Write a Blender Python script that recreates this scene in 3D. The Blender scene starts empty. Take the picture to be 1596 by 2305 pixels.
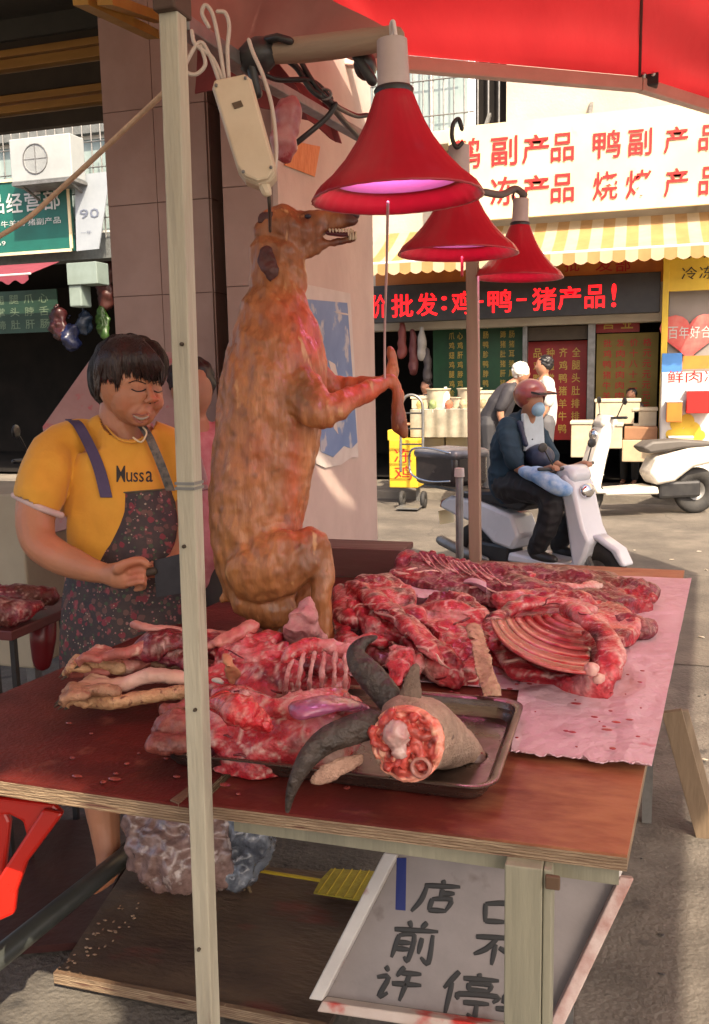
import bpy, math, random
import numpy as np
from mathutils import Vector, Matrix, noise
random.seed(7)
SC = bpy.context.scene
COL = SC.collection
# ---------------------------------------------------------------- camera
FPX = 2020.0; HC = 1.45
def _rx(a): return Matrix.Rotation(a, 3, 'X')
def _rz(a): return Matrix.Rotation(a, 3, 'Z')
MR = _rz(math.radians(17.3)) @ _rx(math.pi/2-math.radians(8.5)) @ _rz(math.radians(-1.15))
CAMP = Vector((0, 0, HC))
cd = bpy.data.cameras.new('camera'); cam = bpy.data.objects.new('camera', cd); COL.objects.link(cam)
cam.matrix_world = Matrix.Translation(CAMP) @ MR.to_4x4()
cd.sensor_fit = 'HORIZONTAL'; cd.sensor_width = 36; cd.lens = 36*FPX/1596
cd.clip_start = 0.05; cd.clip_end = 600
SC.camera = cam
# ---------------------------------------------------------------- light
SUND = Vector((0.42, -0.52, 0.74)).normalized()
w = bpy.data.worlds.new("World"); SC.world = w; w.use_nodes = True
wt = w.node_tree; bg = wt.nodes['Background']
sk = wt.nodes.new('ShaderNodeTexSky'); sk.sky_type = 'NISHITA'; sk.sun_disc = False
sk.sun_elevation = math.asin(SUND.z); sk.sun_rotation = math.atan2(SUND.x, SUND.y)
sk.dust_density = 5.0; sk.air_density = .8; sk.ozone_density = .3
wt.links.new(sk.outputs[0], bg.inputs[0]); bg.inputs[1].default_value = 0.15
sd = bpy.data.lights.new('sun', 'SUN'); so = bpy.data.objects.new('sun', sd); COL.objects.link(so)
sd.energy = 3.8; sd.angle = math.radians(0.6); sd.color = (1.0, .90, .72)
so.rotation_euler = SUND.to_track_quat('Z', 'Y').to_euler(); so.location = SUND*20
vs = SC.view_settings; vs.view_transform = 'Standard'; vs.look = 'None'; vs.exposure = 1.2; vs.gamma = 1; vs.use_curve_mapping = False
try:
    vs.use_white_balance = True; vs.white_balance_temperature = 7100; vs.white_balance_tint = 14
except Exception: pass
SC.cycles.max_bounces = 7; SC.cycles.diffuse_bounces = 4; SC.cycles.glossy_bounces = 3; SC.cycles.transmission_bounces = 4
SC.cycles.use_denoising = True
try: SC.cycles.sample_clamp_indirect = 6
except Exception: pass
# ---------------------------------------------------------------- unproject
def ray(u, v): return MR @ Vector(((u-798)/FPX, -(v-1152.5)/FPX, -1))
def U(u, v, X=None, Y=None, Z=None, D=None):
    d = ray(u, v)
    if X is not None: t = X/d.x
    elif Y is not None: t = Y/d.y
    elif Z is not None: t = (Z-HC)/d.z
    else: t = D
    return CAMP + d*t
def depth(p): return -(MR.transposed() @ (Vector(p)-CAMP)).z
CR = MR @ Vector((1, 0, 0)); CU = MR @ Vector((0, 1, 0)); CF = MR @ Vector((0, 0, -1))
# ---------------------------------------------------------------- materials
def rgb(r, g=None, b=None):
    if g is None: r, g, b = [int(r[i:i+2], 16) for i in (0, 2, 4)]
    f = lambda c: ((c/255+.055)/1.055)**2.4 if c/255 > .04045 else c/255/12.92
    return (f(r), f(g), f(b), 1)
def c4(c): return rgb(c) if isinstance(c, str) else (tuple(c)+(1,) if len(c) == 3 else tuple(c))
def mat(name, c1, c2=None, scale=8, rough=.6, bump=0.0, bscale=None, stretch=(1, 1, 1), metal=0, spots=None, sscale=20, sth=.6,
        coat=0, trans=0, sheen=0, ramp=(.35, .65), attr=False, emit=None, estr=0, detail=6, wave=None, alpha=None, rvar=.12, spec=.5, sss=0, subtle=.0):
    m = bpy.data.materials.new(name); m.use_nodes = True; nt = m.node_tree; N = nt.nodes; L = nt.links
    b = N['Principled BSDF']; tc = N.new('ShaderNodeTexCoord'); mp = N.new('ShaderNodeMapping')
    L.new(tc.outputs['Object'], mp.inputs[0]); mp.inputs['Scale'].default_value = stretch
    nz = N.new('ShaderNodeTexNoise'); nz.inputs['Scale'].default_value = scale; nz.inputs['Detail'].default_value = detail
    nz.inputs['Roughness'].default_value = .6; L.new(mp.outputs[0], nz.inputs[0])
    cr = N.new('ShaderNodeMapRange'); cr.inputs[1].default_value = ramp[0]; cr.inputs[2].default_value = ramp[1]
    L.new(nz.outputs[0], cr.inputs[0])
    mx = N.new('ShaderNodeMix'); mx.data_type = 'RGBA'
    c1 = c4(c1); c2 = c4(c2) if c2 else tuple(x*.82 for x in c1[:3])+(1,)
    mx.inputs[6].default_value = c1; mx.inputs[7].default_value = c2; L.new(cr.outputs[0], mx.inputs[0])
    out = mx.outputs[2]
    if attr:
        at = N.new('ShaderNodeAttribute'); at.attribute_name = 'Col'
        ml = N.new('ShaderNodeMix'); ml.data_type = 'RGBA'; ml.blend_type = 'MULTIPLY'; ml.inputs[0].default_value = 1
        L.new(out, ml.inputs[6]); L.new(at.outputs['Color'], ml.inputs[7]); out = ml.outputs[2]
    if spots:
        n2 = N.new('ShaderNodeTexNoise'); n2.inputs['Scale'].default_value = sscale; n2.inputs['Detail'].default_value = 5
        L.new(mp.outputs[0], n2.inputs[0])
        r2 = N.new('ShaderNodeMapRange'); r2.inputs[1].default_value = sth; r2.inputs[2].default_value = sth+.08
        L.new(n2.outputs[0], r2.inputs[0])
        m2 = N.new('ShaderNodeMix'); m2.data_type = 'RGBA'; L.new(r2.outputs[0], m2.inputs[0]); L.new(out, m2.inputs[6])
        m2.inputs[7].default_value = c4(spots); out = m2.outputs[2]
    if wave:   # (colour, scale, axis, threshold)
        wv = N.new('ShaderNodeTexWave'); wv.bands_direction = wave[2]; wv.inputs['Scale'].default_value = wave[1]
        wv.inputs['Distortion'].default_value = wave[4] if len(wave) > 4 else 0
        L.new(tc.outputs['Object'], wv.inputs[0])
        r3 = N.new('ShaderNodeMapRange'); r3.inputs[1].default_value = wave[3]; r3.inputs[2].default_value = wave[3]+.06
        L.new(wv.outputs[1], r3.inputs[0])
        m3 = N.new('ShaderNodeMix'); m3.data_type = 'RGBA'; L.new(r3.outputs[0], m3.inputs[0]); L.new(out, m3.inputs[6])
        m3.inputs[7].default_value = c4(wave[0]); out = m3.outputs[2]
    L.new(out, b.inputs['Base Color'])
    rr = N.new('ShaderNodeMapRange'); rr.inputs[3].default_value = max(.03, rough-rvar); rr.inputs[4].default_value = min(1, rough+rvar)
    L.new(nz.outputs[0], rr.inputs[0]); L.new(rr.outputs[0], b.inputs['Roughness'])
    b.inputs['Metallic'].default_value = metal; b.inputs['Coat Weight'].default_value = coat; b.inputs['Coat Roughness'].default_value = .15
    b.inputs['Specular IOR Level'].default_value = spec
    if sheen: b.inputs['Sheen Weight'].default_value = sheen
    if sss:
        b.inputs['Subsurface Weight'].default_value = sss; b.inputs['Subsurface Radius'].default_value = (.01, .004, .002); b.inputs['Subsurface Scale'].default_value = .6
    if bump:
        nb = N.new('ShaderNodeTexNoise'); nb.inputs['Scale'].default_value = bscale or scale*3; nb.inputs['Detail'].default_value = 6
        L.new(mp.outputs[0], nb.inputs[0])
        bp = N.new('ShaderNodeBump'); bp.inputs['Strength'].default_value = bump; bp.inputs['Distance'].default_value = .02
        L.new(nb.outputs[0], bp.inputs['Height']); L.new(bp.outputs[0], b.inputs['Normal'])
    if emit: b.inputs['Emission Color'].default_value = c4(emit); b.inputs['Emission Strength'].default_value = estr
    if trans:
        o = N['Material Output']; tb = N.new('ShaderNodeBsdfTranslucent'); L.new(out, tb.inputs[0])
        ms = N.new('ShaderNodeMixShader'); ms.inputs[0].default_value = trans; L.new(b.outputs[0], ms.inputs[1]); L.new(tb.outputs[0], ms.inputs[2])
        L.new(ms.outputs[0], o.inputs[0])
    if alpha is not None: b.inputs['Alpha'].default_value = alpha
    return m
# ---------------------------------------------------------------- geometry container (world coordinates)
class G:
    def __init__(s): s.v = []; s.f = []; s.c = []
    def add(s, vs_, fs, col=None):
        n = len(s.v); s.v += [Vector(p) for p in vs_]; s.f += [tuple(i+n for i in f) for f in fs]
        s.c += [col or (1, 1, 1)]*len(vs_); return s
    def box(s, a, b, col=None):
        x0, x1 = sorted((a[0], b[0])); y0, y1 = sorted((a[1], b[1])); z0, z1 = sorted((a[2], b[2]))
        p = [(x0, y0, z0), (x1, y0, z0), (x1, y1, z0), (x0, y1, z0), (x0, y0, z1), (x1, y0, z1), (x1, y1, z1), (x0, y1, z1)]
        return s.add(p, [(0, 3, 2, 1), (4, 5, 6, 7), (0, 1, 5, 4), (1, 2, 6, 5), (2, 3, 7, 6), (3, 0, 4, 7)], col)
    def obox(s, o, ax, ay, az, col=None):      # origin corner + three edge vectors
        o, ax, ay, az = map(Vector, (o, ax, ay, az))
        p = [o, o+ax, o+ax+ay, o+ay, o+az, o+ax+az, o+ax+ay+az, o+ay+az]
        return s.add(p, [(0, 3, 2, 1), (4, 5, 6, 7), (0, 1, 5, 4), (1, 2, 6, 5), (2, 3, 7, 6), (3, 0, 4, 7)], col)
    def bar(s, a, b, w_, h_=None, up=(0, 0, 1), col=None):
        a, b = Vector(a), Vector(b); d = b-a; h_ = h_ or w_
        x = d.cross(Vector(up));
        if x.length < 1e-5: x = d.cross(Vector((0, 1, 0)))
        x.normalize(); y = x.cross(d).normalized()
        return s.obox(a-x*w_/2-y*h_/2, x*w_, y*h_, d, col)
    def quad(s, a, b, c, d, col=None): return s.add([a, b, c, d], [(0, 1, 2, 3)], col)
    def plate(s, pts, off, col=None):          # polygon extruded by off, closed
        n = len(pts); off = Vector(off); P_ = [Vector(p) for p in pts]
        return s.add(P_+[p+off for p in P_], [tuple(range(n))[::-1], tuple(range(n, 2*n))]+[(i, (i+1) % n, (i+1) % n+n, i+n) for i in range(n)], col)
    def tube(s, pts, r, n=8, up=None, asp=1.0, cap=True, cols=None):
        P_ = [Vector(p) for p in pts]; m = len(P_)
        R = list(r) if hasattr(r, '__len__') else [r]*m
        A = list(asp) if hasattr(asp, '__len__') else [asp]*m
        t0 = (P_[1]-P_[0]).normalized()
        ref = Vector(up) if up is not None else (Vector((0, 0, 1)) if abs(t0.z) < .9 else Vector((1, 0, 0)))
        rings = []; prev = None
        for i in range(m):
            t = (P_[min(i+1, m-1)]-P_[max(i-1, 0)])
            if t.length < 1e-9: t = t0
            t.normalize()
            if up is not None or prev is None:
                e2 = (ref-t*ref.dot(t))
                if e2.length < 1e-4: e2 = Vector((.3, .9, .1))
                e2.normalize()
            else:
                e2 = prev-t*prev.dot(t); e2.normalize()
            prev = e2; e1 = t.cross(e2)
            rings.append((P_[i], e1, e2, t, R[i], A[i]))
        vs_ = []; fs = []; cs = []
        caps = []
        if cap:
            seq = []
            p, e1, e2, t, rr, a = rings[0]
            for k in (.95, .7): seq.append((p-t*rr*k*min(1, a), e1, e2, rr*math.sqrt(1-k*k), a, 0))
            for i, q in enumerate(rings): seq.append((q[0], q[1], q[2], q[4], q[5], i))
            p, e1, e2, t, rr, a = rings[-1]
            for k in (.7, .95): seq.append((p+t*rr*k*min(1, a), e1, e2, rr*math.sqrt(1-k*k), a, m-1))
        else: seq = [(q[0], q[1], q[2], q[4], q[5], i) for i, q in enumerate(rings)]
        for (p, e1, e2, rr, a, i) in seq:
            for k in range(n):
                an = 2*math.pi*k/n
                vs_.append(p+e1*math.cos(an)*rr+e2*math.sin(an)*rr*a); cs.append(cols[i] if cols else (1, 1, 1))
        q = len(seq)
        for j in range(q-1):
            for k in range(n):
                fs.append((j*n+k, j*n+(k+1) % n, (j+1)*n+(k+1) % n, (j+1)*n+k))
        fs.append(tuple(range(n))[::-1]); fs.append(tuple(range((q-1)*n, q*n)))
        nn = len(s.v); s.v += vs_; s.f += [tuple(i+nn for i in f) for f in fs]; s.c += cs
        return s
    def ell(s, c, r, n=14, m=9, rot=None, col=None):
        c = Vector(c); vs_ = []; fs = []
        for j in range(m+1):
            th = math.pi*j/m
            for k in range(n):
                ph = 2*math.pi*k/n
                q = Vector((r[0]*math.sin(th)*math.cos(ph), r[1]*math.sin(th)*math.sin(ph), r[2]*math.cos(th)))
                if rot is not None: q = rot @ q
                vs_.append(c+q)
        for j in range(m):
            for k in range(n): fs.append((j*n+k, (j+1)*n+k, (j+1)*n+(k+1) % n, j*n+(k+1) % n))
        return s.add(vs_, fs, col)
    def lathe(s, prof, c=(0, 0, 0), n=28, rot=None, closed=False, col=None):
        c = Vector(c); vs_ = []; fs = []
        for (r, z) in prof:
            for k in range(n):
                an = 2*math.pi*k/n; q = Vector((r*math.cos(an), r*math.sin(an), z))
                if rot is not None: q = rot @ q
                vs_.append(c+q)
        m = len(prof)
        for j in range(m-1 if not closed else m):
            for k in range(n): fs.append((j*n+k, j*n+(k+1) % n, ((j+1) % m)*n+(k+1) % n, ((j+1) % m)*n+k))
        return s.add(vs_, fs, col)
    def grid(s, fn, nu, nv, col=None):
        vs_ = [fn(i/nu, j/nv) for j in range(nv+1) for i in range(nu+1)]
        return s.add(vs_, [(j*(nu+1)+i, j*(nu+1)+i+1, (j+1)*(nu+1)+i+1, (j+1)*(nu+1)+i) for j in range(nv) for i in range(nu)], col)
    def sheet(s, fn, nu, nv, th):              # grid with thickness along its normal
        P_ = [[Vector(fn(i/nu, j/nv)) for i in range(nu+1)] for j in range(nv+1)]; vs_ = []; bk = []
        for j in range(nv+1):
            for i in range(nu+1):
                du = P_[j][min(i+1, nu)]-P_[j][max(i-1, 0)]; dv = P_[min(j+1, nv)][i]-P_[max(j-1, 0)][i]
                nrm = du.cross(dv); nrm = nrm.normalized() if nrm.length > 1e-12 else Vector((0, 0, 1))
                vs_.append(P_[j][i]); bk.append(P_[j][i]-nrm*th)
        W = nu+1; K = W*(nv+1); fs = []
        for j in range(nv):
            for i in range(nu):
                a, b, c, d = j*W+i, j*W+i+1, (j+1)*W+i+1, (j+1)*W+i
                fs += [(a, b, c, d), (K+d, K+c, K+b, K+a)]
        bd = [i for i in range(W)]+[j*W+nu for j in range(1, nv+1)]+[nv*W+i for i in range(nu-1, -1, -1)]+[j*W for j in range(nv-1, 0, -1)]
        for q in range(len(bd)):
            a, b = bd[q], bd[(q+1) % len(bd)]; fs.append((a, K+a, K+b, b))
        return s.add(vs_+bk, fs)
def wloc(o):
    p = Vector((0, 0, 0))
    while o is not None: p += o.location; o = o.parent
    return p
SHARED = {}
def obj(name, g, m, parent=None, smooth=False, bevel=0, label=None, kind=None, sharp=None, loc=None):
    me = bpy.data.meshes.new(name)
    off = wloc(parent) if parent is not None else Vector((0, 0, 0))
    if loc is not None: off = Vector(loc)
    me.from_pydata([tuple(p-off) for p in g.v], [], g.f)
    if any(c != (1, 1, 1) for c in g.c):
        a = me.color_attributes.new('Col', 'FLOAT_COLOR', 'POINT')
        a.data.foreach_set('color', [x for c in g.c for x in (c[0], c[1], c[2], 1)])
    else:
        if m and any(n.type == 'ATTRIBUTE' for n in m.node_tree.nodes):
            a = me.color_attributes.new('Col', 'FLOAT_COLOR', 'POINT'); a.data.foreach_set('color', [1.0]*4*len(g.v))
    if m: me.materials.append(m)
    if smooth:
        me.polygons.foreach_set('use_smooth', [True]*len(me.polygons))
    me.validate(); me.update()
    if smooth == 'auto':
        try: me.set_sharp_from_angle(angle=math.radians(38))
        except Exception: pass
    o = bpy.data.objects.new(name, me); COL.objects.link(o)
    if parent is not None: o.parent = parent
    if loc is not None and parent is None: o.location = Vector(loc)
    if bevel:
        bv = o.modifiers.new('bevel', 'BEVEL'); bv.width = bevel; bv.segments = 2; bv.limit_method = 'ANGLE'; bv.angle_limit = math.radians(40)
    if label: o['label'] = label
    if kind: o['kind'] = kind
    return o
def thing(name, label, cat, loc=(0, 0, 0), group=None):
    o = bpy.data.objects.new(name, None); o.empty_display_size = .1; COL.objects.link(o); o.location = Vector(loc)
    o['label'] = label; o['category'] = cat
    if group: o['group'] = group
    return o
def tag(o, label, cat, group=None):
    o['label'] = label; o['category'] = cat
    if group: o['group'] = group
    return o
def struct(name, g, m, **k):
    o = obj(name, g, m, **k); o['kind'] = 'structure'; return o
def dup(root, loc, label=None, rz=None, scale=None):
    r = root.copy(); COL.objects.link(r); r.location = Vector(loc)
    if rz is not None: r.rotation_euler = (0, 0, rz)
    if scale: r.scale = (scale,)*3
    if label: r['label'] = label
    for ch in list(root.children):
        c = ch.copy(); COL.objects.link(c); c.parent = r
        for g_ in ch.children:
            d = g_.copy(); COL.objects.link(d); d.parent = c
    return r
# ---------------------------------------------------------------- organic: union of closed pieces -> one voxel skin
def organic(g, voxel=.006, smooth=4, disp=None, colf=None):
    me = bpy.data.meshes.new('tmp'); me.from_pydata([tuple(p) for p in g.v], [], g.f); me.update()
    o = bpy.data.objects.new('tmp', me); COL.objects.link(o)
    r = o.modifiers.new('r', 'REMESH'); r.mode = 'VOXEL'; r.voxel_size = voxel; r.adaptivity = 0
    if smooth:
        s = o.modifiers.new('s', 'SMOOTH'); s.factor = .5; s.iterations = smooth
    dg = bpy.context.evaluated_depsgraph_get(); dg.update()
    m2 = bpy.data.meshes.new_from_object(o.evaluated_get(dg))
    n = len(m2.vertices); co = np.empty(n*3, 'f'); m2.vertices.foreach_get('co', co); co = co.reshape(-1, 3)
    no = np.empty(n*3, 'f'); m2.vertices.foreach_get('normal', no); no = no.reshape(-1, 3)
    out = G(); out.f = [tuple(p.vertices) for p in m2.polygons]
    V_ = [Vector(c) for c in co.tolist()]
    if disp: V_ = [p+Vector(q)*disp(p) for p, q in zip(V_, no.tolist())]
    out.v = V_; out.c = [colf(p) for p in V_] if colf else [(1, 1, 1)]*n
    bpy.data.objects.remove(o); bpy.data.meshes.remove(me); bpy.data.meshes.remove(m2)
    return out
def chain(g, pts, n=12, cols=None, up=None):
    """pts: (u, v, D, r_px, depth_aspect) in photo pixels at camera depth D -> tube with that silhouette"""
    P_ = [U(p[0], p[1], D=p[2]) for p in pts]; R = [p[3]*p[2]/FPX for p in pts]; A = [p[4] if len(p) > 4 else 1 for p in pts]
    # resample smooth
    Q, RR, AA = [], [], []
    m = len(P_)
    for i in range(m-1):
        p0, p1, p2, p3 = P_[max(i-1, 0)], P_[i], P_[i+1], P_[min(i+2, m-1)]
        for k in range(4):
            t = k/4; t2, t3 = t*t, t*t*t
            Q.append(.5*((2*p1)+(p2-p0)*t+(2*p0-5*p1+4*p2-p3)*t2+(3*p1-p0-3*p2+p3)*t3))
            RR.append(R[i]*(1-t)+R[i+1]*t); AA.append(A[i]*(1-t)+A[i+1]*t)
    Q.append(P_[-1]); RR.append(R[-1]); AA.append(A[-1])
    g.tube(Q, RR, n, up=CF, asp=AA); return g
def spline(P_, k=6):
    P_ = [Vector(p) for p in P_]; Q = []; m = len(P_)
    for i in range(m-1):
        p0, p1, p2, p3 = P_[max(i-1, 0)], P_[i], P_[i+1], P_[min(i+2, m-1)]
        for j in range(k):
            t = j/k; t2, t3 = t*t, t*t*t
            Q.append(.5*((2*p1)+(p2-p0)*t+(2*p0-5*p1+4*p2-p3)*t2+(3*p1-p0-3*p2+p3)*t3))
    Q.append(P_[-1]); return Q
# ---------------------------------------------------------------- lettering
_tc = {}
def textg(s, size=1.0, bold=.0, ext=.004):
    """text mesh in local XY, normalised so its box is (0..w, 0..1)"""
    key = (s, bold)
    if key not in _tc:
        cu = bpy.data.curves.new('t', 'FONT'); cu.body = s; cu.size = 1; cu.offset = bold; cu.resolution_u = 2
        o = bpy.data.objects.new('t', cu); COL.objects.link(o)
        dg = bpy.context.evaluated_depsgraph_get(); dg.update()
        m = bpy.data.meshes.new_from_object(o.evaluated_get(dg))
        _tc[key] = ([v.co.copy() for v in m.vertices], [tuple(p.vertices) for p in m.polygons])
        bpy.data.objects.remove(o); bpy.data.meshes.remove(m)
    return _tc[key]
def put_text(g, s, o, ax, ay, bold=.0, fill=True):
    """fit the text's ink box to the parallelogram origin o, edges ax (width), ay (height)"""
    V_, F_ = textg(s, bold=bold)
    if not V_: return
    x0 = min(v.x for v in V_); x1 = max(v.x for v in V_); y0 = min(v.y for v in V_); y1 = max(v.y for v in V_)
    o, ax, ay = Vector(o), Vector(ax), Vector(ay)
    g.add([o+ax*((v.x-x0)/(x1-x0))+ay*((v.y-y0)/(y1-y0)) for v in V_], F_)
def letters(parent, s, o, ax, ay, m, bold=.0, gap=.12, fn=None):
    o, ax, ay = Vector(o), Vector(ax), Vector(ay); n = len(s)
    for i, ch in enumerate(s):
        if ch == ' ': continue
        g = G(); put_text(g, ch, o+ax*((i+gap/2)/n), ax*((1-gap)/n), ay, bold=bold)
        if fn: g.v = [fn(p) for p in g.v]
        obj('character', g, m, parent)
from mathutils.bvhtree import BVHTree
def bvh(g): return BVHTree.FromPolygons([tuple(p) for p in g.v], g.f)
def onto(tree, u, v, off=.002, fb=2.5):
    d = ray(u, v).normalized(); h = tree.ray_cast(CAMP, d)
    return h[0]-d*off if h[0] is not None else CAMP+ray(u, v)*fb
# facade helpers: rectangle in the photo at street depth Y -> X / Z range
def fr(u0, v0, u1, v1, Y):
    um, vm = (u0+u1)/2, (v0+v1)/2
    return U(u0, vm, Y=Y).x, U(u1, vm, Y=Y).x, U(um, v1, Y=Y).z, U(um, v0, Y=Y).z   # x0,x1,z0,z1
def fbox(g, u0, v0, u1, v1, Y, dy, col=None):
    x0, x1, z0, z1 = fr(u0, v0, u1, v1, Y); return g.box((x0, Y, z0), (x1, Y+dy, z1), col)
# ================================================================ materials of the setting
M = {}
M['concrete'] = mat('street_concrete', (.155, .14, .12), (.075, .067, .058), 4.5, .85, .5, 60, spots=(.055, .05, .045), sscale=9, sth=.62, detail=12)
M['asphalt'] = mat('road_surface', (.155, .135, .11), (.095, .083, .07), 2.2, .85, .3, 60)
M['pave'] = mat('pavement', (.20, .175, .14), (.13, .115, .095), 3, .8, .3, 30)
M['tile'] = mat('pink_wall_tile', (.41, .28, .24), (.34, .225, .19), 3.5, .55, .12, 20)
M['tile2'] = mat('pale_wall_plaster', (.56, .44, .39), (.48, .37, .33), 2.5, .6, .15, 18)
M['grout'] = mat('grout', (.22, .14, .12), None, 8, .9)
M['facade'] = mat('facade_render', (.52, .47, .39), (.42, .37, .30), 1.2, .85, .2, 30)
M['white'] = mat('white_paint', (.72, .71, .68), (.62, .61, .58), 3, .45, .05)
M['cream'] = mat('cream_board', (.78, .68, .44), (.66, .56, .35), 1.2, .5, spots=(.58, .47, .30), sscale=4, sth=.66)
M['redink'] = mat('red_lettering', (.52, .016, .014), (.42, .014, .012), 6, .5)
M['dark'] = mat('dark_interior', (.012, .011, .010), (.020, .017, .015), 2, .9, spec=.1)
M['black'] = mat('black_plastic', (.018, .018, .02), (.03, .03, .03), 9, .4)
M['rubber'] = mat('rubber', (.02, .02, .02), (.035, .033, .03), 9, .75, .1)
M['glassy'] = mat('window_glass', (.22, .30, .30), (.34, .42, .42), .9, .12, stretch=(6, 1, 1))
M['steel'] = mat('brushed_steel', (.26, .21, .18), (.16, .12, .10), 14, .28, .05, metal=.9, stretch=(1, 1, 6))
M['galv'] = mat('galvanised_pipe', (.27, .27, .26), (.18, .18, .175), 12, .42, .08, metal=.6)
M['chrome'] = mat('chrome', (.7, .7, .72), (.55, .55, .57), 5, .15, metal=1)
M['yellow'] = mat('yellow_plastic', (.72, .50, .05), (.62, .42, .04), 4, .45)
M['orange'] = mat('orange_paint', (.58, .20, .03), (.46, .15, .025), 4, .5)
M['green'] = mat('dark_green_sheet', (.008, .075, .028), (.005, .045, .018), 3, .45)
M['signgreen'] = mat('sea_green_sign', (.006, .12, .095), (.006, .09, .07), 2, .4)
M['whiteink'] = mat('white_lettering', (.55, .58, .56), None, 5, .5)
M['blackink'] = mat('black_ink', (.02, .02, .02), None, 5, .5)
M['goldink'] = mat('yellow_lettering', (.50, .34, .06), None, 5, .5)
M['redsheet'] = mat('red_sheet', (.30, .015, .015), (.22, .012, .012), 3, .4)
M['ledr'] = mat('lit_led_red', (.9, .02, .02), None, 5, .5, emit=(1, .006, .010), estr=1.5)
M['oldwood'] = mat('weathered_wood', (.20, .14, .09), (.11, .08, .05), 5, .7, .3, 30, stretch=(1, 1, .15))
M['slat'] = mat('varnished_slat', (.50, .25, .06), (.34, .16, .04), 4, .45, .1, stretch=(.3, 1, 2))
M['darkwood'] = mat('dark_soffit', (.06, .042, .025), (.04, .028, .018), 3, .7)
M['olive'] = mat('olive_tarpaulin', (.075, .07, .055), (.055, .05, .04), 2, .7, .2, 12)
M['canopy'] = mat('red_canopy_fabric', (.60, .030, .035), (.50, .022, .028), 2.5, .6, .3, 12, trans=.33, stretch=(1, .15, 1))
M['pinktarp'] = mat('dusty_pink_tarpaulin', (.50, .25, .22), (.40, .19, .17), 3, .6, .25, 9, trans=.2)
M['barpaint'] = mat('pink_painted_bar', (.70, .50, .44), (.60, .42, .36), 6, .5)
M['blue'] = mat('blue_paper', (.10, .19, .40), (.16, .26, .47), 5, .6, spots=(.42, .44, .48), sscale=9, sth=.58)
M['paper'] = mat('torn_white_paper', (.62, .58, .54), (.55, .5, .46), 9, .8)
YF = 11.5
def cast_u(u, v, Y): p = U(u, v, Y=Y); return p
# ---------------------------------------------------------------- ground, road, pavement
struct('ground', G().grid(lambda a, b: (-60+120*a, -40+110*b, 0), 24, 22), M['concrete'])
struct('road', G().add([(-60, 4.6, .004), (60, 4.6, .004), (60, 10.35, .004), (-60, 10.35, .004)], [(0, 1, 2, 3)]), M['asphalt'])
struct('pavement', G().box((-60, 10.35, -.05), (60, YF, .10)), M['pave'], bevel=.01)
struct('sky', G().grid(lambda a, b: (-90+180*a, 75, -1+60*b), 8, 4), mat('pale_sky_backdrop', (.7, .76, .82), (.66, .73, .8), .1, 1, emit=(.62, .74, .9), estr=.9))
for mm, sc_, wd_ in ((M['concrete'], 1.1, .006), (M['asphalt'], .7, .008)):     # fine cracks and patched stains
    nt = mm.node_tree; b_ = nt.nodes['Principled BSDF']; src = b_.inputs['Base Color'].links[0].from_socket
    tcn = nt.nodes.new('ShaderNodeTexCoord'); nz = nt.nodes.new('ShaderNodeTexNoise'); nz.inputs['Scale'].default_value = 3; nz.inputs['Detail'].default_value = 8; nt.links.new(tcn.outputs['Object'], nz.inputs[0])
    mxv = nt.nodes.new('ShaderNodeMix'); mxv.data_type = 'RGBA'; mxv.inputs[0].default_value = .18; nt.links.new(tcn.outputs['Object'], mxv.inputs[6]); nt.links.new(nz.outputs[1], mxv.inputs[7])
    vo = nt.nodes.new('ShaderNodeTexVoronoi'); vo.feature = 'DISTANCE_TO_EDGE'; vo.inputs['Scale'].default_value = sc_; nt.links.new(mxv.outputs[2], vo.inputs[0])
    mr = nt.nodes.new('ShaderNodeMapRange'); mr.inputs[1].default_value = 0; mr.inputs[2].default_value = wd_; mr.inputs[3].default_value = .6; mr.inputs[4].default_value = 0; nt.links.new(vo.outputs[0], mr.inputs[0])
    n3 = nt.nodes.new('ShaderNodeTexNoise'); n3.inputs['Scale'].default_value = 1.3; n3.inputs['Detail'].default_value = 9; n3.inputs['Roughness'].default_value = .7; nt.links.new(tcn.outputs['Object'], n3.inputs[0])
    m3 = nt.nodes.new('ShaderNodeMapRange'); m3.inputs[1].default_value = .42; m3.inputs[2].default_value = .62; m3.inputs[3].default_value = 0; m3.inputs[4].default_value = .55; nt.links.new(n3.outputs[0], m3.inputs[0])
    a_ = nt.nodes.new('ShaderNodeMath'); a_.operation = 'MAXIMUM'; nt.links.new(mr.outputs[0], a_.inputs[0]); nt.links.new(m3.outputs[0], a_.inputs[1])
    mx = nt.nodes.new('ShaderNodeMix'); mx.data_type = 'RGBA'; nt.links.new(a_.outputs[0], mx.inputs[0]); nt.links.new(src, mx.inputs[6]); mx.inputs[7].default_value = (.05, .043, .036, 1); nt.links.new(mx.outputs[2], b_.inputs['Base Color'])
# ---------------------------------------------------------------- building across the street
fb = thing('market_building', 'cream market building across the street with barred upper windows and open shop fronts', 'building', (0, YF, 0))
ZF = U(1200, 560, Y=YF).z
def ft(u, v, Y=YF): p = U(u, v, Y=Y); return p.x, p.z
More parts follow.
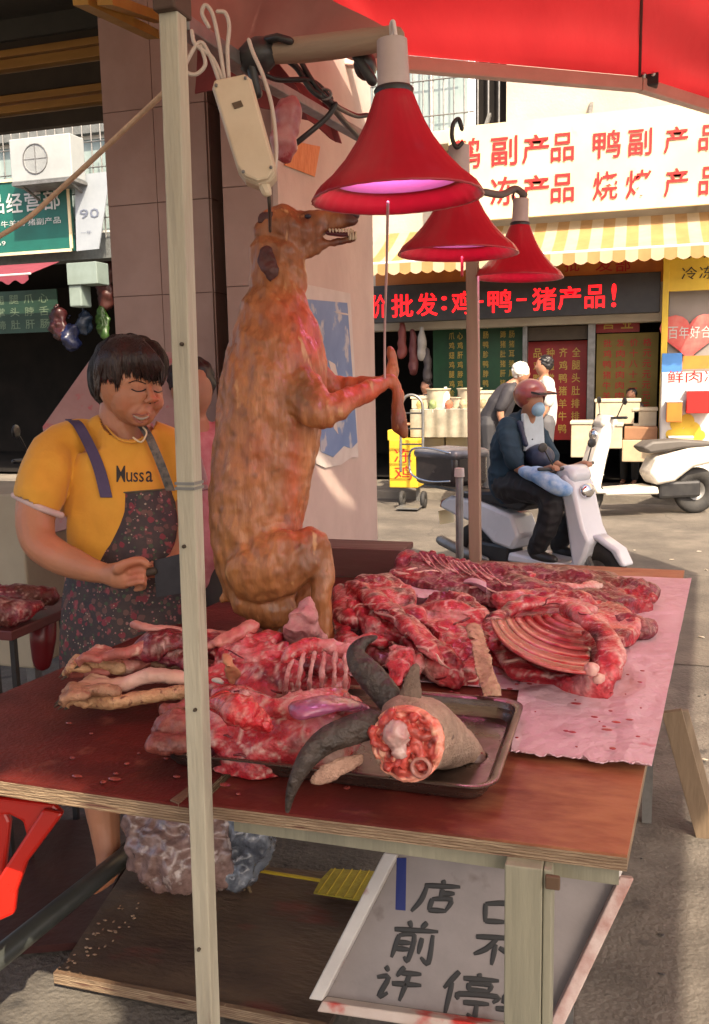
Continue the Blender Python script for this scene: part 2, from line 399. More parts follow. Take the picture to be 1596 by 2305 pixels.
# upper wall with openings: built from strips around the windows
wx0, wx1, wz0, wz1 = fr(905, 90, 1140, 285, YF)
wall = G()
HT = 9.0; zl = 2.05
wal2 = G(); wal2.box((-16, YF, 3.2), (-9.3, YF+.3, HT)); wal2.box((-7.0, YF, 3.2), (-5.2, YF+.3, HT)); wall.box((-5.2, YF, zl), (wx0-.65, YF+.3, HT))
wal2.box((-9.3, YF, 3.2), (-7.0, YF+.3, 3.55)); wal2.box((-9.3, YF, 4.9), (-7.0, YF+.3, HT)); obj('wall', wal2, mat('shaded_grey_wall', (.15, .165, .165), (.10, .11, .11), 9, .6, .3, 40), fb)  # left wall's shade put into its darker grey
wall.box((wx0-.65, YF, zl), (wx1, YF+.3, wz0-.1)); wall.box((wx0-.65, YF, wz1+.55), (wx1, YF+.3, HT)); wall.box((wx1, YF, zl), (14, YF+.3, HT))
obj('wall', wall, M['facade'], fb)
obj('roof', G().box((-16.2, YF-.2, HT), (14.2, YF+6, HT+.2)), M['facade'], fb)
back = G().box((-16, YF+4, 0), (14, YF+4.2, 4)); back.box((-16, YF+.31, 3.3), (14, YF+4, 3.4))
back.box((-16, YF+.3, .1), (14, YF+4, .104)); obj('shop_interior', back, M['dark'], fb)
def window(parent, x0, x1, z0, z1, Y, nb, nh, gl=M['glassy'], bars=M['galv']):
    w_ = obj('window', G().box((x0, Y, z0), (x1, Y+.05, z0+.05)).box((x0, Y, z1-.05), (x1, Y+.05, z1)).box((x0, Y, z0+.05), (x0+.05, Y+.05, z1-.05)).box((x1-.05, Y, z0+.05), (x1, Y+.05, z1-.05)), M['white'], parent)
    n = max(2, round((x1-x0)/.55))
    for i in range(n):
        a = x0+.05+(x1-x0-.1)*i/n; b = x0+.05+(x1-x0-.1)*(i+1)/n
        obj('pane', G().box((a+.02, Y+.02, z0+.05), (b-.02, Y+.03, z1-.05)), gl, w_)
        if i: obj('mullion', G().box((a-.02, Y, z0+.05), (a+.02, Y+.06, z1-.05)), M['white'], w_)
    for i in range(nb):
        a = x0+(x1-x0)*(i+.5)/nb
        obj('window_bar', G().tube([(a, Y-.28, z0-.1), (a, Y-.28, z1+.05)], .010, 6), bars, parent)
    for i in range(nh):
        a = z0+(z1-z0)*(i+.5)/nh
        obj('window_bar', G().tube([(x0-.05, Y-.29, a), (x1+.05, Y-.29, a)], .009, 6), bars, parent)
    return w_
window(fb, wx0-.65, wx1-.42, wz0-.1, wz1+.55, YF+.12, 12, 4)
obj('pane', G().box((wx1-.40, YF+.15, wz0-.1), (wx1, YF+.16, wz1+.55)), M['dark'], fb)
for k in range(3): obj('window_bar', G().tube([(wx1-.36+.13*k, YF+.08, wz0-.1), (wx1-.36+.13*k, YF+.08, wz1+.5)], .012, 6), M['galv'], fb)
window(fb, -9.3, -7.0, 3.55, 4.9, YF+.12, 16, 4)
# ledge and pipe above the billboard
obj('ledge', G().box((wx0-1.0, YF-.35, wz0-.28), (wx1+.1, YF, wz0-.12)), M['facade'], fb, bevel=.01)
# ---- billboard: cream panel on a frame, red characters
Yb = YF-.55
def bd(u, v): return U(u, v, Y=Yb)
bx0 = bd(1010, 400).x; bx1 = 4.2
bz1 = bd(1300, 258).z; bz0 = bd(1300, 480).z
bb = thing('billboard', 'large cream billboard with two rows of red characters above the striped awning', 'billboard', (bx0, Yb, bz0))
obj('panel', G().box((bx0, Yb, bz0), (bx1, Yb+.06, bz1)), M['cream'], bb)
for x in (bx0+.4, bx0+1.6, bx0+2.8, bx0+4.2, bx1-.3):
    obj('bracket', G().bar((x, Yb+.06, bz1-.1), (x, YF, bz1+.25), .04).bar((x, Yb+.06, bz0+.2), (x, YF, bz0+.1), .04), M['galv'], bb)
rw = [("鹅", 1018, 1082), ("副", 1105, 1165), ("产", 1175, 1236), ("品", 1240, 1292), ("鸭", 1334, 1397), ("副", 1413, 1467), ("产", 1494, 1548), ("品", 1572, 1622), ("鸡", 1668, 1730), ("副", 1750, 1810)]
for (ch, a, b) in rw:
    g = G(); sl = -.115
    vt, vb = 312+(a-1105)*-.058, 372+(a-1105)*-.075
    o = bd(a, vb+4); x1 = bd(b, vb).x; z1 = bd(a, vt-2).z
    put_text(g, ch, (o.x, Yb-.012, o.z), (x1-o.x, 0, 0), (0, 0, z1-o.z), bold=.012); obj('character', g, M['redink'], bb)
rw = [("冻", 1104, 1166), ("产", 1175, 1236), ("品", 1240, 1292), ("烧", 1334, 1390), ("烤", 1408, 1466), ("产", 1494, 1548), ("品", 1572, 1622)]
for (ch, a, b) in rw:
    g = G(); vt, vb = 402+(a-1105)*-.05, 462+(a-1105)*-.05
    o = bd(a, vb+2); x1 = bd(b, vb).x; z1 = bd(a, vt-2).z
    put_text(g, ch, (o.x, Yb-.012, o.z), (x1-o.x, 0, 0), (0, 0, z1-o.z), bold=.012); obj('character', g, M['redink'], bb)
# ---- striped awning under the billboard (each stripe its own strip of cloth)
ax0 = U(860, 560, Y=YF-.1).x; ax1 = 1.15
sa = thing('striped_awning', 'yellow and white striped awning sloping out under the billboard', 'awning', (ax0, YF, 2.7))
zt = U(1250, 500, Y=YF-.25).z; zb = U(1250, 572, Y=YF-1.25).z
sy = mat('awning_yellow', (.50, .29, .11), (.42, .24, .09), 4, .7, trans=.25); sw = mat('awning_cream', (.60, .48, .31), (.52, .41, .26), 4, .7, trans=.25)
x = ax0; i = 0
while x < ax1:
    xn = min(x+.13, ax1)
    g = G().sheet(lambda a, b: (x+(xn-x)*a, YF-.2-1.05*b, zt+(zb-zt)*b-.04*math.sin(b*math.pi)), 1, 6, .006)
    obj('awning_stripe', g, sy if i % 2 else sw, sa, smooth='auto')
    g = G().sheet(lambda a, b: (x+(xn-x)*a, YF-1.253-.01*b, zb-b*(.10+.03*math.sin(a*math.pi))), 4, 1, .004)
    obj('awning_valance', g, sw if i % 2 else sy, sa); x = xn; i += 1
obj('front_bar', G().tube([(ax0-.03, YF-1.24, zb+.01), (ax1+.03, YF-1.24, zb+.01)], .018, 8), M['white'], sa)
for xx in (ax0+.1, (ax0+ax1)/2, ax1-.1): obj('folding_arm', G().bar((xx, YF-.05, zt-.25), (xx, YF-1.22, zb-.01), .03), M['white'], sa)
# ---- orange fascia sign with red lettering, then the LED message board
Yo = YF-.18
x0, x1, z0, z1 = fr(845, 575, 1450, 640, Yo)
os_ = thing('fascia_sign', 'orange shop sign half hidden behind the striped awning', 'sign', (x0, Yo, z0))
obj('panel', G().box((x0, Yo, z0-.05), (1.3, Yo+.08, z1+.1)), M['orange'], os_)
for (ch, a, b) in (("鲜", 1150, 1190), ("冻", 1205, 1245), ("批", 1270, 1305), ("发", 1340, 1380), ("部", 1385, 1420)):
    g = G(); o = U(a, 612, Y=Yo-.01); t_ = U(b, 580, Y=Yo-.01); put_text(g, ch, (o.x, Yo-.01, o.z), (t_.x-o.x, 0, 0), (0, 0, t_.z-o.z), bold=.01); obj('character', g, M['redink'], os_)
Yl = YF-.35
x0 = U(820, 680, Y=Yl).x; x1 = U(1487, 650, Y=Yl).x; z0 = U(1150, 716, Y=Yl).z; z1 = U(1150, 628, Y=Yl).z
lb = thing('led_board', 'black electronic message board with glowing red characters', 'led sign', (x0, Yl, z0))
obj('housing', G().box((x0, Yl, z0), (x1, Yl+.1, z1)), M['black'], lb, bevel=.01)
led = [("价", 835, 870), ("批", 882, 930), ("发", 938, 985), (":", 994, 1006), ("鸡", 1017, 1058), ("-", 1068, 1088), ("鸭", 1098, 1152), ("-", 1163, 1185), ("猪", 1198, 1252), ("产", 1256, 1308), ("品", 1316, 1362), ("!", 1376, 1388)]
for ch, a, b in led:
    vm = 690-(a-835)*.047; g = G(); hh = 27
    if ch == '-': hh = 3
    if ch == ':': hh = 16
    o = U(a, vm+hh, Y=Yl); t_ = U(b, vm-hh, Y=Yl)
    put_text(g, ch, (o.x, Yl-.006, o.z), (t_.x-o.x, 0, 0), (0, 0, t_.z-o.z), bold=.012); obj('led_character', g, M['ledr'], lb)
# ---- sheets and posters in the shop front
def poster(name, label, u0, v0, u1, v1, Y, m, rows=None, th=.02, ink=None, bold=.01, cat='poster', head=None):
    x0, x1, z0, z1 = fr(u0, v0, u1, v1, Y)
    t = thing(name, label, cat, (x0, Y, z0)); obj('sheet', G().box((x0, Y, z0), (x1, Y+th, z1)), m, t)
    if rows:
        g = G(); n = len(rows)
        for i, s in enumerate(rows):
            k = len(s)
            for j, ch in enumerate(s):
                if ch == ' ': continue
                cw = (x1-x0)*.86/n; chh = (z1-z0)*.9/k
                cx = x0+(x1-x0)*.07+cw*i; cz = z1-(z1-z0)*.05-chh*(j+1)
                put_text(g, ch, (cx+cw*.18, Y-.004, cz+chh*.14), (cw*.64, 0, 0), (0, 0, chh*.72), bold=bold)
        obj('small_lettering', g, ink, t, kind='stuff')
    return t
poster('green_curtain', 'dark green price sheet with columns of small characters behind the stall', 975, 712, 1176, 905, YF+.45, M['green'], ["", "鸡爪鸡翅鸡腿鸡胗", "鸡心鸡肝鸡脖鸡架", "", "鸭掌鸭翅鸭头鸭腿", "鸭肠鸭胗鸭脖鸭舌", "", "猪蹄猪肚猪肝猪心", "猪肠猪耳猪尾排骨"], ink=M['goldink'], cat='price sheet')
poster('red_poster', 'tall red poster with yellow characters beside the shop door', 1186, 768, 1320, 990, YF+.35, M['redsheet'], ["品鸡鸭猪羊牛 ", "种翅掌蹄肉肉鸡", "齐鸡鸭猪羊牛鸭", "全腿头肚排排猪"], ink=M['goldink'], cat='poster')
poster('yellow_price_board', 'yellow ochre price board with rows of writing right of the shop door', 1342, 750, 1480, 935, YF+.3, mat('ochre_board', (.24, .17, .03), (.18, .13, .022), 3, .6), ["批鸡鸭猪牛羊排", "发肉肉肉肉肉骨", "价十八十二三二", "格元元元元元元"], ink=M['redink'], cat='price board')
poster('red_notice', 'small red notice under the end of the message board', 1342, 703, 1440, 748, YF+.28, M['redsheet'], ["营", "业"], ink=M['goldink'], cat='notice')
# door frame posts
for n_, (a, b) in enumerate(((1176, 1186), (1322, 1338))):
    x0, x1, z0, z1 = fr(a, 700, b, 1000, YF+.1); obj('door_post', G().box((x0, YF+.1, .1), (x1, YF+.22, 2.3)), M['galv'], fb)
x0, x1, z0, z1 = fr(1186, 735, 1322, 765, YF+.15); obj('door_header', G().box((x0, YF+.15, z0), (x1, YF+.22, z1)), M['darkwood'], fb)
# yellow post, grey wall to the right
x0, x1, z0, z1 = fr(1488, 560, 1502, 1000, YF-.45)
tag(obj('yellow_post', G().box((x0, YF-.45, 0.1), (x1, YF-.37, 3.0)), M['yellow'], bevel=.004), 'narrow yellow post at the right end of the message board', 'post')
x0, x1, z0, z1 = fr(1502, 650, 1700, 1000, YF-.2)
obj('side_wall', G().box((x0, YF-.2, .1), (x1+6, YF, z1)), mat('grey_side_wall', (.30, .27, .25), (.25, .22, .2), 2, .8), fb)
ys = thing('yellow_sign', 'yellow shop sign with small dark writing at the right edge', 'sign', U(1510, 660, Y=YF-.4))
x0, x1, z0, z1 = fr(1508, 500, 1760, 650, YF-.4); obj('panel', G().box((x0, YF-.4, z0), (x1, YF-.34, z1)), M['yellow'], ys)
g = G(); letters(ys, "批发零售", (x0+.12, YF-.41, z0+.35), (.75, 0, 0), (0, 0, .16), M['blackink']); letters(ys, "冷冻食品", (x0+.12, YF-.41, z0+.12), (.75, 0, 0), (0, 0, .14), M['blackink'])
# heart poster
hp = thing('heart_poster', 'red heart shaped poster on the grey wall at the right edge', 'poster', U(1550, 800, Y=YF-.24))
c_ = U(1552, 752, Y=YF-.24); s_ = .33
pts = [(c_.x+s_*(math.sin(t)**3), YF-.24, c_.z+s_*.9*(13*math.cos(t)-5*math.cos(2*t)-2*math.cos(3*t)-math.cos(4*t))/16) for t in [2*math.pi*i/28 for i in range(28)]]
obj('sheet', G().plate(pts, (0, .015, 0)), mat('heart_red', (.6, .06, .06), (.65, .2, .17), 5, .5), hp)
letters(hp, "百年好合", (c_.x-.24, YF-.245, c_.z-.05), (.48, 0, 0), (0, 0, .14), M['whiteink'])
poster('blue_card', 'small blue card under the heart poster', 1490, 795, 1535, 838, YF-.5, mat('blue_card', (.05, .2, .5), None, 3, .5), cat='card')
poster('orange_strip', 'orange strip poster under the red heart', 1537, 800, 1640, 830, YF-.5, M['orange'], cat='poster')
fz = thing('display_freezer', 'sunlit white display freezer with a yellow flower print at the right edge', 'freezer', U(1490, 1010, Y=YF-1.0))
x0, x1, z0, z1 = fr(1487, 836, 1720, 1010, YF-1.0)
obj('cabinet', G().box((x0, YF-1.0, .12), (x1, YF-.55, z1)), M['white'], fz, bevel=.02)
for (a, b, r) in ((1540, 965, 26), (1560, 980, 20), (1520, 985, 18)):
    c_ = U(a, b, Y=YF-1.004); gg = G(); [gg.plate([(c_.x+r*.0034*math.cos(w0)+r*.0030*math.cos(t), YF-1.004-.0005*i_, c_.z+r*.0034*math.sin(w0)+r*.0030*math.sin(t)) for t in [i*math.pi/6 for i in range(12)]], (0, .002, 0)) for i_, w0 in enumerate([k*1.2566 for k in range(5)])]; obj('flower_print', gg, M['yellow'], fz)
for (u0, v0, u1, v1, mm, lab) in ((1545, 880, 1600, 930, 'redink', 'small red carton on top of the white freezer front'), (1500, 905, 1535, 950, 'orange', 'small orange carton standing in front of the white freezer'), (1505, 985, 1560, 1020, 'cream', 'cream tub low in front of the white freezer')):
    x0, x1, z0, z1 = fr(u0, v0, u1, v1, YF-1.15); t = thing('carton', lab, 'carton', ((x0+x1)/2, YF-1.15, z0)); obj('body', G().box((x0, YF-1.2, .1 if v0 > 980 else z0), (x1, YF-1.01, z1)), M[mm], t, bevel=.008)
    obj('lid', G().box((x0-.004, YF-1.205, z1+.001), (x1+.004, YF-1.006, z1+.012)), M['white'], t)
letters(fz, "鲜肉冷冻", (U(1500, 862, Y=YF-1.0).x, YF-1.006, U(1500, 862, Y=YF-1.0).z), (.75, 0, 0), (0, 0, .13), M['redink'])
# ---- left part of the same street front: AC unit, green sign, paper sign, red awning
Yg = YF-.3
x0, x1, z0, z1 = fr(-160, 409, 158, 574, Yg)
gs = thing('green_shop_sign', 'sea green shop sign with white characters left of the pillar', 'sign', (x0, Yg, z0))
obj('panel', G().box((x0, Yg, z0), (x1, Yg+.08, z1)), M['signgreen'], gs)
fw = x1-x0; letters(gs, "冷冻食品经营部", (x0+.1, Yg-.008, z0+(z1-z0)*.56), (fw-.22, 0, 0), (0, 0, (z1-z0)*.27), M['whiteink'], bold=.012)
g = G(); put_text(g, "批发零售 鸡鸭鹅 牛羊肉 猪副产品", (x0+.2, Yg-.008, z0+(z1-z0)*.37), (fw-.35, 0, 0), (0, 0, (z1-z0)*.09)); put_text(g, "电话 1380 2269", (x0+.3, Yg-.008, z0+(z1-z0)*.12), (fw*.42, 0, 0), (0, 0, (z1-z0)*.08)); obj('small_lettering', g, M['whiteink'], gs, kind='stuff')
fme = G(); fme.box((x0, Yg-.02, z1-.02), (x1, Yg-.002, z1+.02)).box((x0, Yg-.02, z0-.02), (x1, Yg-.002, z0+.02)).box((x1-.02, Yg-.02, z0+.02), (x1+.02, Yg-.002, z1-.02)); obj('frame', fme, M['cream'], gs)
Yq = YF-.75
x0, x1, z0, z1 = fr(22, 305, 175, 405, Yq)
ac = thing('air_conditioner', 'white air conditioner unit standing above the green sign', 'air conditioner', (x0, Yq, z0))
obj('casing', G().box((x0, Yq, z0), (x1-.1, Yq+.32, z1)), mat('shade_dimmed_casing', (.34, .37, .38), (.28, .31, .32), 3, .5), ac, bevel=.015)  # white casing darkened in colour to read as shaded
c_ = Vector(((x0*.62+x1*.38), Yq-.006, (z0+z1)/2)); obj('fan_grille', G().tube([c_+Vector((.19*math.cos(t), 0, .19*math.sin(t))) for t in [i*math.pi/10 for i in range(21)]], .008, 5, cap=False).box((c_.x-.19, Yq-.004, c_.z-.006), (c_.x+.19, Yq, c_.z+.006)).box((c_.x-.006, Yq-.005, c_.z-.19), (c_.x+.006, Yq, c_.z+.19)), M['galv'], ac)
obj('fan', G().lathe([(0, -.001), (.17, -.001)], c_+Vector((0, .005, 0)), rot=Matrix.Rotation(math.pi/2, 3, 'X')), mat('fan_grey', (.3, .32, .33), None, 5, .5), ac)
obj('bracket', G().bar((x0+.1, Yq+.05, z0-.02), (x0+.1, YF, z0-.25), .03).bar((x1-.2, Yq+.05, z0-.02), (x1-.2, YF, z0-.25), .03).box((x0, Yq, z0-.04), (x1-.1, YF, z0-.002)), M['galv'], ac)
ps = thing('paper_sign', 'tall white sheet with faint writing hanging right of the green sign', 'sign', U(168, 570, Y=YF-.4))
pt = [U(168, 395, Y=YF-.4), U(248, 385, Y=YF-.4), U(222, 560, Y=YF-.4), U(172, 565, Y=YF-.4)]
obj('sheet', G().plate(pt, (0, .02, 0)), mat('shade_dimmed_sheet', (.30, .34, .38), (.25, .29, .33), 3, .6), ps)  # dim bluish shade put into the white sheet's colour
g = G(); a = U(180, 492, Y=YF-.41); b = U(222, 468, Y=YF-.41); put_text(g, "90", (a.x, YF-.41, a.z), (b.x-a.x, 0, 0), (0, 0, b.z-a.z)); a = U(182, 528, Y=YF-.41); b = U(206, 518, Y=YF-.41); put_text(g, "一年", (a.x, YF-.41, a.z), (b.x-a.x, 0, 0), (0, 0, b.z-a.z)); obj('small_lettering', g, mat('grey_ink', (.15, .18, .25), None, 5, .6), ps, kind='stuff')
# red small awning
a0 = U(-40, 605, Y=YF-.4); a1 = U(128, 592, Y=YF-.4)
ra = thing('red_awning', 'small faded crimson awning below the green sign', 'awning', (a0.x, YF, a0.z-.2))
g = G().sheet(lambda a, b: (a0.x+(a1.x-a0.x)*a, YF-.35-.7*b, a0.z+.03-.24*b), 8, 3, .006)
g.sheet(lambda a, b: (a0.x+(a1.x-a0.x)*a, YF-1.052, a0.z-.21-.09*b*(1+.3*math.cos(a*34))), 40, 1, .004)
obj('cloth', g, mat('faded_crimson', (.26, .045, .07), (.2, .035, .055), 4, .8, trans=.2), ra)
obj('front_bar', G().tube([(a0.x, YF-1.05, a0.z-.2), (a1.x+.03, YF-1.05, a0.z-.2)], .014, 6), M['white'], ra)
# pale box fixture under the paper sign
bx = thing('meter_box', 'pale green meter box on the shop front behind the pillar', 'meter box', U(150, 680, Y=YF-.4))
x0, x1, z0, z1 = fr(150, 590, 218, 640, YF-.4); obj('casing', G().box((x0, YF-.4, z0), (x1, YF-.1, z1)), mat('pale_green_paint', (.20, .26, .24), (.16, .21, .19), 4, .5), bx, bevel=.01)
x0, x1, z0, z1 = fr(152, 640, 180, 690, YF-.4); obj('conduit', G().box((x0, YF-.37, z0), (x1, YF-.12, z1-.002)), bpy.data.materials['pale_green_paint'], bx, bevel=.02)
# dark stall front on the left: green price sheet, hanging bags
poster('dark_price_sheet', 'dim green price sheet with small writing under the crimson awning', -60, 655, 130, 750, YF+.1, mat('dim_green', (.015, .05, .032), (.01, .035, .022), 3, .5), ["鸡鸭猪", "翅掌蹄", "腿头肚", "爪脖肝", "心舌肠"], ink=mat('dim_ink', (.12, .18, .12), None, 4, .7), cat='price sheet')
def bag(name, label, u, v, hw, hh, m, D=13.2):
    g = G(); c = U(u, v, D=D); s = D/FPX
    g.ell(c, (hw*s, .1, hh*s), 12, 8); g.tube([c+Vector((-hw*s*.4, 0, hh*s*.8)), c+Vector((0, 0, hh*s*1.5)), c+Vector((hw*s*.4, 0, hh*s*.8))], .012, 6)
    g = organic(g, .03, 1, lambda p: .10*noise.noise(p*5)+.05*noise.noise(p*14))
    return tag(obj(name, g, m, smooth=True), label, 'bag', 'plastic bags hanging in the dim stall')
bag('plastic_bag', 'dark red plastic bag hanging left in the dim stall', 132, 735, 26, 34, mat('dark_red_plastic', (.04, .008, .009), None, 5, .4))
bag('plastic_bag', 'navy blue plastic bag hanging in the middle of the dim stall', 160, 760, 24, 36, mat('navy_plastic', (.008, .013, .05), None, 5, .35))
bag('plastic_bag', 'slate blue plastic bag hanging above the navy one', 188, 728, 20, 30, mat('slate_plastic', (.015, .027, .05), None, 5, .35))
bag('plastic_bag', 'green plastic bag hanging beside the brown pillar', 232, 730, 18, 32, mat('green_plastic', (.03, .08, .015), None, 5, .4))
bag('plastic_bag', 'rust red plastic bag hanging highest by the pillar edge', 238, 640, 22, 50, mat('rust_plastic', (.06, .015, .012), None, 5, .5))
# ---------------------------------------------------------------- near building: two tiled piers
pr = thing('tiled_pier', 'brown pink tiled pier behind the woman', 'pier', U(300, 900, Y=3.35)*1)
pr.location.z = 0
xa = U(241, 400, Y=3.35).x; xb = U(470, 400, Y=3.35).x
def tiles(parent, fn, w_, h_, tw, th, mt, nrm, thick=.006):
    """tiles laid on a face: fn(a,b)->world point, a along width, b up"""
    nr = math.ceil(h_/th); nc = max(1, round(w_/tw)); k = 0
    base = None; n = Vector(nrm)
    for r in range(nr):
        for c in range(nc):
            a0 = w_*c/nc+.0018; a1 = w_*(c+1)/nc-.0018; b0 = r*th+.0018; b1 = min(h_, (r+1)*th)-.0018
            p = fn(a0, b0); g = G().obox(p, fn(a1, b0)-p, fn(a0, b1)-p, n*(thick+random.uniform(-.0012, .0012)))
            obj('tile', g, mt, parent)
obj('core', G().box((xa, 3.35, 0), (xb, 3.9, 3.6)), M['grout'], pr)
tiles(pr, lambda a, b: Vector((xa+a, 3.3495, b)), xb-xa, 3.6, .25, .36, M['tile'], (0, -1, 0))
tiles(pr, lambda a, b: Vector((xb+.0005, 3.35+a, b)), .55, 3.6, .28, .36, M['tile'], (1, 0, 0))
xc = U(505, 500, Y=3.2).x; xd = U(622, 500, Y=3.2).x; yd = U(840, 900, X=xd).y
pw = thing('corner_wall', 'pier with a brown tiled front and pale pink side wall behind the hanging carcass', 'wall', (xd, 3.2, 0))
obj('core', G().box((xc, 3.2, 0), (xd, yd, 3.9)), M['grout'], pw)
tiles(pw, lambda a, b: Vector((xc+a, 3.1995, b)), xd-xc, 3.9, .25, .36, M['tile'], (0, -1, 0))
sw_ = G().box((xd+.0005, 3.2, 0), (xd+.012, yd, 3.9)); obj('plaster', sw_, M['tile2'], pw)
obj('corner_bead', G().box((xd-.004, 3.185, 0), (xd+.016, 3.2, 3.9)), M['tile2'], pw)
# recess between the piers: dark gap, downpipe, red door jamb
rg = thing('shop_door', 'narrow dark doorway with a red jamb and steel edge between the piers', 'doorway', ((xb+xc)/2, 3.6, 0))
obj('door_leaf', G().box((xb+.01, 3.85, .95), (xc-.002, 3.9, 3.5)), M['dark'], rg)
obj('red_jamb', G().box((xc-.045, 3.30, .0), (xc-.004, 3.40, 3.5)), mat('maroon_jamb', (.16, .03, .028), (.12, .025, .022), 5, .5), rg)
obj('steel_edge', G().box((xb+.03, 3.5, .0), (xb+.06, 3.53, 3.5)), M['galv'], rg)
# poster on the side wall
Xp = xd+.016
def wp(u, v, off=0): return U(u, v, X=Xp+off)
bp_ = thing('blue_poster', 'torn blue poster pasted on the pale pink side wall', 'poster', wp(700, 1050))
P4 = [wp(686, 652), wp(788, 668), wp(806, 1030), wp(722, 1056)]
def pq(a, b):
    return (P4[0]*(1-a)+P4[1]*a)*(1-b)+(P4[3]*(1-a)+P4[2]*a)*b
obj('backing', G().plate([pq(-.08, -.03), pq(1.0, -.02), pq(1.02, .4), pq(1.0, 1), pq(.8, .985), pq(.5, 1.01), pq(.1, 1), pq(-.1, .96), pq(-.05, .5)], (.002, 0, 0)), M['paper'], bp_)
obj('print', G().plate([pq(.0, .05)+Vector((.003, 0, 0)), pq(.9, .04)+Vector((.003, 0, 0)), pq(.98, .9)+Vector((.003, 0, 0)), pq(.8, .93)+Vector((.003, 0, 0)), pq(.6, .9)+Vector((.003, 0, 0)), pq(.3, .95)+Vector((.003, 0, 0)), pq(.02, .9)+Vector((.003, 0, 0))], (.0015, 0, 0)), M['blue'], bp_)
w3 = G()
for (a, b, ww, hh) in ((.35, .38, .25, .16), (.45, .50, .3, .08), (.3, .62, .16, .2), (.55, .1, .5, .015)):
    w3.plate([pq(a, b)+Vector((.005, 0, 0)), pq(a+ww*.6, b+hh*.15)+Vector((.005, 0, 0)), pq(a+ww, b+hh)+Vector((.005, 0, 0)), pq(a+ww*.4, b+hh*.8)+Vector((.005, 0, 0))], (.001, 0, 0))
obj('torn_patch', w3, M['paper'], bp_)
op = thing('orange_paper', 'small orange paper stuck high on the pale pink side wall', 'paper', wp(680, 395))
obj('sheet', G().plate([wp(640, 372), wp(662, 318), wp(720, 330), wp(708, 398)], (.002, 0, 0)), mat('orange_paper', (.72, .28, .09), (.6, .18, .05), 22, .7, stretch=(1, 3, 1)), op)
# ---------------------------------------------------------------- shop soffit with varnished slats, upper left
sf = thing('slatted_soffit', 'dark shop soffit with varnished timber slats at the upper left', 'soffit', U(120, 250, Y=4.3))
Ys = 4.4
for i, (va, vb, mt) in enumerate(((-70, 75, 'olive'), (78, 100, 'darkwood'), (100, 118, 'slat'), (122, 146, 'slat'), (150, 200, 'darkwood'), (204, 222, 'slat'), (228, 246, 'slat'), (250, 285, 'darkwood'))):
    p0 = U(120, va, Y=Ys); p1 = U(120, vb, Y=Ys)
    obj('slat', G().box((-5.2, Ys-(.03 if mt == 'slat' else 0), p1.z+.002), (xa-.01, Ys+.05, p0.z-.002)), M[mt], sf, bevel=.003)
zt_ = U(120, 36, Y=Ys).z
obj('soffit_board', G().obox((-5.2, 1.6, 3.0), (5.2+xa+.3, 0, 0), (0, 2.8, zt_-3.0+.02), (0, 0, .04)), M['olive'], sf)
for k in range(2):
    a = U(180+55*k, -2, D=2.6); b = U(345+15*k, 78-36*k, D=3.3)
    obj('yellow_beam', G().bar(a, b, .045, .03), mat('ochre_timber', (.42, .24, .04), (.33, .18, .03), 6, .5) if k == 0 else bpy.data.materials['ochre_timber'], sf)
# ================================================================ red canopy
ZC = 2.9
A_ = U(850, 118, Z=ZC); B_ = U(1440, 172, Z=ZC); C_ = U(1640, 236, Z=ZC)
cn = thing('red_canopy', 'large red market canopy stretched over the stall, sunlight glowing through it', 'canopy', (B_.x, B_.y, ZC))
A2 = U(640, -60, Z=ZC+.25)
ap = Vector((B_.x*.3, -.3, 3.85))
R1 = Vector((1.4, 5.9, ZC)); R2 = Vector((2.12, 4.75, ZC))
A0 = U(735, -8, Z=ZC+.05)
rim = [R2, R1, C_, B_, A_, A0]
def tri_sheet(g, a, b, c, n=10, sag=.05, cut=None):
    idx = {}; vs_ = []; fs = []
    for i in range(n+1):
        for j in range(n+1-i):
            s_, t_ = i/n, j/n; k = s_+t_; p = a*(1-k)+b*s_+c*t_
            p = p-Vector((0, 0, sag*math.sin(math.pi*min(1, k))*.8))
            rp = k*46+2.5*noise.noise(Vector((p.x*.9, p.y*.9, 1)))
            p = p+Vector((0, 0, (.013*math.sin(rp)+.016*math.sin(rp*.37+1)+.035*noise.noise(Vector((p.x*.8, p.y*1.6, 5))))*k*(1.0 if k < .999 else 0)))
            idx[i, j] = len(vs_); vs_.append(p)
    for i in range(n):
        for j in range(n-i):
            fs.append((idx[i, j], idx[i+1, j], idx[i, j+1]))
            if j < n-i-1: fs.append((idx[i+1, j], idx[i+1, j+1], idx[i, j+1]))
    if cut: fs = [f for f in fs if not cut(sum((vs_[q] for q in f), Vector((0, 0, 0)))/3)]
    g.add(vs_, fs)
def sun_gap(p):  # unseen openings added so sun falls on the wall and ground
    if (Vector((p.x-.66, (p.y+.80)*1.5))).length < .17: return True
    a = Vector((.07, 1.93)); b = Vector((.34, 2.46)); q = Vector((p.x, p.y)); t = max(0, min(1, (q-a).dot(b-a)/(b-a).length_squared)); return (q-a-(b-a)*t).length < .045
for a, b in zip(rim[:-1], rim[1:]):
    g = G(); big = b in (A_, B_, A0); tri_sheet(g, ap, a, b, 110 if big else 60, cut=sun_gap if big else None); obj('fabric_panel', g, M['canopy'], cn, smooth=True)
fillcan = mat('neutral_fill_tarpaulin', (.62, .55, .42), (.52, .46, .35), 3, .7, .2, 12, trans=.22)
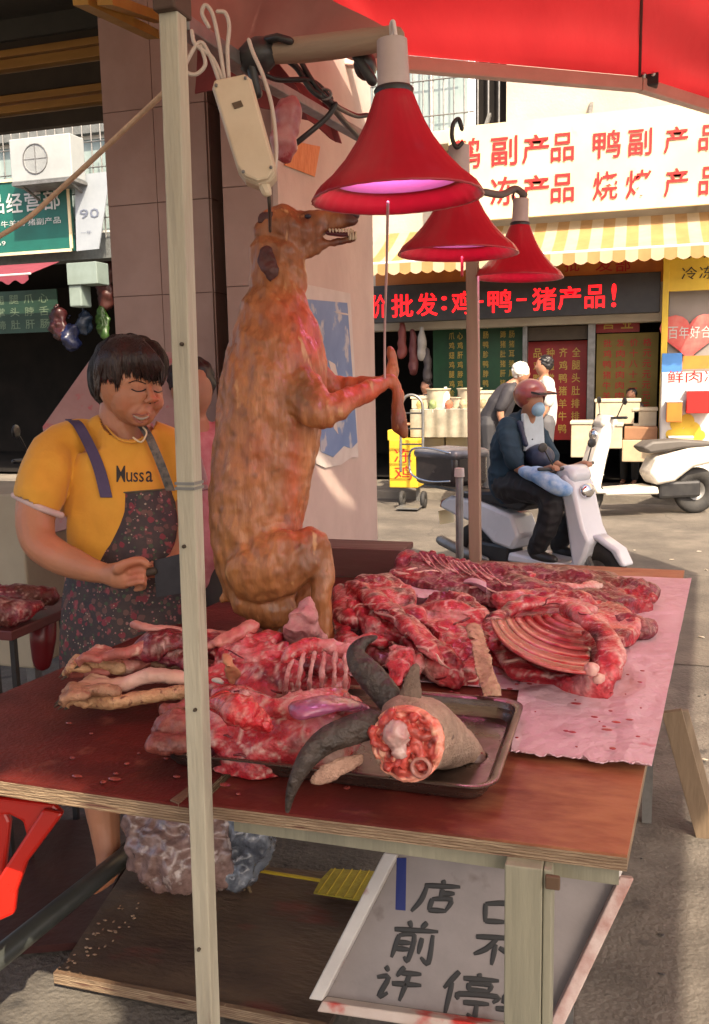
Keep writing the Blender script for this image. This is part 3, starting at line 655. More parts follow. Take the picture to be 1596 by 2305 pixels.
# rest of the canopy, behind and left, unseen; cream cloth added for neutral fill
bk = [R2, Vector((1.80, .2, ZC)), Vector((1.68, -3.6, ZC)), Vector((.2, -4.4, ZC)), Vector((-3.4, -3.4, ZC)), Vector((-3.2, -.3, ZC+.15))]
for a, b in zip(bk[:-1], bk[1:]):
    g = G(); tri_sheet(g, ap, b, a, 70 if a is not bk[0] and a.x > 1 or a is bk[0] else 12, cut=sun_gap); obj('fabric_panel', g, fillcan, cn, smooth=True)
g = G(); tri_sheet(g, ap, bk[-1], Vector((-2.4, 3.1, ZC+.12)), 16); tri_sheet(g, ap, Vector((-2.4, 3.1, ZC+.12)), A0, 30); obj('shade_panel', g, M['pinktarp'], cn, smooth=True)
for b in (rim[2], rim[3]):
    obj('seam', G().tube([ap+(b-ap)*t-Vector((0, 0, .012+.03*math.sin(math.pi*t))) for t in [i/14 for i in range(15)]], .007, 6), mat('dark_red_seam', (.12, .01, .01), None, 5, .7), cn)
D1 = (B_-A_); fr_ = G().bar(A_-D1*.15-Vector((0, 0, .04)), B_-Vector((0, 0, .04)), .050, .062); obj('rim_bar', fr_, M['barpaint'], cn, bevel=.005)
obj('rim_bar', G().bar(B_-Vector((0, 0, .04)), C_+(C_-B_)*.05-Vector((0, 0, .04)), .050, .062), M['barpaint'], cn, bevel=.005); obj('rim_bar', G().bar(C_-Vector((0, 0, .04)), R1-Vector((0, 0, .04)), .050, .062), M['barpaint'], cn, bevel=.005)
q = U(1458, 176, Z=ZC); obj('joint_clamp', G().bar(q-Vector((.05, 0, 0)), q+Vector((.05, .005, 0)), .075, .09), M['black'], cn, bevel=.008)
obj('clamp_bolt', G().tube([q+Vector((-.02, -.06, 0)), q+Vector((-.02, .06, 0))], .016, 8).tube([q+Vector((.025, -.06, 0)), q+Vector((.025, .06, 0))], .012, 8), M['chrome'], cn)
# dusty pink tarpaulin tucked under the canopy at the top centre + red flap
pt = thing('pink_tarpaulin', 'dusty pink tarpaulin hanging behind the wooden beam at the top', 'tarpaulin', U(620, 60, D=3.0))
def pf(a, b):
    u = 400+480*a; t_ = -60 if u < 735 else (u-735)*.53-6; e_ = 60+(u-400)*.55 if u < 590 else 128
    p = U(u, t_+(e_-t_)*b, D=2.75+.1*math.sin(a*5)); return p+CF*.03*math.sin(a*19+b*4)*b
obj('cloth', G().sheet(pf, 26, 8, .006), M['pinktarp'], pt, smooth='auto')
rfl = thing('red_flap', 'dark red canvas flap hanging behind the power box', 'canvas', U(620, 240, D=2.9))
def rf(a, b):
    u = 440+150*a+110*b*a; v = 40+170*b+40*a; return U(u, v, D=2.95)+CF*.04*math.sin(a*8+b*3)
obj('cloth', G().sheet(rf, 12, 10, .005), mat('dull_red_canvas', (.24, .05, .05), (.18, .035, .04), 4, .7, trans=.2), rfl, smooth='auto')
def rf2(a, b): return U(600+(760-600)*a+(-20)*b, 190+90*a+(240-120*a)*b, D=3.0)+CF*.03*math.sin(a*9+b*5)
obj('cloth', G().sheet(lambda a, b: U(590+150*a+30*b, 150+80*a+90*b, D=3.02)+CF*.03*math.sin(a*9), 10, 6, .005), bpy.data.materials['dull_red_canvas'], rfl, smooth='auto')
# roof posts and struts
st = thing('steel_strut', 'grey steel strut slanting down from the pole top past the power box', 'strut', U(600, 180, D=1.9))
obj('strut_bar', G().bar(U(405, 52, D=1.55), U(590, 180, D=1.85), .036, .026), M['galv'], st, bevel=.002)
obj('strut_bar', G().bar(U(592, 182, D=1.85), U(880, 345, D=2.5), .030, .02), M['galv'], st, bevel=.002)
# front pole
pp = thing('front_pole', 'pale square timber pole running up the front of the stall', 'pole', U(470, 2400, Y=1.13))
pa = U(474, 2420, Y=1.13); pb = U(388, 18, Y=1.13); pa = pa+(pa-pb)*(pa.z/(pb.z-pa.z))
obj('shaft', G().bar(pa, pb, .027, .027, up=(0, -1, 0)), mat('pale_painted_timber', (.50, .47, .36), (.34, .31, .235), 22, .55, .3, 60, stretch=(1, 1, .10), spots=(.20, .15, .11), sscale=34, sth=.60), pp, bevel=.002)
obj('pole_cap', G().bar(pb+Vector((0, 0, -.01)), pb+Vector((0, 0, .05)), .032, .05, up=(0, -1, 0)), mat('rust_brown', (.08, .045, .03), None, 12, .7), pp, bevel=.003)
for k, (zz) in enumerate((1.50, 1.22, .98, .60)):
    q = pa.lerp(pb, (zz-pa.z)/(pb.z-pa.z)); obj('nail', G().tube([q+Vector((.004*(-1)**k, -.0135, 0)), q+Vector((.004*(-1)**k, -.0165, 0))], .0028, 8), M['darkwood'], pp)
q = pa.lerp(pb, (1.30-pa.z)/(pb.z-pa.z)); obj('tie_wire', G().bar(q, q+Vector((0, 0, .004)), .030, .030, up=(0, -1, 0)).bar(q+Vector((0, 0, .007)), q+Vector((0, 0, .011)), .030, .030, up=(0, -1, 0)), M['galv'], pp)
# back poles on the far side of the table
bpz = U(1075, 1262, Z=.8)
tp = thing('back_pole', 'brown wooden pole at the back of the table under the third red lamp', 'pole', (bpz.x, bpz.y, 0))
top = U(1063, 560, Y=bpz.y)
obj('shaft', G().bar((bpz.x, bpz.y, 0), top, .040, .040, up=(0, -1, 0)), mat('brown_pole_wood', (.30, .20, .14), (.21, .14, .10), 10, .6, .15, 30, stretch=(1, 1, .1)), tp, bevel=.003)
z2 = U(1035, 1252, Z=.8); tp2 = thing('short_post', 'short galvanised post beside the brown pole', 'post', (z2.x, z2.y, 0))
obj('shaft', G().tube([(z2.x, z2.y, 0), U(1034, 1062, Y=z2.y)], .014, 10), M['galv'], tp2, smooth='auto')
obj('cap', G().lathe([(0, .012), (.017, .01), (.019, -.02), (.016, -.022)], U(1034, 1060, Y=z2.y), 12), M['white'], tp2, smooth='auto')
# wooden beam across the top
bm_ = thing('wooden_beam', 'short round wooden beam tied under the canopy above the first lamp', 'beam', U(735, 100, D=1.75))
bmp = [U(578, 118, D=1.75), U(680, 112, D=1.72), U(790, 98, D=1.68), U(886, 84, D=1.66)]
obj('beam_shaft', G().tube(spline(bmp, 4), [.022, .022, .023, .023, .024, .024, .024, .024, .023, .023, .022, .021, .021], 12), mat('beam_wood', (.36, .27, .19), (.25, .18, .13), 9, .65, .3, 40, stretch=(.2, 1, 1)), bm_, smooth='auto')
obj('black_tape', G().tube([U(572, 130, D=1.74), U(590, 122, D=1.74)], .034, 12).tube([U(600, 90, D=1.72), U(625, 84, D=1.70), U(652, 92, D=1.70)], .008, 6).tube([U(572, 105, D=1.73), U(566, 150, D=1.73), U(580, 210, D=1.74)], .010, 6), M['black'], bm_, smooth=True)
# clamp under the beam's right end
cl = thing('black_clamp', 'black light clamp fixed under the right end of the wooden beam', 'clamp', U(820, 150, D=1.72))
g = G().ell(U(822, 148, D=1.72), (.022, .03, .026), 12, 8).ell(U(812, 128, D=1.72), (.012, .014, .012), 8, 6).tube([U(800, 120, D=1.7), U(838, 182, D=1.7)], .010, 8); obj('clamp_body', g, M['black'], cl, smooth=True)
# ---- red lamps
def lampthing(label, u, v, D, diam, tilt, wire=None):
    c = U(u, v, D=D); r = diam/2; t = thing('red_lamp', label, 'lamp', c, 'red cone lamps hanging over the meat')
    R_ = Matrix.Rotation(math.radians(tilt), 3, CF)
    pr_ = [(.19, .64), (.235, .60), (.27, .545), (.345, .44), (.45, .33), (.60, .21), (.78, .10), (.93, .03), (1.0, -.03)]
    o_ = [(a*r, b*r*1.74) for a, b in pr_]; th = .0035
    g = G().lathe(o_+[(o_[-1][0]+.002, o_[-1][1]-.004)], c, 40, R_)
    g2 = [(a-th, b-th) for a, b in o_[::-1]]
    g = G().lathe([(.0005, o_[0][1]+.001)]+o_+[(o_[-1][0]+.002, o_[-1][1]-.004)]+g2+[(.0005, g2[-1][1])], c, 40, R_)
    g = G().lathe([(.0005, o_[0][1]+.001)]+o_+[(o_[-1][0]+.002, o_[-1][1]-.004)]+g2+[(.0005, g2[-1][1])], c, 96, R_)
    for i_, v_ in enumerate(g.v):      # fine pressed ridges and a slightly dented rim
        ax_ = R_ @ Vector((0, 0, 1)); h_ = (v_-c).dot(ax_); rv = v_-c-ax_*h_; an_ = 2*math.pi*(i_ % 96)/96
        g.v[i_] = v_+rv*(.0075*math.cos(an_*32)+.012*math.sin(an_*2+D*7)+.008*math.sin(an_*5+D*3))*(1 if rv.length > .02 else 0)
    obj('lamp_shade', g, lamp_red, t, smooth=True)
    inner = [(a-th*2.2, b-th*2) for a, b in o_[:-2]][::-1]; inner = [(inner[0][0], inner[0][1])]+inner
    obj('glow_lining', G().lathe(inner, c, 40, R_), lamp_in, t, smooth=True)  # purple bulb glow on red enamel painted as a pink lining
    zt2 = o_[0][1]
    obj('socket', G().lathe([(.001, zt2+.085*diam/.3), (.026*diam/.3, zt2+.08*diam/.3), (.028*diam/.3, zt2+.01), (.030*diam/.3, zt2-.004), (.02, zt2-.006)], c, 18, R_), socket, t, smooth='auto')
    obj('neck_ring', G().lathe([(.19*r+.003, zt2+.004), (.19*r+.006, zt2), (.19*r+.003, zt2-.012)], c, 24, R_), M['black'], t, smooth=True)
    bl = obj('bulb', G().ell(c+R_ @ Vector((0, 0, .100*diam/.3)), (.026, .026, .034), 16, 10).tube([c+R_ @ Vector((0, 0, .11)), c+R_ @ Vector((0, 0, zt2-.012))], .012, 8), bulbm, t, smooth=True)
    hk = R_ @ Vector((0, 0, zt2+.085*diam/.3))
    if wire: obj('hanging_wire', G().tube([c+hk]+wire, .0032, 6), M['white'], t)
    ld = bpy.data.lights.new('bulb_light', 'POINT'); ld.energy = .6; ld.color = (1, .50, .85); ld.shadow_soft_size = .03
    lo = bpy.data.objects.new('bulb_light', ld); COL.objects.link(lo); lo.parent = t; lo.location = R_ @ Vector((0, 0, .048*diam/.3))
    return t
lamp_red = mat('red_enamel', (.44, .012, .028), (.36, .009, .022), 5, .36, coat=.15, rvar=.05)
lamp_in = mat('pink_glow_lining', (.75, .30, .62), (.65, .24, .52), 6, .3, coat=.2)
socket = mat('grey_pink_socket', (.50, .42, .40), (.42, .34, .32), 9, .5)
bulbm = mat('lit_bulb', (.9, .7, .9), None, 4, .4, emit=(.9, .45, 1.0), estr=5)
L1 = lampthing('nearest and largest red lamp, above the hanging carcass\'s snout', 895, 432, 1.56, .300, -1.5, [U(893, 120, D=1.6), U(886, 60, D=1.62)])
L2 = lampthing('middle red lamp, partly hidden behind the nearest one', 1030, 562, 2.28, .305, 1)
L3 = lampthing('farthest and smallest red lamp, above the brown wooden pole', 1166, 618, 3.05, .300, 2)
# wiring
def cable(label, pts, r, m, name='cable', cat='cable', k=7):
    return tag(obj(name, G().tube(spline(pts, k), r, 7), m, smooth=True), label, cat)
lc = G(); lamp_line = [U(893, 120, D=1.62), U(1028, 430, D=2.28), U(1163, 470, D=3.05)]
cable('white cable loop through the hook of the nearest red lamp', [U(882, 92, D=1.64), U(880, 58, D=1.62), U(886, 50, D=1.61), U(892, 95, D=1.6), U(893, 150, D=1.57)], .0035, M['white'])
cable('thick black cable bundle sagging from the beam towards the second lamp', [U(636, 128, D=1.8), U(668, 152, D=1.8), U(700, 200, D=1.8), U(740, 232, D=1.82), U(790, 290, D=2.0), U(850, 340, D=2.2), U(1010, 420, D=2.6)], .0065, M['black'])
cable('black cable crossing just above the thicker sagging one', [U(670, 125, D=1.8), U(705, 185, D=1.8), U(748, 232, D=1.82), U(800, 260, D=2.0), U(860, 272, D=2.1), U(1000, 380, D=2.5)], .0055, M['black'])
cable('black cable running flat from the beam tape to the knot', [U(572, 150, D=1.76), U(620, 178, D=1.78), U(700, 182, D=1.8), U(745, 222, D=1.82)], .0055, M['black'])
cable('black cable slanting down left from the knot behind the power box', [U(755, 235, D=1.82), U(735, 265, D=1.82), U(680, 312, D=1.82), U(625, 355, D=1.84)], .0058, M['black'])
cable('small grey wire ring at the knot of black cables', [U(730+16*math.cos(t), 212+12*math.sin(t), D=1.80) for t in [i*.7 for i in range(10)]], .0025, M['galv'], k=3)
cable('black hook hanging over the left end of the billboard', [U(1040, 290, D=2.2), U(1032, 268, D=2.2), U(1020, 280, D=2.2), U(1018, 310, D=2.2), U(1028, 332, D=2.2), U(1040, 322, D=2.2)], .0055, M['black'], 'wire_hook', 'hook')
cable('grey cable stub tied above the third lamp', [U(1090, 432, D=2.9), U(1130, 438, D=2.95), U(1160, 425, D=3.0), U(1180, 438, D=3.0)], .012, mat('grey_tape', (.16, .14, .13), None, 6, .7))
cable('black wire hanger of the third lamp', [U(1163, 470, D=3.05), U(1155, 445, D=3.05), U(1163, 420, D=3.05), U(1172, 445, D=3.05), U(1165, 470, D=3.05)], .004, M['black'])
cable('pink hanging rod below the middle lamp', [U(1040, 580, D=2.3), U(1040, 620, D=2.3)], .004, M['redsheet'], k=2)
# power box with loops
px_ = thing('power_box', 'grimy white plastic power box hanging at a slant from cable loops', 'power box', U(550, 290, D=1.42))
D0 = 1.42
def pbx(a, b, o=0):   # a across 0..1, b down 0..1
    p = U(472, 182, D=D0)*(1-a)*(1-b)+U(562, 163, D=D0)*a*(1-b)+U(628, 398, D=D0)*a*b+U(545, 418, D=D0)*(1-a)*b
    return p+CF*o
out = [(.0, .06), (.08, .0), (.9, .0), (1.0, .05), (1.0, .88), (.93, .97), (.72, 1.03), (.42, 1.03), (.12, .95), (0, .84)]
boxm = mat('grimy_white_plastic', (.62, .52, .38), (.52, .42, .29), 6, .5, .06, spots=(.25, .17, .10), sscale=22, sth=.66)
obj('casing', G().plate([pbx(a, b) for a, b in out], CF*.034), boxm, px_, bevel=.007)
obj('cover', G().plate([pbx(.03+.94*a, .02+.96*b, -.008) for a, b in out], CF*.0078), boxm, px_, bevel=.004)
obj('indicator', G().plate([pbx(a, b, -.0105) for a, b in ((.36, .27), (.60, .262), (.62, .315), (.39, .325))], CF*.003), mat('brown_window', (.10, .06, .035), None, 6, .3), px_)
obj('cable_gland', G().tube([pbx(.55, 1.0, .012), pbx(.58, 1.08, .012)], .009, 8), boxm, px_, smooth='auto')
for a, b in ((.12, .08), (.86, .07), (.14, .9), (.86, .92)): obj('screw', G().ell(pbx(a, b, -.010), (.003, .003, .003), 6, 4), M['galv'], px_)
wl = [('white cable loop standing above the power box', [(505, 175), (492, 90), (478, 30), (462, 12), (455, 30), (470, 60)]), ('white cable bending out of the power box to the right', [(515, 172), (512, 110), (516, 60), (508, 30), (490, 26)]),
      ('white cable loop hanging left of the power box', [(492, 178), (470, 120), (450, 95), (425, 130), (416, 158), (440, 168), (462, 145), (452, 105)]), ('white cable running behind the box top', [(500, 176), (478, 130), (440, 100), (432, 70)]),
      ('thin white wire hanging right of the power box', [(560, 90), (570, 120), (592, 170), (612, 240), (622, 330), (618, 400)])]
for lab, p in wl: cable(lab, [U(a, b, D=1.44) for a, b in p], .0034, mat('dirty_white_cable', (.55, .47, .40), None, 5, .5) if 'dirty_white_cable' not in bpy.data.materials else bpy.data.materials['dirty_white_cable'])
cable('thin brown cord dropping from the power box behind the carcass', [U(604, 425, D=1.45), U(607, 470, D=1.45), U(608, 520, D=1.7)], .003, M['darkwood'])
pbt = organic(G().ell(U(648, 265, D=1.75), (.03, .02, .045), 12, 8).ell(U(640, 320, D=1.75), (.026, .02, .04), 12, 8), .006, 2, lambda p: .008*noise.noise(p*40))
tag(obj('plastic_bag', pbt, mat('crumpled_red_plastic', (.32, .05, .06), (.45, .2, .2), 18, .3), smooth=True), 'crumpled red and clear plastic bag tucked behind the power box', 'bag')
cable('pale rope tied to the front pole and sloping down to the left edge', [U(372, 206, Y=1.2), U(250, 320, Y=1.25), U(120, 440, Y=1.3), U(50, 500, Y=1.3), U(-60, 565, Y=1.3)], .0042, mat('pale_rope', (.55, .38, .25), (.45, .3, .2), 60, .8, .3, 90), 'rope', 'rope')
# string from the lamp to the paw
cable('thin pale string hanging from the nearest lamp to the raised paw', [U(873, 455, D=1.62), U(870, 600, D=1.85), U(866, 740, D=2.05), U(866, 850, D=2.14)], .0028, mat('pink_string', (.62, .45, .42), None, 5, .6), 'string', 'string')
# ================================================================ tables
ZT = .80
def U8(u, v, h=0): return U(u, v, Z=ZT+h)
redply = mat('red_film_plywood', (.135, .018, .014), (.080, .012, .010), 9, .5, .2, 120, spots=(.21, .06, .04), sscale=11, sth=.62, rvar=.15, spec=.3)
edge = mat('plywood_edge', (.38, .28, .18), (.22, .15, .095), 26, .75, .5, 60, stretch=(.5, .5, 5), spots=(.11, .04, .03), sscale=16, sth=.58, wave=((.16, .095, .055), 70, 'Z', .78, 1.5))
def board(name, label, pts, th, top, edg, z=ZT, cat='table'):
    t = thing(name, label, cat, (sum(p[0] for p in pts)/4, sum(p[1] for p in pts)/4, 0))
    P_ = [Vector((p[0], p[1], z-.004)) for p in pts]
    obj('tabletop', G().plate([p+Vector((0, 0, .004)) for p in P_], (0, 0, -.004)), top, t)
    obj('plywood_core', G().plate([p-Vector((0, 0, .0002)) for p in P_], (0, 0, -th)), edg, t)
    return t
litendm = mat('red_plywood_lit_end', (.155, .022, .016), (.10, .016, .012), 9, .52, .08, 90, spots=(.20, .05, .03), sscale=14, sth=.64, rvar=.15, spec=.35)
nt = litendm.node_tree; b_ = nt.nodes['Principled BSDF']; src = b_.inputs['Base Color'].links[0].from_socket      # warm sunlight painted in as paler wood towards the right end
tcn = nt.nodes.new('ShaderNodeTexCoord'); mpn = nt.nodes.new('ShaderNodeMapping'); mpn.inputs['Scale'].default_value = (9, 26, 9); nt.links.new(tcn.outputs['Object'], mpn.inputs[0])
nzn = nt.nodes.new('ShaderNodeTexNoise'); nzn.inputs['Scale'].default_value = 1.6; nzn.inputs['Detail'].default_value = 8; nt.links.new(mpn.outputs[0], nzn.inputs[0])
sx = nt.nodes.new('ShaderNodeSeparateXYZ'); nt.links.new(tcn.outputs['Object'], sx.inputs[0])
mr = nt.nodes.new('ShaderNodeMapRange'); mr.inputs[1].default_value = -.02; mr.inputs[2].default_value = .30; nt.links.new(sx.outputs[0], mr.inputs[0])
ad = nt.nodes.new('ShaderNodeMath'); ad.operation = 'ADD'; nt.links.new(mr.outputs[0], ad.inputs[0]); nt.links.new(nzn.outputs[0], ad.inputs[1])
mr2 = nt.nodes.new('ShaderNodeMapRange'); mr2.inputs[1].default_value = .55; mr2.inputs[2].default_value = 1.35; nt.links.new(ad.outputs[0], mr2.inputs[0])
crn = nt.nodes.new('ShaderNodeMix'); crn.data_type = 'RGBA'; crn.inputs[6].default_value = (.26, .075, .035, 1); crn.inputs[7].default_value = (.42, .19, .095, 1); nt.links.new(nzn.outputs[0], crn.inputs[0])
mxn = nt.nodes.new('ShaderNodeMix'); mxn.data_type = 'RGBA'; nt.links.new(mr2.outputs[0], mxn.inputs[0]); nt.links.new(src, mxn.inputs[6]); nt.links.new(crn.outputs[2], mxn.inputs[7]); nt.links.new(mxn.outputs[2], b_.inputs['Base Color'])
FRc = U8(1412, 1925); FLc = U8(458, 1808); BRc = U8(1541, 1284)
BLc = Vector((FLc.x+.02, 3.12, ZT))
tr = board('market_table', 'right hand market table of red plywood carrying the pink cloth', [FLc, FRc, BRc, BLc], .020, litendm, edge)
def legp(t, u, z0, w_=.04, m=None, y=None, bottom=None):
    pass
legm = mat('weathered_leg_timber', (.30, .29, .21), (.20, .195, .145), 9, .7, .25, 40, stretch=(1, 1, .12))
a = U(1184, 1948, Z=ZT-.04); obj('leg', G().box((a.x-.026, 1.17, 0), (a.x+.026, 1.20, ZT-.0245)).obox((a.x+.027, 1.172, 0), (.012, 0, 0), (0, .05, 0), (0, 0, ZT-.025)), legm, tr, bevel=.002)
b = U(1347, 1945, Z=ZT-.06); obj('leg', G().bar(Vector((BRc.x-.1, 2.9, 0)), Vector((BRc.x-.1, 2.9, ZT-.025)), .03), M['galv'], tr)
obj('leg', G().bar(Vector((-.105, 1.86, 0)), Vector((-.085, 1.86, ZT-.025)), .014, .02), M['galv'], tr)
obj('leg', G().bar(Vector((BLc.x+.1, 2.9, 0)), Vector((BLc.x+.1, 2.9, ZT-.025)), .03), M['galv'], tr)
obj('rail', G().box((FLc.x+.04, 1.205, ZT-.052), (FRc.x-.01, 1.225, ZT-.0245)), legm, tr)
obj('clamp_knob', G().box((a.x+.03, 1.165, ZT-.05), (a.x+.05, 1.172, ZT-.03)), mat('rusty_clamp', (.12, .07, .04), None, 20, .7), tr, bevel=.002)
BL0 = U8(-130, 1648); BL1 = U8(152, 1548)
tl = board('market_table', 'left hand market table of dark red plywood under the pile of legs and paws', [Vector((-1.32, 1.18, 0)), U8(424, 1812), Vector((-.64, 3.0, 0)), Vector((-1.08, 3.0, 0))], .026, redply, edge, z=ZT-.001)
for x, y in ((-1.30, 1.24), (-1.02, 2.8)): obj('leg', G().box((x, y, 0), (x+.035, y+.035, ZT-.033)), legm, tl)
obj('split_corner', G().plate([U8(383, 1800, .001), U8(422, 1772, .001), U8(430, 1784, .001), U8(402, 1808, .001)], (0, 0, -.02)), edge, tl)
# far crate / plank at the back
fp = thing('back_plank', 'dark brown plank standing at the back of the table below the pink wall', 'plank', U8(820, 1300))
pA = U8(740, 1298); pB = U8(990, 1322)
zpl = U(820, 1236, Y=pA.y).z
obj('board', G().box((pA.x-.3, pA.y, ZT+.002), (U(905, 1290, Y=pA.y).x, pA.y+.02, zpl)), mat('dark_red_plank', (.13, .05, .04), (.09, .035, .03), 6, .6, .2, 30, stretch=(.2, 1, 1)), fp, bevel=.003)
obj('ledge', G().box((pA.x-.3, pA.y+.02, zpl-.02), (U(905, 1290, Y=pA.y).x, pA.y+.16, zpl)), bpy.data.materials['dark_red_plank'], fp, bevel=.003)
# pink cloth with ragged front edge
pinkc = mat('pink_cloth', (.62, .42, .47), (.56, .37, .42), 5, .70, .5, 28, spots=(.50, .17, .20), sscale=15, sth=.69, stretch=(1, 1, 1))
fx0, fx1 = U8(905, 1560), U8(1462, 1745)
def cl_fn(a, b):
    # b: 0 front .. 1 back ; a: 0 left .. 1 right
    fu = 1150+(1465-1150)*a; fv = 1706+(1745-1706)*a
    f_ = U8(fu, fv); yb = BRc.y-.16
    bx_ = Vector((-.30+(BRc.x-.008+.02+.30)*a, yb, 0)) 
    x = f_.x*(1-b)+bx_.x*b; y = f_.y*(1-b)+bx_.y*b
    if b == 0: y += .014*noise.noise(Vector((a*9, 3, 0)))+.007*noise.noise(Vector((a*40, 1, 0)))
    return Vector((x, y, ZT+.005+.0035*(1+noise.noise(Vector((x*7, y*5, 0))))+.005*max(0, 1-5*abs(noise.noise(Vector((x*5+3, y*4, 2)))))+(.006*(1+noise.noise(Vector((a*16, 8, 0)))) if b == 0 else 0)))
g = G().sheet(cl_fn, 110, 110, .002)
def cl2(a, b):   # left part behind the tray
    x = U8(880, 1560).x-.25+.6*a; y = 1.80+(2.9-1.80)*b
    return Vector((x, y, ZT+.003+.003*(1+noise.noise(Vector((x*7, y*5, 3))))))
g.sheet(cl2, 12, 12, .002)
ct = obj('cloth', g, pinkc, smooth='auto'); tag(ct, 'pink cloth with a ragged front edge spread over the right of the table', 'cloth')
cfold = G().sheet(lambda a, b: U8(905+190*a, 1345-45*b+18*math.sin(a*6), .05+.035*math.sin(b*3.1)*(1+.4*math.sin(a*9))), 16, 8, .003)
tag(obj('cloth_fold', cfold, pinkc, smooth='auto'), 'crumpled pale pink cloth end between the ribs and the red flank', 'cloth')
# ================================================================ meat
redm = mat('raw_red_meat', (1, 1, 1), (.74, .66, .66), 110, .34, .35, 150, coat=.3, attr=True, rvar=.12, ramp=(.40, .66))
darkm = mat('dark_dried_meat', (1, .95, .95), (.62, .55, .55), 120, .40, .35, 150, coat=.2, attr=True, rvar=.12)
pinkm = mat('pale_pink_meat', (1, 1, 1), (.80, .70, .70), 90, .28, .35, 130, coat=.45, attr=True, rvar=.1)
fat = mat('fat_and_membrane', (.70, .46, .38), (.62, .28, .25), 18, .35, .2, 50, coat=.3)
bone = mat('bone', (.62, .36, .33), (.5, .12, .12), 60, .35, .3, 120, coat=.3)
hide = mat('singed_tan_hide', (.38, .22, .13), (.26, .13, .07), 40, .55, .4, 140, attr=True, spots=(.13, .06, .035), sscale=60, sth=.62)
paw = mat('pale_yellow_skin', (.56, .36, .19), (.42, .22, .11), 45, .5, .4, 140, attr=True, spots=(.22, .09, .05), sscale=70, sth=.60)
def crease(amp, fr_=18, seed=0):
    o = Vector((seed*1.7, 3, seed))
    def f(p):
        q = p*fr_+o; md = min(1, max(.12, noise.noise(q*.45+Vector((5, 5, 5)))*1.6+.5)); w_ = Vector((q.x*1.0, q.y*.5, q.z*1.3)); r1 = 1-2*abs(noise.noise(q*.9)); r2 = 1-2*abs(noise.noise(w_*2.4)); r3 = noise.noise(w_*6)
        return amp*(noise.noise(q*.5)*1.5+r1*.5+md*(r2*.40+r3*.22))
    return f
def rn(amp, fr_=14, rid=0):
    def f(p):
        v = noise.noise(p*fr_)*amp+noise.noise(p*fr_*2.7)*amp*.5+noise.noise(p*fr_*6)*amp*.22
        return v
    return f
def palette(kind, seed=0):
    o = Vector((seed*3.1, 7+seed, 2)); C = dict(deep=(.19, .010, .018), red=(.42, .018, .030), bright=(.62, .06, .072), pink=(.70, .26, .26), fat=(.74, .52, .45), brown=(.17, .055, .04), purple=(.26, .05, .08))
    W = dict(red=('deep', 'red', 'bright', 'pink'), dark=('brown', 'deep', 'purple', 'red'), pink=('red', 'bright', 'pink', 'fat'), offal=('brown', 'deep', 'brown', 'pink'))[kind]
    fv = dict(red=.93, dark=.95, pink=.92, offal=.95)[kind]; W = [Vector(C[w]) for w in W]; F = Vector(C['fat'])
    def f(p):
        q = p*9+o; fb = Vector((q.x*3.2+q.y*2, q.y*1.2, q.z*5)); n = noise.noise(q)*.95+noise.noise(fb)*.55+noise.noise(fb*2.6)*.28; t = min(2.999, max(0, (n*.9+.48)*3)); i = int(t); t -= i; t = t*t*(3-2*t)
        c = W[i]*(1-t)+W[min(3, i+1)]*t
        r1 = 1-abs(noise.noise(Vector((q.x*1.6, q.y*1.6, q.z*2.6))*1.3)); r2 = 1-abs(noise.noise(q*4+o))
        k1 = min(1, max(0, (r1-fv)/.06))*.75; c = c*(1-k1)+F*k1
        if r2 > .982: c = c*.6+F*.4
        k2 = min(1, max(0, -noise.noise(q*2.7+Vector((9, 9, 9)))*2.6-.75)); c = c*(1-.7*k2)
        return tuple(c)
    return f
def vary(lo=.55, hi=1.35, fq=11, seed=0):
    o = Vector((seed*3.1, 7, 2))
    def f(p):
        n = noise.noise(p*fq+o)*.6+noise.noise(p*fq*3+o)*.4; k = lo+(hi-lo)*min(1, max(0, n*.9+.5)); return (k, k*.95, k*.95)
    return f
def hp_(u, v, h): return U(u, v, Z=ZT+h)
def lump(g, pts, asp=.8):
    """pts (u, v, height_of_centre, r_px)"""
    P_ = []; R = []
    for (u, v, h, r) in pts:
        p = hp_(u, v, h); P_.append(p); R.append(r*depth(p)/FPX)
    if len(P_) == 1: g.ell(P_[0], (R[0], R[0], R[0]*asp)); return g
    Q = spline(P_, 3); m = len(P_); RR = []
    for i in range(len(Q)):
        t = i/3; k = min(int(t), m-2); RR.append(R[k]*(1-(t-k))+R[k+1]*(t-k))
    g.tube(Q, RR, 12, up=(0, 0, 1), asp=asp); return g
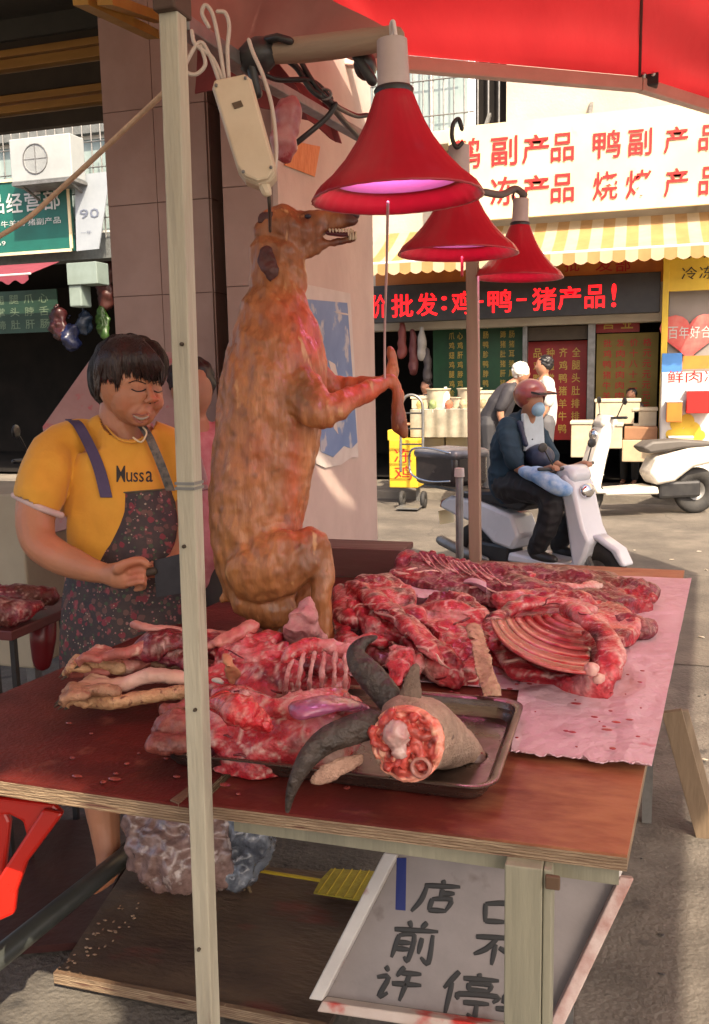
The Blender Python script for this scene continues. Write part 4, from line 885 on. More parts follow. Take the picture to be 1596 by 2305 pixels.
def meat(name, label, cat, lumps, m, voxel=.007, amp=.012, fq=16, asp=.75, sm=2, seed=0, group=None, extra=None, lo=.55, slab=None):
    g = G(); kk = {'raw_red_meat': 'red', 'dark_dried_meat': 'dark', 'pale_pink_meat': 'pink', 'grey_brown_offal': 'offal', 'dark_red_inner_meat': 'red'}.get(m.name)
    voxel = min(voxel, .0055); sm = 1 if kk else sm
    for L_ in lumps: lump(g, [(a, b, c, d*1.22) for a, b, c, d in L_] if kk else L_, asp*.66 if kk else asp)
    for S_ in (slab or []):
        th_, P_ = S_[0], [hp_(*q) for q in S_[1]]; c_ = sum(P_, Vector((0, 0, 0)))/len(P_)
        for i in range(len(P_)):
            a, b = P_[i], P_[(i+1) % len(P_)]; dn = Vector((0, 0, -th_)); g.add([c_, a, b, c_+dn, a+dn, b+dn], [(0, 1, 2), (5, 4, 3), (1, 4, 5, 2), (0, 3, 4, 1), (2, 5, 3, 0)])
    if extra: extra(g)
    g = organic(g, voxel, sm, crease(amp*1.05, fq, seed) if kk else rn(amp, fq), palette(kk, seed) if kk else vary(seed=seed, lo=lo)); zmin = ZT+.004
    g.v = [Vector((p.x, p.y, max(p.z, zmin))) for p in g.v]
    o = obj(name, g, m, smooth=True); tag(o, label, cat, group)
    MG[o.name] = g
    if kk and len(g.v) > 2500: sinews(o, g, seed)
    return o
MG = {}
def sinews(parent, g, seed, n=None):
    tr_ = bvh(g); R_ = random.Random(seed*7+1); out = {0: G(), 1: G()}
    U_ = [px0(p) for p in g.v[::max(1, len(g.v)//400)]]
    for k in range(n or max(6, len(g.v)//900)):
        u, v = R_.choice(U_); a = R_.uniform(-.7, .9); L_ = R_.uniform(18, 60); wd = R_.uniform(.0012, .0042); P_ = []
        for i in range(7):
            t = i/6; uu = u+L_*(t-.5)*math.cos(a)+5*math.sin(t*5+k); vv = v+L_*(t-.5)*math.sin(a)*.7+3*math.sin(t*4+2*k); d = ray(uu, vv).normalized(); h = tr_.ray_cast(CAMP, d)
            if h[0] is None: break
            P_.append(h[0]-d*wd*.3)
        if len(P_) < 4 or any((P_[i+1]-P_[i]).length > .05 for i in range(len(P_)-1)): continue
        m_ = len(P_)-1; out[k % 2].tube(P_, [wd*(.35+.65*math.sin(math.pi*(i+.6)/(m_+1.2))) for i in range(len(P_))], 6, up=CF, asp=.5)
    if out[0].v: obj('sinew', out[0], fat, parent, smooth=True, kind='stuff')
    if out[1].v: obj('blood_vein', out[1], veinm, parent, smooth=True, kind='stuff')
def px0(p):
    q = MR.transposed() @ (p-CAMP); return (798-FPX*q.x/q.z, 1152.5+FPX*q.y/q.z)
veinm = mat('dark_blood_vein', (.16, .008, .012), None, 20, .25, coat=.5)
def ribs(parent, rows, m=bone, r=.0045, name='rib'):
    for P_ in rows: obj(name, G().tube(spline([hp_(*p) for p in P_], 4), r, 7, asp=.7), m, parent, smooth=True)
# far rib side running to the right
fr1 = meat('meat_flitch', 'long dark rib side lying along the back edge of the table', 'meat', [[(895, 1300, .06, 20), (960, 1285, .07, 30), (1060, 1300, .05, 30), (1180, 1308, .04, 30), (1300, 1310, .04, 30), (1400, 1325, .03, 24), (1455, 1335, .03, 20)],
    [(930, 1262, .10, 14), (1000, 1268, .10, 14), (1080, 1290, .08, 16)], [(1100, 1290, .05, 22), (1260, 1292, .05, 22), (1380, 1302, .04, 20)]], darkm, .007, .012, 24, seed=1, slab=[(.05, [(870, 1290, .10), (905, 1245, .13), (960, 1240, .14), (1050, 1262, .12), (1120, 1275, .10), (1250, 1280, .09), (1380, 1292, .08), (1450, 1318, .06), (1470, 1345, .05), (1380, 1350, .06), (1250, 1335, .07), (1100, 1318, .08), (980, 1318, .09)])])
ft_ = bvh(MG[fr1.name])
for i in range(11):
    u = 945+15*i; v = 1245+3.4*i
    P_ = [onto(ft_, u+(34+i)*t, v+(34+6*math.sin(i*2))*t+5*math.sin(t*3), .0018) for t in [k/7 for k in range(8)]]
    if all((P_[k+1]-P_[k]).length < .06 for k in range(7)): obj('rib', G().tube(P_, [.0030+.0008*math.sin(k+i) for k in range(8)], 7), bone, fr1, smooth=True)
obj('fat_strip', organic(G().tube(spline([hp_(1190, 1298, .075), hp_(1225, 1312, .08), hp_(1290, 1322, .075), hp_(1370, 1318, .06)], 4), .016, 8, asp=.5), .005, 1, crease(.010, 30), palette('pink', 3)), pinkm, fr1, smooth=True)
meat('meat_shank', 'dark meat shank ends pointing right beyond the rib cage', 'meat', [[(1330, 1385, .04, 26), (1400, 1400, .04, 24), (1440, 1418, .03, 19), (1455, 1408, .03, 15)], [(1340, 1360, .05, 26), (1360, 1345, .05, 24), (1420, 1350, .04, 20), (1460, 1345, .04, 14)], [(1345, 1345, .04, 20), (1345, 1390, .04, 20)]], darkm, .008, .014, 18, seed=2)
# carcass half with open rib cage
cg = meat('carcass_half', 'open carcass half showing the curved inside of its rib cage', 'carcass', [
    [(1112, 1392, .08, 16), (1170, 1362, .09, 15), (1260, 1358, .09, 15), (1330, 1374, .09, 18)],
    [(1106, 1392, .07, 13), (1104, 1430, .06, 15), (1124, 1468, .045, 18), (1160, 1500, .032, 20)],
    [(1160, 1508, .028, 20), (1240, 1522, .025, 17), (1320, 1530, .03, 22), (1350, 1528, .04, 24)],
    [(1272, 1368, .10, 10), (1318, 1392, .105, 16), (1352, 1428, .09, 21), (1374, 1478, .07, 24), (1364, 1515, .05, 24)],
    [(1330, 1420, .05, 16), (1350, 1470, .045, 22), (1345, 1505, .04, 24)],
    [(1120, 1352, .07, 22), (1220, 1342, .08, 22), (1320, 1350, .07, 22)]], redm, .007, .009, 26, seed=3, slab=[(.03, [(1095, 1385, .05), (1150, 1345, .06), (1300, 1340, .07), (1400, 1362, .06), (1440, 1400, .05), (1400, 1440, .05), (1392, 1500, .045), (1372, 1545, .035), (1290, 1540, .025), (1180, 1515, .025), (1110, 1470, .035)])])
def bowl(a, b):     # a along each arc, b outwards across the arcs
    R = 30+185*b; th = math.radians(4+82*a); u = 1322-R*math.cos(th)*1.02+18*a; v = 1380+R*math.sin(th)*.60*(.55+.45*b)+10*b
    h = .045+.060*b*b*(1-.55*a)+.030*(1-b)*(1-a)-.012*math.sin(b*math.pi)+.0032*math.cos(b*2*math.pi*9)
    return hp_(u, v, h)
g = G().sheet(bowl, 26, 90, .006)
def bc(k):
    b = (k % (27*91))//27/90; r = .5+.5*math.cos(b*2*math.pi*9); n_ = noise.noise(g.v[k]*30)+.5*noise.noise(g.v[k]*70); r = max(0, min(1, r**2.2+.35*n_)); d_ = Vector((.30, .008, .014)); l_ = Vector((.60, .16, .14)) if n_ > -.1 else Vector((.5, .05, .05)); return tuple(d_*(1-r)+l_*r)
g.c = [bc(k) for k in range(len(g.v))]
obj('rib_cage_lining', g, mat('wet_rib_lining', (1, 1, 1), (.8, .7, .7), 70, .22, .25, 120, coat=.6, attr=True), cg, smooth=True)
for i in range(7):
    P_ = [bowl(a/10*.92, .16+i*.121) for a in range(11)]
    obj('rib', organic(G().tube([p+Vector((0, 0, .002)) for p in P_], [.0030+.0006*math.sin(i*3+k) for k in range(11)], 7), .0022, 1, rn(.003, 70)), bone, cg, smooth=True)
obj('knuckle', organic(G().ell(hp_(1332, 1506, .085), (.016, .014, .014)), .003, 1, rn(.004, 50)), fat, cg, smooth=True)
obj('knuckle', organic(G().ell(hp_(1348, 1528, .06), (.012, .012, .012)), .003, 1, rn(.004, 50)), fat, cg, smooth=True)
# upper flank in the middle (pink/orange) and long red strip
meat('meat_flank', 'ragged red flank heaped behind the upright tan leg', 'meat', [[(985, 1372, .075, 26), (1040, 1372, .09, 26), (1082, 1392, .07, 20)], [(1010, 1420, .06, 26), (1060, 1440, .05, 22)]], redm, .007, .012, 24, seed=4, slab=[(.045, [(930, 1370, .075), (985, 1335, .10), (1050, 1338, .10), (1100, 1368, .08), (1100, 1430, .06), (1072, 1500, .045), (1020, 1512, .04), (960, 1450, .055)])])
meat('meat_strip', 'long bright red strip of meat slanting down across the heap', 'meat', [[(800, 1318, .13, 14), (850, 1358, .125, 18), (915, 1402, .105, 20), (970, 1450, .08, 20), (1015, 1488, .055, 20), (1050, 1508, .03, 12)], [(880, 1380, .12, 10), (950, 1440, .10, 12), (1000, 1500, .06, 10)], [(770, 1320, .1, 12), (762, 1390, .08, 14), (785, 1450, .05, 16)]], redm, .006, .009, 26, seed=5, slab=[(.035, [(775, 1312, .125), (820, 1290, .135), (880, 1290, .13), (925, 1318, .12), (935, 1360, .11), (985, 1420, .09), (1050, 1490, .05), (1030, 1515, .04), (980, 1500, .05), (900, 1430, .08), (830, 1395, .10), (790, 1360, .115)])])
meat('dark_offal', 'dark offal and scraps under the long red strip', 'offal', [[(830, 1395, .05, 40), (880, 1430, .05, 40), (930, 1470, .03, 34)], [(860, 1465, .04, 34), (900, 1500, .03, 30), (930, 1510, .02, 24)]], mat('grey_brown_offal', (1, 1, 1), (.6, .6, .6), 100, .3, .4, 150, coat=.4, attr=True), .007, .018, 22, seed=6)
meat('meat_scrap', 'bright pink torn meat scrap between the dark horn and the cloth', 'meat', [[(900, 1460, .075, 20), (895, 1500, .07, 26), (885, 1535, .05, 18)], [(930, 1475, .06, 14), (915, 1510, .05, 20)]], pinkm, .005, .012, 30, seed=7)
meat('meat_scrap', 'fatty red scraps at the feet of the hanging carcass', 'meat', [[(790, 1450, .07, 18), (830, 1435, .08, 20), (860, 1450, .07, 16)], [(800, 1400, .08, 20), (780, 1380, .09, 18), (775, 1340, .1, 16)]], redm, .005, .012, 30, seed=8)
# upright tan leg strip lying over the cloth
tanm_ = None
meat('tan_leg', 'flat tan hairless leg lying across the tray rim in front of the rib cage', 'leg', [[(1062, 1408, .12, 14), (1070, 1430, .115, 20)]], mat('tan_skin', (.46, .31, .20), (.34, .21, .13), 45, .55, .35, 120, attr=True, spots=(.24, .12, .08), sscale=90, sth=.60), .004, .004, 34, asp=.45, seed=9, lo=.8, extra=lambda g: g.plate([hp_(1048, 1412, .118), hp_(1080, 1404, .122), hp_(1096, 1440, .112), hp_(1110, 1500, .090), hp_(1128, 1566, .052), hp_(1086, 1568, .052), hp_(1068, 1500, .09), hp_(1060, 1450, .11)], -CF*.014))
# middle left heap: red meat, ribs rack
meat('meat_heap', 'heap of red meat chunks between the front pole and the rib rack', 'meat', [[(480, 1460, .08, 30), (540, 1470, .10, 36), (600, 1475, .10, 36), (640, 1490, .08, 34)], [(500, 1510, .05, 36), (580, 1530, .05, 40), (660, 1520, .05, 40)], [(560, 1440, .11, 20), (620, 1440, .11, 24)]], redm, .007, .013, 27, seed=10, slab=[(.06, [(455, 1500, .08), (500, 1450, .11), (590, 1440, .13), (650, 1450, .12), (670, 1520, .09), (640, 1560, .06), (540, 1560, .06), (470, 1545, .06)])])
rr = meat('rib_rack', 'short rib rack standing upright behind the pink shoulder', 'meat', [[(650, 1500, .09, 34), (700, 1490, .10, 36), (760, 1495, .10, 34)], [(665, 1540, .06, 36), (760, 1540, .06, 36)]], mat('dark_red_inner_meat', (.75, .6, .6), (.5, .35, .35), 100, .28, .3, 140, coat=.5, attr=True), .006, .008, 18, seed=11)
for i in range(6):
    u0 = 662+23*i; c = hp_(u0, 1468, .155); e = hp_(u0-14+3*i, 1520, .115); e2 = hp_(u0-20+4*i, 1560, .075)
    off = -CF*.012
    obj('rib', organic(G().tube(spline([c+off*.2, e+off*1.2, e2+off*1.2], 5), [.0052]*11, 8, up=CF, asp=.7), .0028, 1, rn(.003, 60)), bone, rr, smooth=True)
obj('rib_edge', organic(G().tube(spline([hp_(645, 1478, .15), hp_(690, 1455, .16), hp_(740, 1455, .16), hp_(785, 1470, .15)], 4), .010, 8), .004, 1, crease(.007, 36), palette('pink', 4)), pinkm, rr, smooth=True)
bfl = G().sheet(lambda a, b: hp_(503+32*a+10*math.sin(b*3), 1530-52*b+10*a, .085+.06*b)+Vector((0, -.01*math.sin(a*3), 0)), 6, 8, .006)
meat('ear_flap', 'orange tan ear flap standing beside the front pole', 'meat', [[(508, 1475, .15, 10), (518, 1495, .14, 18), (525, 1522, .11, 18), (520, 1545, .09, 12)]], mat('orange_tan_skin', (.55, .26, .13), (.5, .16, .10), 12, .5, .2, attr=True), .004, .003, 30, asp=.5, seed=12)
meat('bone_end', 'small white bone end poking out beside the pole', 'bone', [[(480, 1530, .09, 6), (492, 1532, .09, 9), (500, 1536, .09, 6)]], mat('white_bone', (.75, .70, .58), None, 8, .5), .003, .001, 30, seed=13)
# large pink shoulder in the tray
sh = meat('shoulder_joint', 'large glossy pink shoulder joint lying in the tray left of the horned head', 'meat', [[(505, 1590, .07, 34), (580, 1610, .08, 44), (660, 1620, .08, 48), (730, 1600, .08, 44), (790, 1590, .07, 30)], [(500, 1560, .09, 22), (560, 1580, .10, 30), (620, 1590, .11, 34), (700, 1580, .11, 30), (760, 1570, .10, 22)], [(520, 1650, .04, 38), (600, 1665, .04, 36), (690, 1670, .035, 34)]], pinkm, .0065, .009, 25, seed=14, slab=[(.07, [(465, 1580, .10), (510, 1552, .125), (600, 1560, .135), (700, 1548, .135), (780, 1560, .12), (815, 1590, .09), (770, 1640, .08), (690, 1662, .07), (560, 1676, .06), (480, 1662, .065)])])
obj('sheen_patch', organic(G().tube(spline([hp_(670, 1600, .135), hp_(720, 1588, .137), hp_(770, 1584, .125), hp_(800, 1592, .10)], 4), .030, 9, up=(0, 0, 1), asp=.30), .0045, 2, crease(.004, 26)), mat('violet_sheen', (.46, .10, .18), (.26, .09, .22), 22, .15, .3, 60, coat=.8, stretch=(1, 1, 3)), sh, smooth=True)  # purplish sheen painted as a low violet patch
obj('muscle', organic(G().tube(spline([hp_(500, 1580, .14), hp_(545, 1600, .145), hp_(590, 1630, .12)], 4), .026, 9, up=(0, 0, 1), asp=.6), .0045, 1, crease(.013, 24, 5), lambda p: tuple(.55*Vector(palette('pink', 8)(p))+Vector((.36, .012, .015)))), mat('bright_red_muscle', (1, 1, 1), (.8, .7, .7), 100, .24, .4, 130, coat=.5, attr=True), sh, smooth=True)
meat('mince_scraps', 'dark speckled trimmings in front of the pink shoulder', 'meat', [[(500, 1675, .03, 26), (560, 1685, .03, 26), (620, 1690, .025, 22)], [(480, 1640, .045, 26), (520, 1660, .045, 24)]], darkm, .006, .014, 32, seed=15)
meat('liver', 'brown pink liver folds hanging over the left tray rim', 'liver', [[(355, 1640, .06, 26), (400, 1625, .07, 34), (450, 1620, .07, 34), (490, 1640, .06, 30)], [(350, 1675, .05, 24), (400, 1672, .05, 30), (460, 1672, .05, 28)], [(375, 1600, .06, 18), (410, 1585, .06, 20), (450, 1582, .06, 20)]], mat('liver_brown', (.34, .10, .075), (.22, .055, .045), 60, .42, .35, 120, coat=.25, attr=True), .0045, .011, 22, seed=16, lo=.6)
# paws and legs pile at the left
def limb(label, P_, r, m=paw, toes=True, seed=0, cat='leg', name='severed_leg', group='severed legs and paws piled on the left table'):
    g = G(); lump(g, [(u, v, h, rr_) for (u, v, h), rr_ in zip(P_, r)], .85)
    u, v, h = P_[0]; e = Vector(hp_(u, v, h)); d = (hp_(*P_[0])-hp_(*P_[1])).normalized(); s_ = d.cross(Vector((0, 0, 1))).normalized()
    if toes:
        for k in range(4):
            q = e+s_*(k-1.5)*.018; tip = q+d*(.034-.008*abs(k-1.5))-Vector((0, 0, .008)); g.tube([q-d*.02, q+d*.010+Vector((0, 0, .009)), q+d*.024, tip], [.009, .0098, .0085, .005], 8)
    g = organic(g, .0035, 1, rn(.003, 40), vary(seed=seed, lo=.7)); o = obj(name, g, m, smooth=True); tag(o, label, cat, group)
    if toes:
        for k in range(4):
            q = e+s_*(k-1.5)*.018+d*(.036-.008*abs(k-1.5))-Vector((0, 0, .008)); obj('claw', G().tube([q, q+d*.010-Vector((0, 0, .005))], [.0032, .001], 6), M['darkwood'], o)
    return o
limb('severed leg lowest and nearest in the pile, its pale paw pointing left', [(195, 1575, .035), (260, 1580, .04), (330, 1568, .045), (430, 1556, .05)], [20, 20, 18, 17], seed=1)
limb('severed leg with a thin white shank second from the front', [(205, 1543, .05), (280, 1540, .055), (340, 1520, .07), (430, 1530, .06)], [18, 20, 22, 18], mat('pale_flesh_skin', (.62, .42, .34), (.55, .33, .22), 10, .45, .2, 50, attr=True), seed=2)
limb('pinkish severed leg with its paw behind the pale ones', [(235, 1508, .06), (290, 1500, .07), (350, 1475, .08), (440, 1450, .08)], [18, 20, 22, 26], mat('pink_brown_skin', (.44, .17, .13), (.34, .10, .08), 14, .45, .3, 60, attr=True, spots=(.6, .36, .28), sscale=30, sth=.6), seed=3)
limb('bare pink shank bone sticking out furthest back behind the pole', [(300, 1405, .12), (350, 1416, .115), (430, 1425, .10), (520, 1440, .09)], [10, 12, 14, 22], mat('pink_shank', (.60, .30, .24), (.52, .18, .15), 14, .4, .2, attr=True), toes=False, seed=4)
limb('short hind paw lying crossways behind the front legs, toes up left', [(180, 1500, .075), (225, 1492, .08), (270, 1505, .07)], [17, 19, 20], seed=5)
limb('brown dried paw poking out between the pale legs', [(172, 1562, .06), (215, 1552, .065), (262, 1556, .06)], [15, 17, 18], hide, seed=6)
limb('reddish skinned leg on top of the pile reaching to the pole', [(215, 1478, .10), (280, 1470, .11), (350, 1450, .115), (440, 1440, .11)], [13, 16, 19, 22], bpy.data.materials['pink_brown_skin'], seed=7)
meat('skinned_slab', 'dark red skinned slab lying on top of the leg pile', 'meat', [[(300, 1478, .09, 16), (350, 1455, .11, 24), (420, 1445, .11, 32), (480, 1450, .10, 30)], [(390, 1475, .09, 26), (440, 1490, .08, 30)]], darkm, .006, .013, 26, seed=17)
meat('tan_slab', 'smooth tan belly piece under the dark slab', 'meat', [[(350, 1495, .07, 16), (400, 1495, .07, 24), (440, 1500, .07, 22)]], hide, .005, .003, 18, seed=18)
meat('knuckle_joint', 'pink knuckle joint between the pole and the carcass feet', 'meat', [[(470, 1450, .11, 16), (510, 1440, .12, 18), (550, 1422, .13, 22), (570, 1408, .14, 16)]], mat('knuckle_pink', (.6, .28, .22), (.5, .09, .09), 16, .35, .3, 50, attr=True, coat=.3), .005, .008, 30, seed=19)
# wrapped pink parcel between the hind legs + grey cleaver-like strip
meat('pink_bundle', 'dull pink lump seen between the carcass legs', 'meat', [[(692, 1352, .19, 12), (688, 1375, .17, 26), (672, 1405, .15, 40), (690, 1440, .10, 48), (700, 1460, .07, 44)], [(650, 1420, .12, 22), (640, 1450, .09, 26)]], mat('dull_pink_skin', (.50, .25, .24), (.36, .14, .14), 30, .5, .3, 90, attr=True), .005, .010, 20, asp=.6, seed=20, lo=.6)
rb = random.Random(21); g = G(); g2_ = G()
for k in range(90):
    u = rb.uniform(900, 1480); v = rb.uniform(1360, 1720); p = U8(u, v)
    if p.x > .12 or p.y < 1.40: continue
    r_ = rb.uniform(.0015, .006); g.ell((p.x, p.y, ZT+.018), (r_*rb.uniform(1, 2), r_, .0012), 8, 4)
for k in range(46):
    u = rb.uniform(150, 820); v = rb.uniform(1560, 1790); p = U8(u, v); r_ = rb.uniform(.002, .007)
    g2_.ell((p.x, p.y, ZT+.002), (r_*rb.uniform(1, 2.2), r_, .002), 8, 4)
obj('blood_drops', g, mat('blood_drops', (.34, .03, .04), None, 30, .3), kind='stuff'); obj('table_scraps', g2_, mat('table_scraps', (.30, .06, .045), (.16, .02, .02), 50, .3, coat=.4), kind='stuff')
# ================================================================ tray and horned head
tz = ZT+.0045
T = [hp_(352, 1690, .035), hp_(1098, 1776, .035), hp_(1182, 1582, .035), hp_(560, 1545, .035)]
T[0] = Vector((T[1].x-.565, T[1].y+.01, tz+.032)); T[2] = Vector((T[1].x+.005, T[2].y, tz+.032)); T[1].z = tz+.032; T[3] = Vector((T[0].x, T[2].y+.01, tz+.032))
def rrect(inset, z, rad, n=6):
    P_ = []; x0, x1 = T[0].x+inset, (T[1].x+T[2].x)/2-inset; y0, y1 = (T[0].y+T[1].y)/2+inset, T[2].y-inset
    for (cx, cy, a0) in ((x1-rad, y0+rad, -90), (x1-rad, y1-rad, 0), (x0+rad, y1-rad, 90), (x0+rad, y0+rad, 180)):
        for k in range(n+1):
            a = math.radians(a0+90*k/n); P_.append(Vector((cx+rad*math.cos(a), cy+rad*math.sin(a), z)))
    return P_
rings = [rrect(.030, tz, .02), rrect(.016, tz, .03), rrect(.009, tz+.008, .035), rrect(.003, tz+.030, .038), rrect(-.006, tz+.034, .042), rrect(-.010, tz+.033, .044), rrect(-.010, tz+.030, .044), rrect(-.005, tz+.031, .042),
         rrect(.0015, tz+.028, .038), rrect(.0105, tz+.0095, .035), rrect(.017, tz+.0018, .03), rrect(.030, tz+.0015, .02)]
g = G(); n = len(rings[0]); vs_ = [p for r_ in rings for p in r_]; fs = []
for j in range(len(rings)-1):
    for k in range(n): fs.append((j*n+k, j*n+(k+1) % n, (j+1)*n+(k+1) % n, (j+1)*n+k))
fs.append(tuple(range(n))[::-1]); fs.append(tuple(range((len(rings)-1)*n, len(rings)*n))); g.add(vs_, fs)
tag(obj('steel_tray', g, M['steel'], smooth='auto'), 'stained stainless steel tray at the front of the table holding the horned head', 'tray')
# head
hd_hide = mat('pale_goat_hide', (.46, .34, .25), (.33, .23, .17), 40, .65, .5, 220, attr=True, spots=(.2, .13, .10), sscale=45, sth=.64)
hm = thing('horned_head', 'severed pale horned head, raw neck facing out of the tray', 'animal head', hp_(920, 1700, 0))
Zh = .09
def hq(u, v, D): return U(u, v, D=D)
Dn = depth(hp_(915, 1690, .09)); hs = Dn/FPX
g = G()
neckc = hq(915, 1662, Dn-.0)
ax = (CF*.75+CR*.55-CU*.05).normalized()
chain(g, [(912, 1665, Dn+.01, 92, .9), (950, 1655, Dn+.06, 88, .9), (1000, 1670, Dn+.13, 62, .9), (1045, 1695, Dn+.17, 42, .9), (1078, 1715, Dn+.18, 26, .9)], 18)
chain(g, [(900, 1620, Dn+.03, 52, .9), (925, 1580, Dn+.05, 30, .9)], 12)
# cut plane: discard what is in front of the neck face
g = organic(g, .005, 3, rn(.003, 22))
cutn = (-CF*.92-CR*.30+CU*.06).normalized(); cutp = hq(912, 1665, Dn-.028)
def cutc(p):
    d_ = (p-cutp).dot(cutn); return p-cutn*d_ if d_ > 0 else p
g.v = [cutc(p) for p in g.v]
vf = vary(.75, 1.25, 20, 3)
g.c = [(lambda k: k)(vf(p)) for p in g.v]
g.v = [Vector((p.x, p.y, max(p.z, tz+.003))) for p in g.v]
obj('skull', g, hd_hide, hm, smooth='auto')
# raw neck
e1 = (CR-cutn*CR.dot(cutn)).normalized(); e2 = cutn.cross(e1)
if e2.dot(CU) < 0: e2 = -e2
def nk(r, an): # outline of the cut following the head silhouette
    return cutp+e1*(r*math.cos(an))+e2*(r*math.sin(an))
g = G(); R0 = 86*hs
vs_ = []; nr, na = 26, 64
cols = []
for i in range(nr+1):
    for k in range(na):
        an = 2*math.pi*k/na; rr_ = R0*(i/nr)*(.98+.02*math.sin(3*an)+.0*i)
        p = nk(rr_*.995, an)+e1*.004-e2*.004; t = i/nr
        q = Vector((rr_*math.cos(an), rr_*math.sin(an), 0))
        hgt = .011*noise.noise(q*55)+.008*noise.noise(q*110)+.004*noise.noise(q*200)+(.006 if t < .95 else -.002)
        vs_.append(p+cutn*(hgt+.004))
        s_ = noise.noise(q*70+Vector((4, 1, 9)))
        if t > .88: cols.append((1.5, 3.5, 3.2))
        elif s_ > .22: cols.append((1.5, 4.5, 4.0))
        elif s_ < -.2: cols.append((.4, .3, .3))
        else: cols.append((1, 1, 1))
fs = [(i*na+k, i*na+(k+1) % na, (i+1)*na+(k+1) % na, (i+1)*na+k) for i in range(nr) for k in range(na)]
nn = len(g.v); g.v = vs_; g.f = fs; g.c = cols
obj('raw_neck', g, mat('raw_neck_flesh', (.52, .05, .04), (.60, .12, .09), 26, .3, .4, 70, coat=.4, attr=True), hm, smooth=True)
g = G()
for k in range(18):
    an = k*2.39; rr_ = R0*(.30+.55*((k*37) % 10)/10); p = nk(rr_, an)+cutn*.010
    g.ell(p, (.007+.006*((k*13) % 5)/5, .010, .007+.005*((k*7) % 4)/4), 8, 6)
obj('muscle_clump', organic(g, .003, 1, rn(.004, 60), vary(.6, 1.4, 40)), bpy.data.materials['raw_neck_flesh'], hm, smooth=True)
vb = nk(.012, 2.4)+cutn*.008
g = G().tube([vb-cutn*.01, vb+cutn*.012], [.026, .019], 16).ell(vb+cutn*.014+e2*.010, (.017, .012, .014), 12, 8).ell(vb+cutn*.01-e2*.022+e1*.008, (.012, .01, .010), 10, 8)
obj('spine_bone', organic(g, .003, 1, rn(.005, 55)), mat('wet_spine_bone', (.60, .46, .42), (.5, .22, .2), 26, .3, .2, 60, coat=.5), hm, smooth=True)
wp_ = nk(.045, -.9)+cutn*.010
obj('windpipe', G().lathe([(.013, 0), (.016, .002), (.016, .010), (.012, .012), (.010, .004), (.009, -.008)], wp_, 16, cutn.to_track_quat('Z', 'Y').to_matrix(), closed=False), mat('windpipe_pink', (.5, .2, .16), None, 9, .3, coat=.4), hm, smooth=True)
# horns
hornm = mat('dark_horn', (.026, .018, .015), (.065, .048, .04), 28, .45, .6, 60, stretch=(1, 1, 1))
def horn(pts, n=14):
    g = G(); P_ = [U(p[0], p[1], D=p[2]) for p in pts]; R = [p[3]*p[2]/FPX for p in pts]; Q = spline(P_, 8); RR = []
    for i in range(len(Q)):
        t = i/8; k = min(int(t), len(P_)-2); RR.append((R[k]*(1-(t-k))+R[k+1]*(t-k))*(1+.022*noise.noise(Vector((i*.9, 2, 3)))+.012*math.sin(i*2.1)))
    g.tube(Q, RR, n, up=CF, asp=.8); return g
obj('horn', horn([(893, 1600, Dn+.05, 30), (868, 1562, Dn+.06, 32), (836, 1524, Dn+.07, 33), (810, 1494, Dn+.08, 28), (802, 1468, Dn+.09, 21), (818, 1446, Dn+.10, 13), (846, 1434, Dn+.11, 5)]), hornm, hm, smooth=True)
obj('horn', horn([(842, 1628, Dn+.0, 34), (790, 1644, Dn-.01, 35), (738, 1665, Dn-.02, 31), (698, 1700, Dn-.03, 25), (672, 1742, Dn-.035, 18), (655, 1784, Dn-.035, 12), (647, 1826, Dn-.03, 5)]), hornm, hm, smooth=True)
obj('ear', organic(chain(G(), [(912, 1600, Dn+.04, 26, .5), (925, 1560, Dn+.04, 26, .5), (932, 1520, Dn+.04, 17, .4), (938, 1494, Dn+.045, 8, .4)]), .0035, 1, rn(.002, 40), lambda p: (.45, .42, .42)), hd_hide, hm, smooth=True)
obj('ear', organic(chain(G(), [(815, 1705, Dn+.0, 12, .5), (775, 1722, Dn-.01, 22, .5), (735, 1740, Dn-.02, 25, .4), (700, 1760, Dn-.02, 8, .4)]), .0035, 1, rn(.003, 40), lambda p: (1.15, .95, .95)), hd_hide, hm, smooth=True)
obj('nose_pad', organic(chain(G(), [(1070, 1712, Dn+.165, 24, .9), (1088, 1720, Dn+.17, 17, .9)]), .004, 1, rn(.002, 40)), mat('grey_nose', (.20, .14, .13), None, 8, .4), hm, smooth=True)
# ================================================================ hanging carcass (dog-shaped, roasted brown)
Dd = depth(Vector((-.695, 2.03, .85)))
dg_ = thing('carcass', 'whole singed brown dog carcass propped upright on the meat with its snout pointing right', 'carcass', U(660, 1440, D=Dd))
g = G()
def dz(o=0): return Dd+o
chain(g, [(618, 560, dz(), 54, .68), (619, 610, dz(), 57, .68), (620, 650, dz(), 63, .7), (620, 700, dz(), 80, .78), (622, 750, dz(), 98, .8), (621, 810, dz(), 111, .85), (615, 880, dz(), 121, .85), (603, 960, dz(), 117, .85), (592, 1040, dz(), 113, .85), (582, 1110, dz(), 110, .85), (577, 1180, dz(), 104, .9), (582, 1250, dz(), 100, .9), (592, 1320, dz(), 86, .9), (604, 1375, dz(), 52, .9), (608, 1405, dz(), 24, .9)], 20)
# head
chain(g, [(600, 520, dz(), 34, .9), (632, 515, dz(), 52, .72), (668, 520, dz(), 50, .62), (700, 509, dz(), 36, .55), (735, 500, dz(), 24, .55), (768, 496, dz(), 19, .6), (793, 490, dz(), 17, .6)], 16)
chain(g, [(650, 556, dz(), 40, .65), (690, 555, dz(), 24, .55), (725, 550, dz(), 13, .6), (760, 545, dz(), 9, .7), (796, 537, dz(), 6, .7)], 12)
chain(g, [(640, 575, dz(), 40, .75), (660, 610, dz(), 30, .75), (666, 650, dz(), 26, .75)], 12)
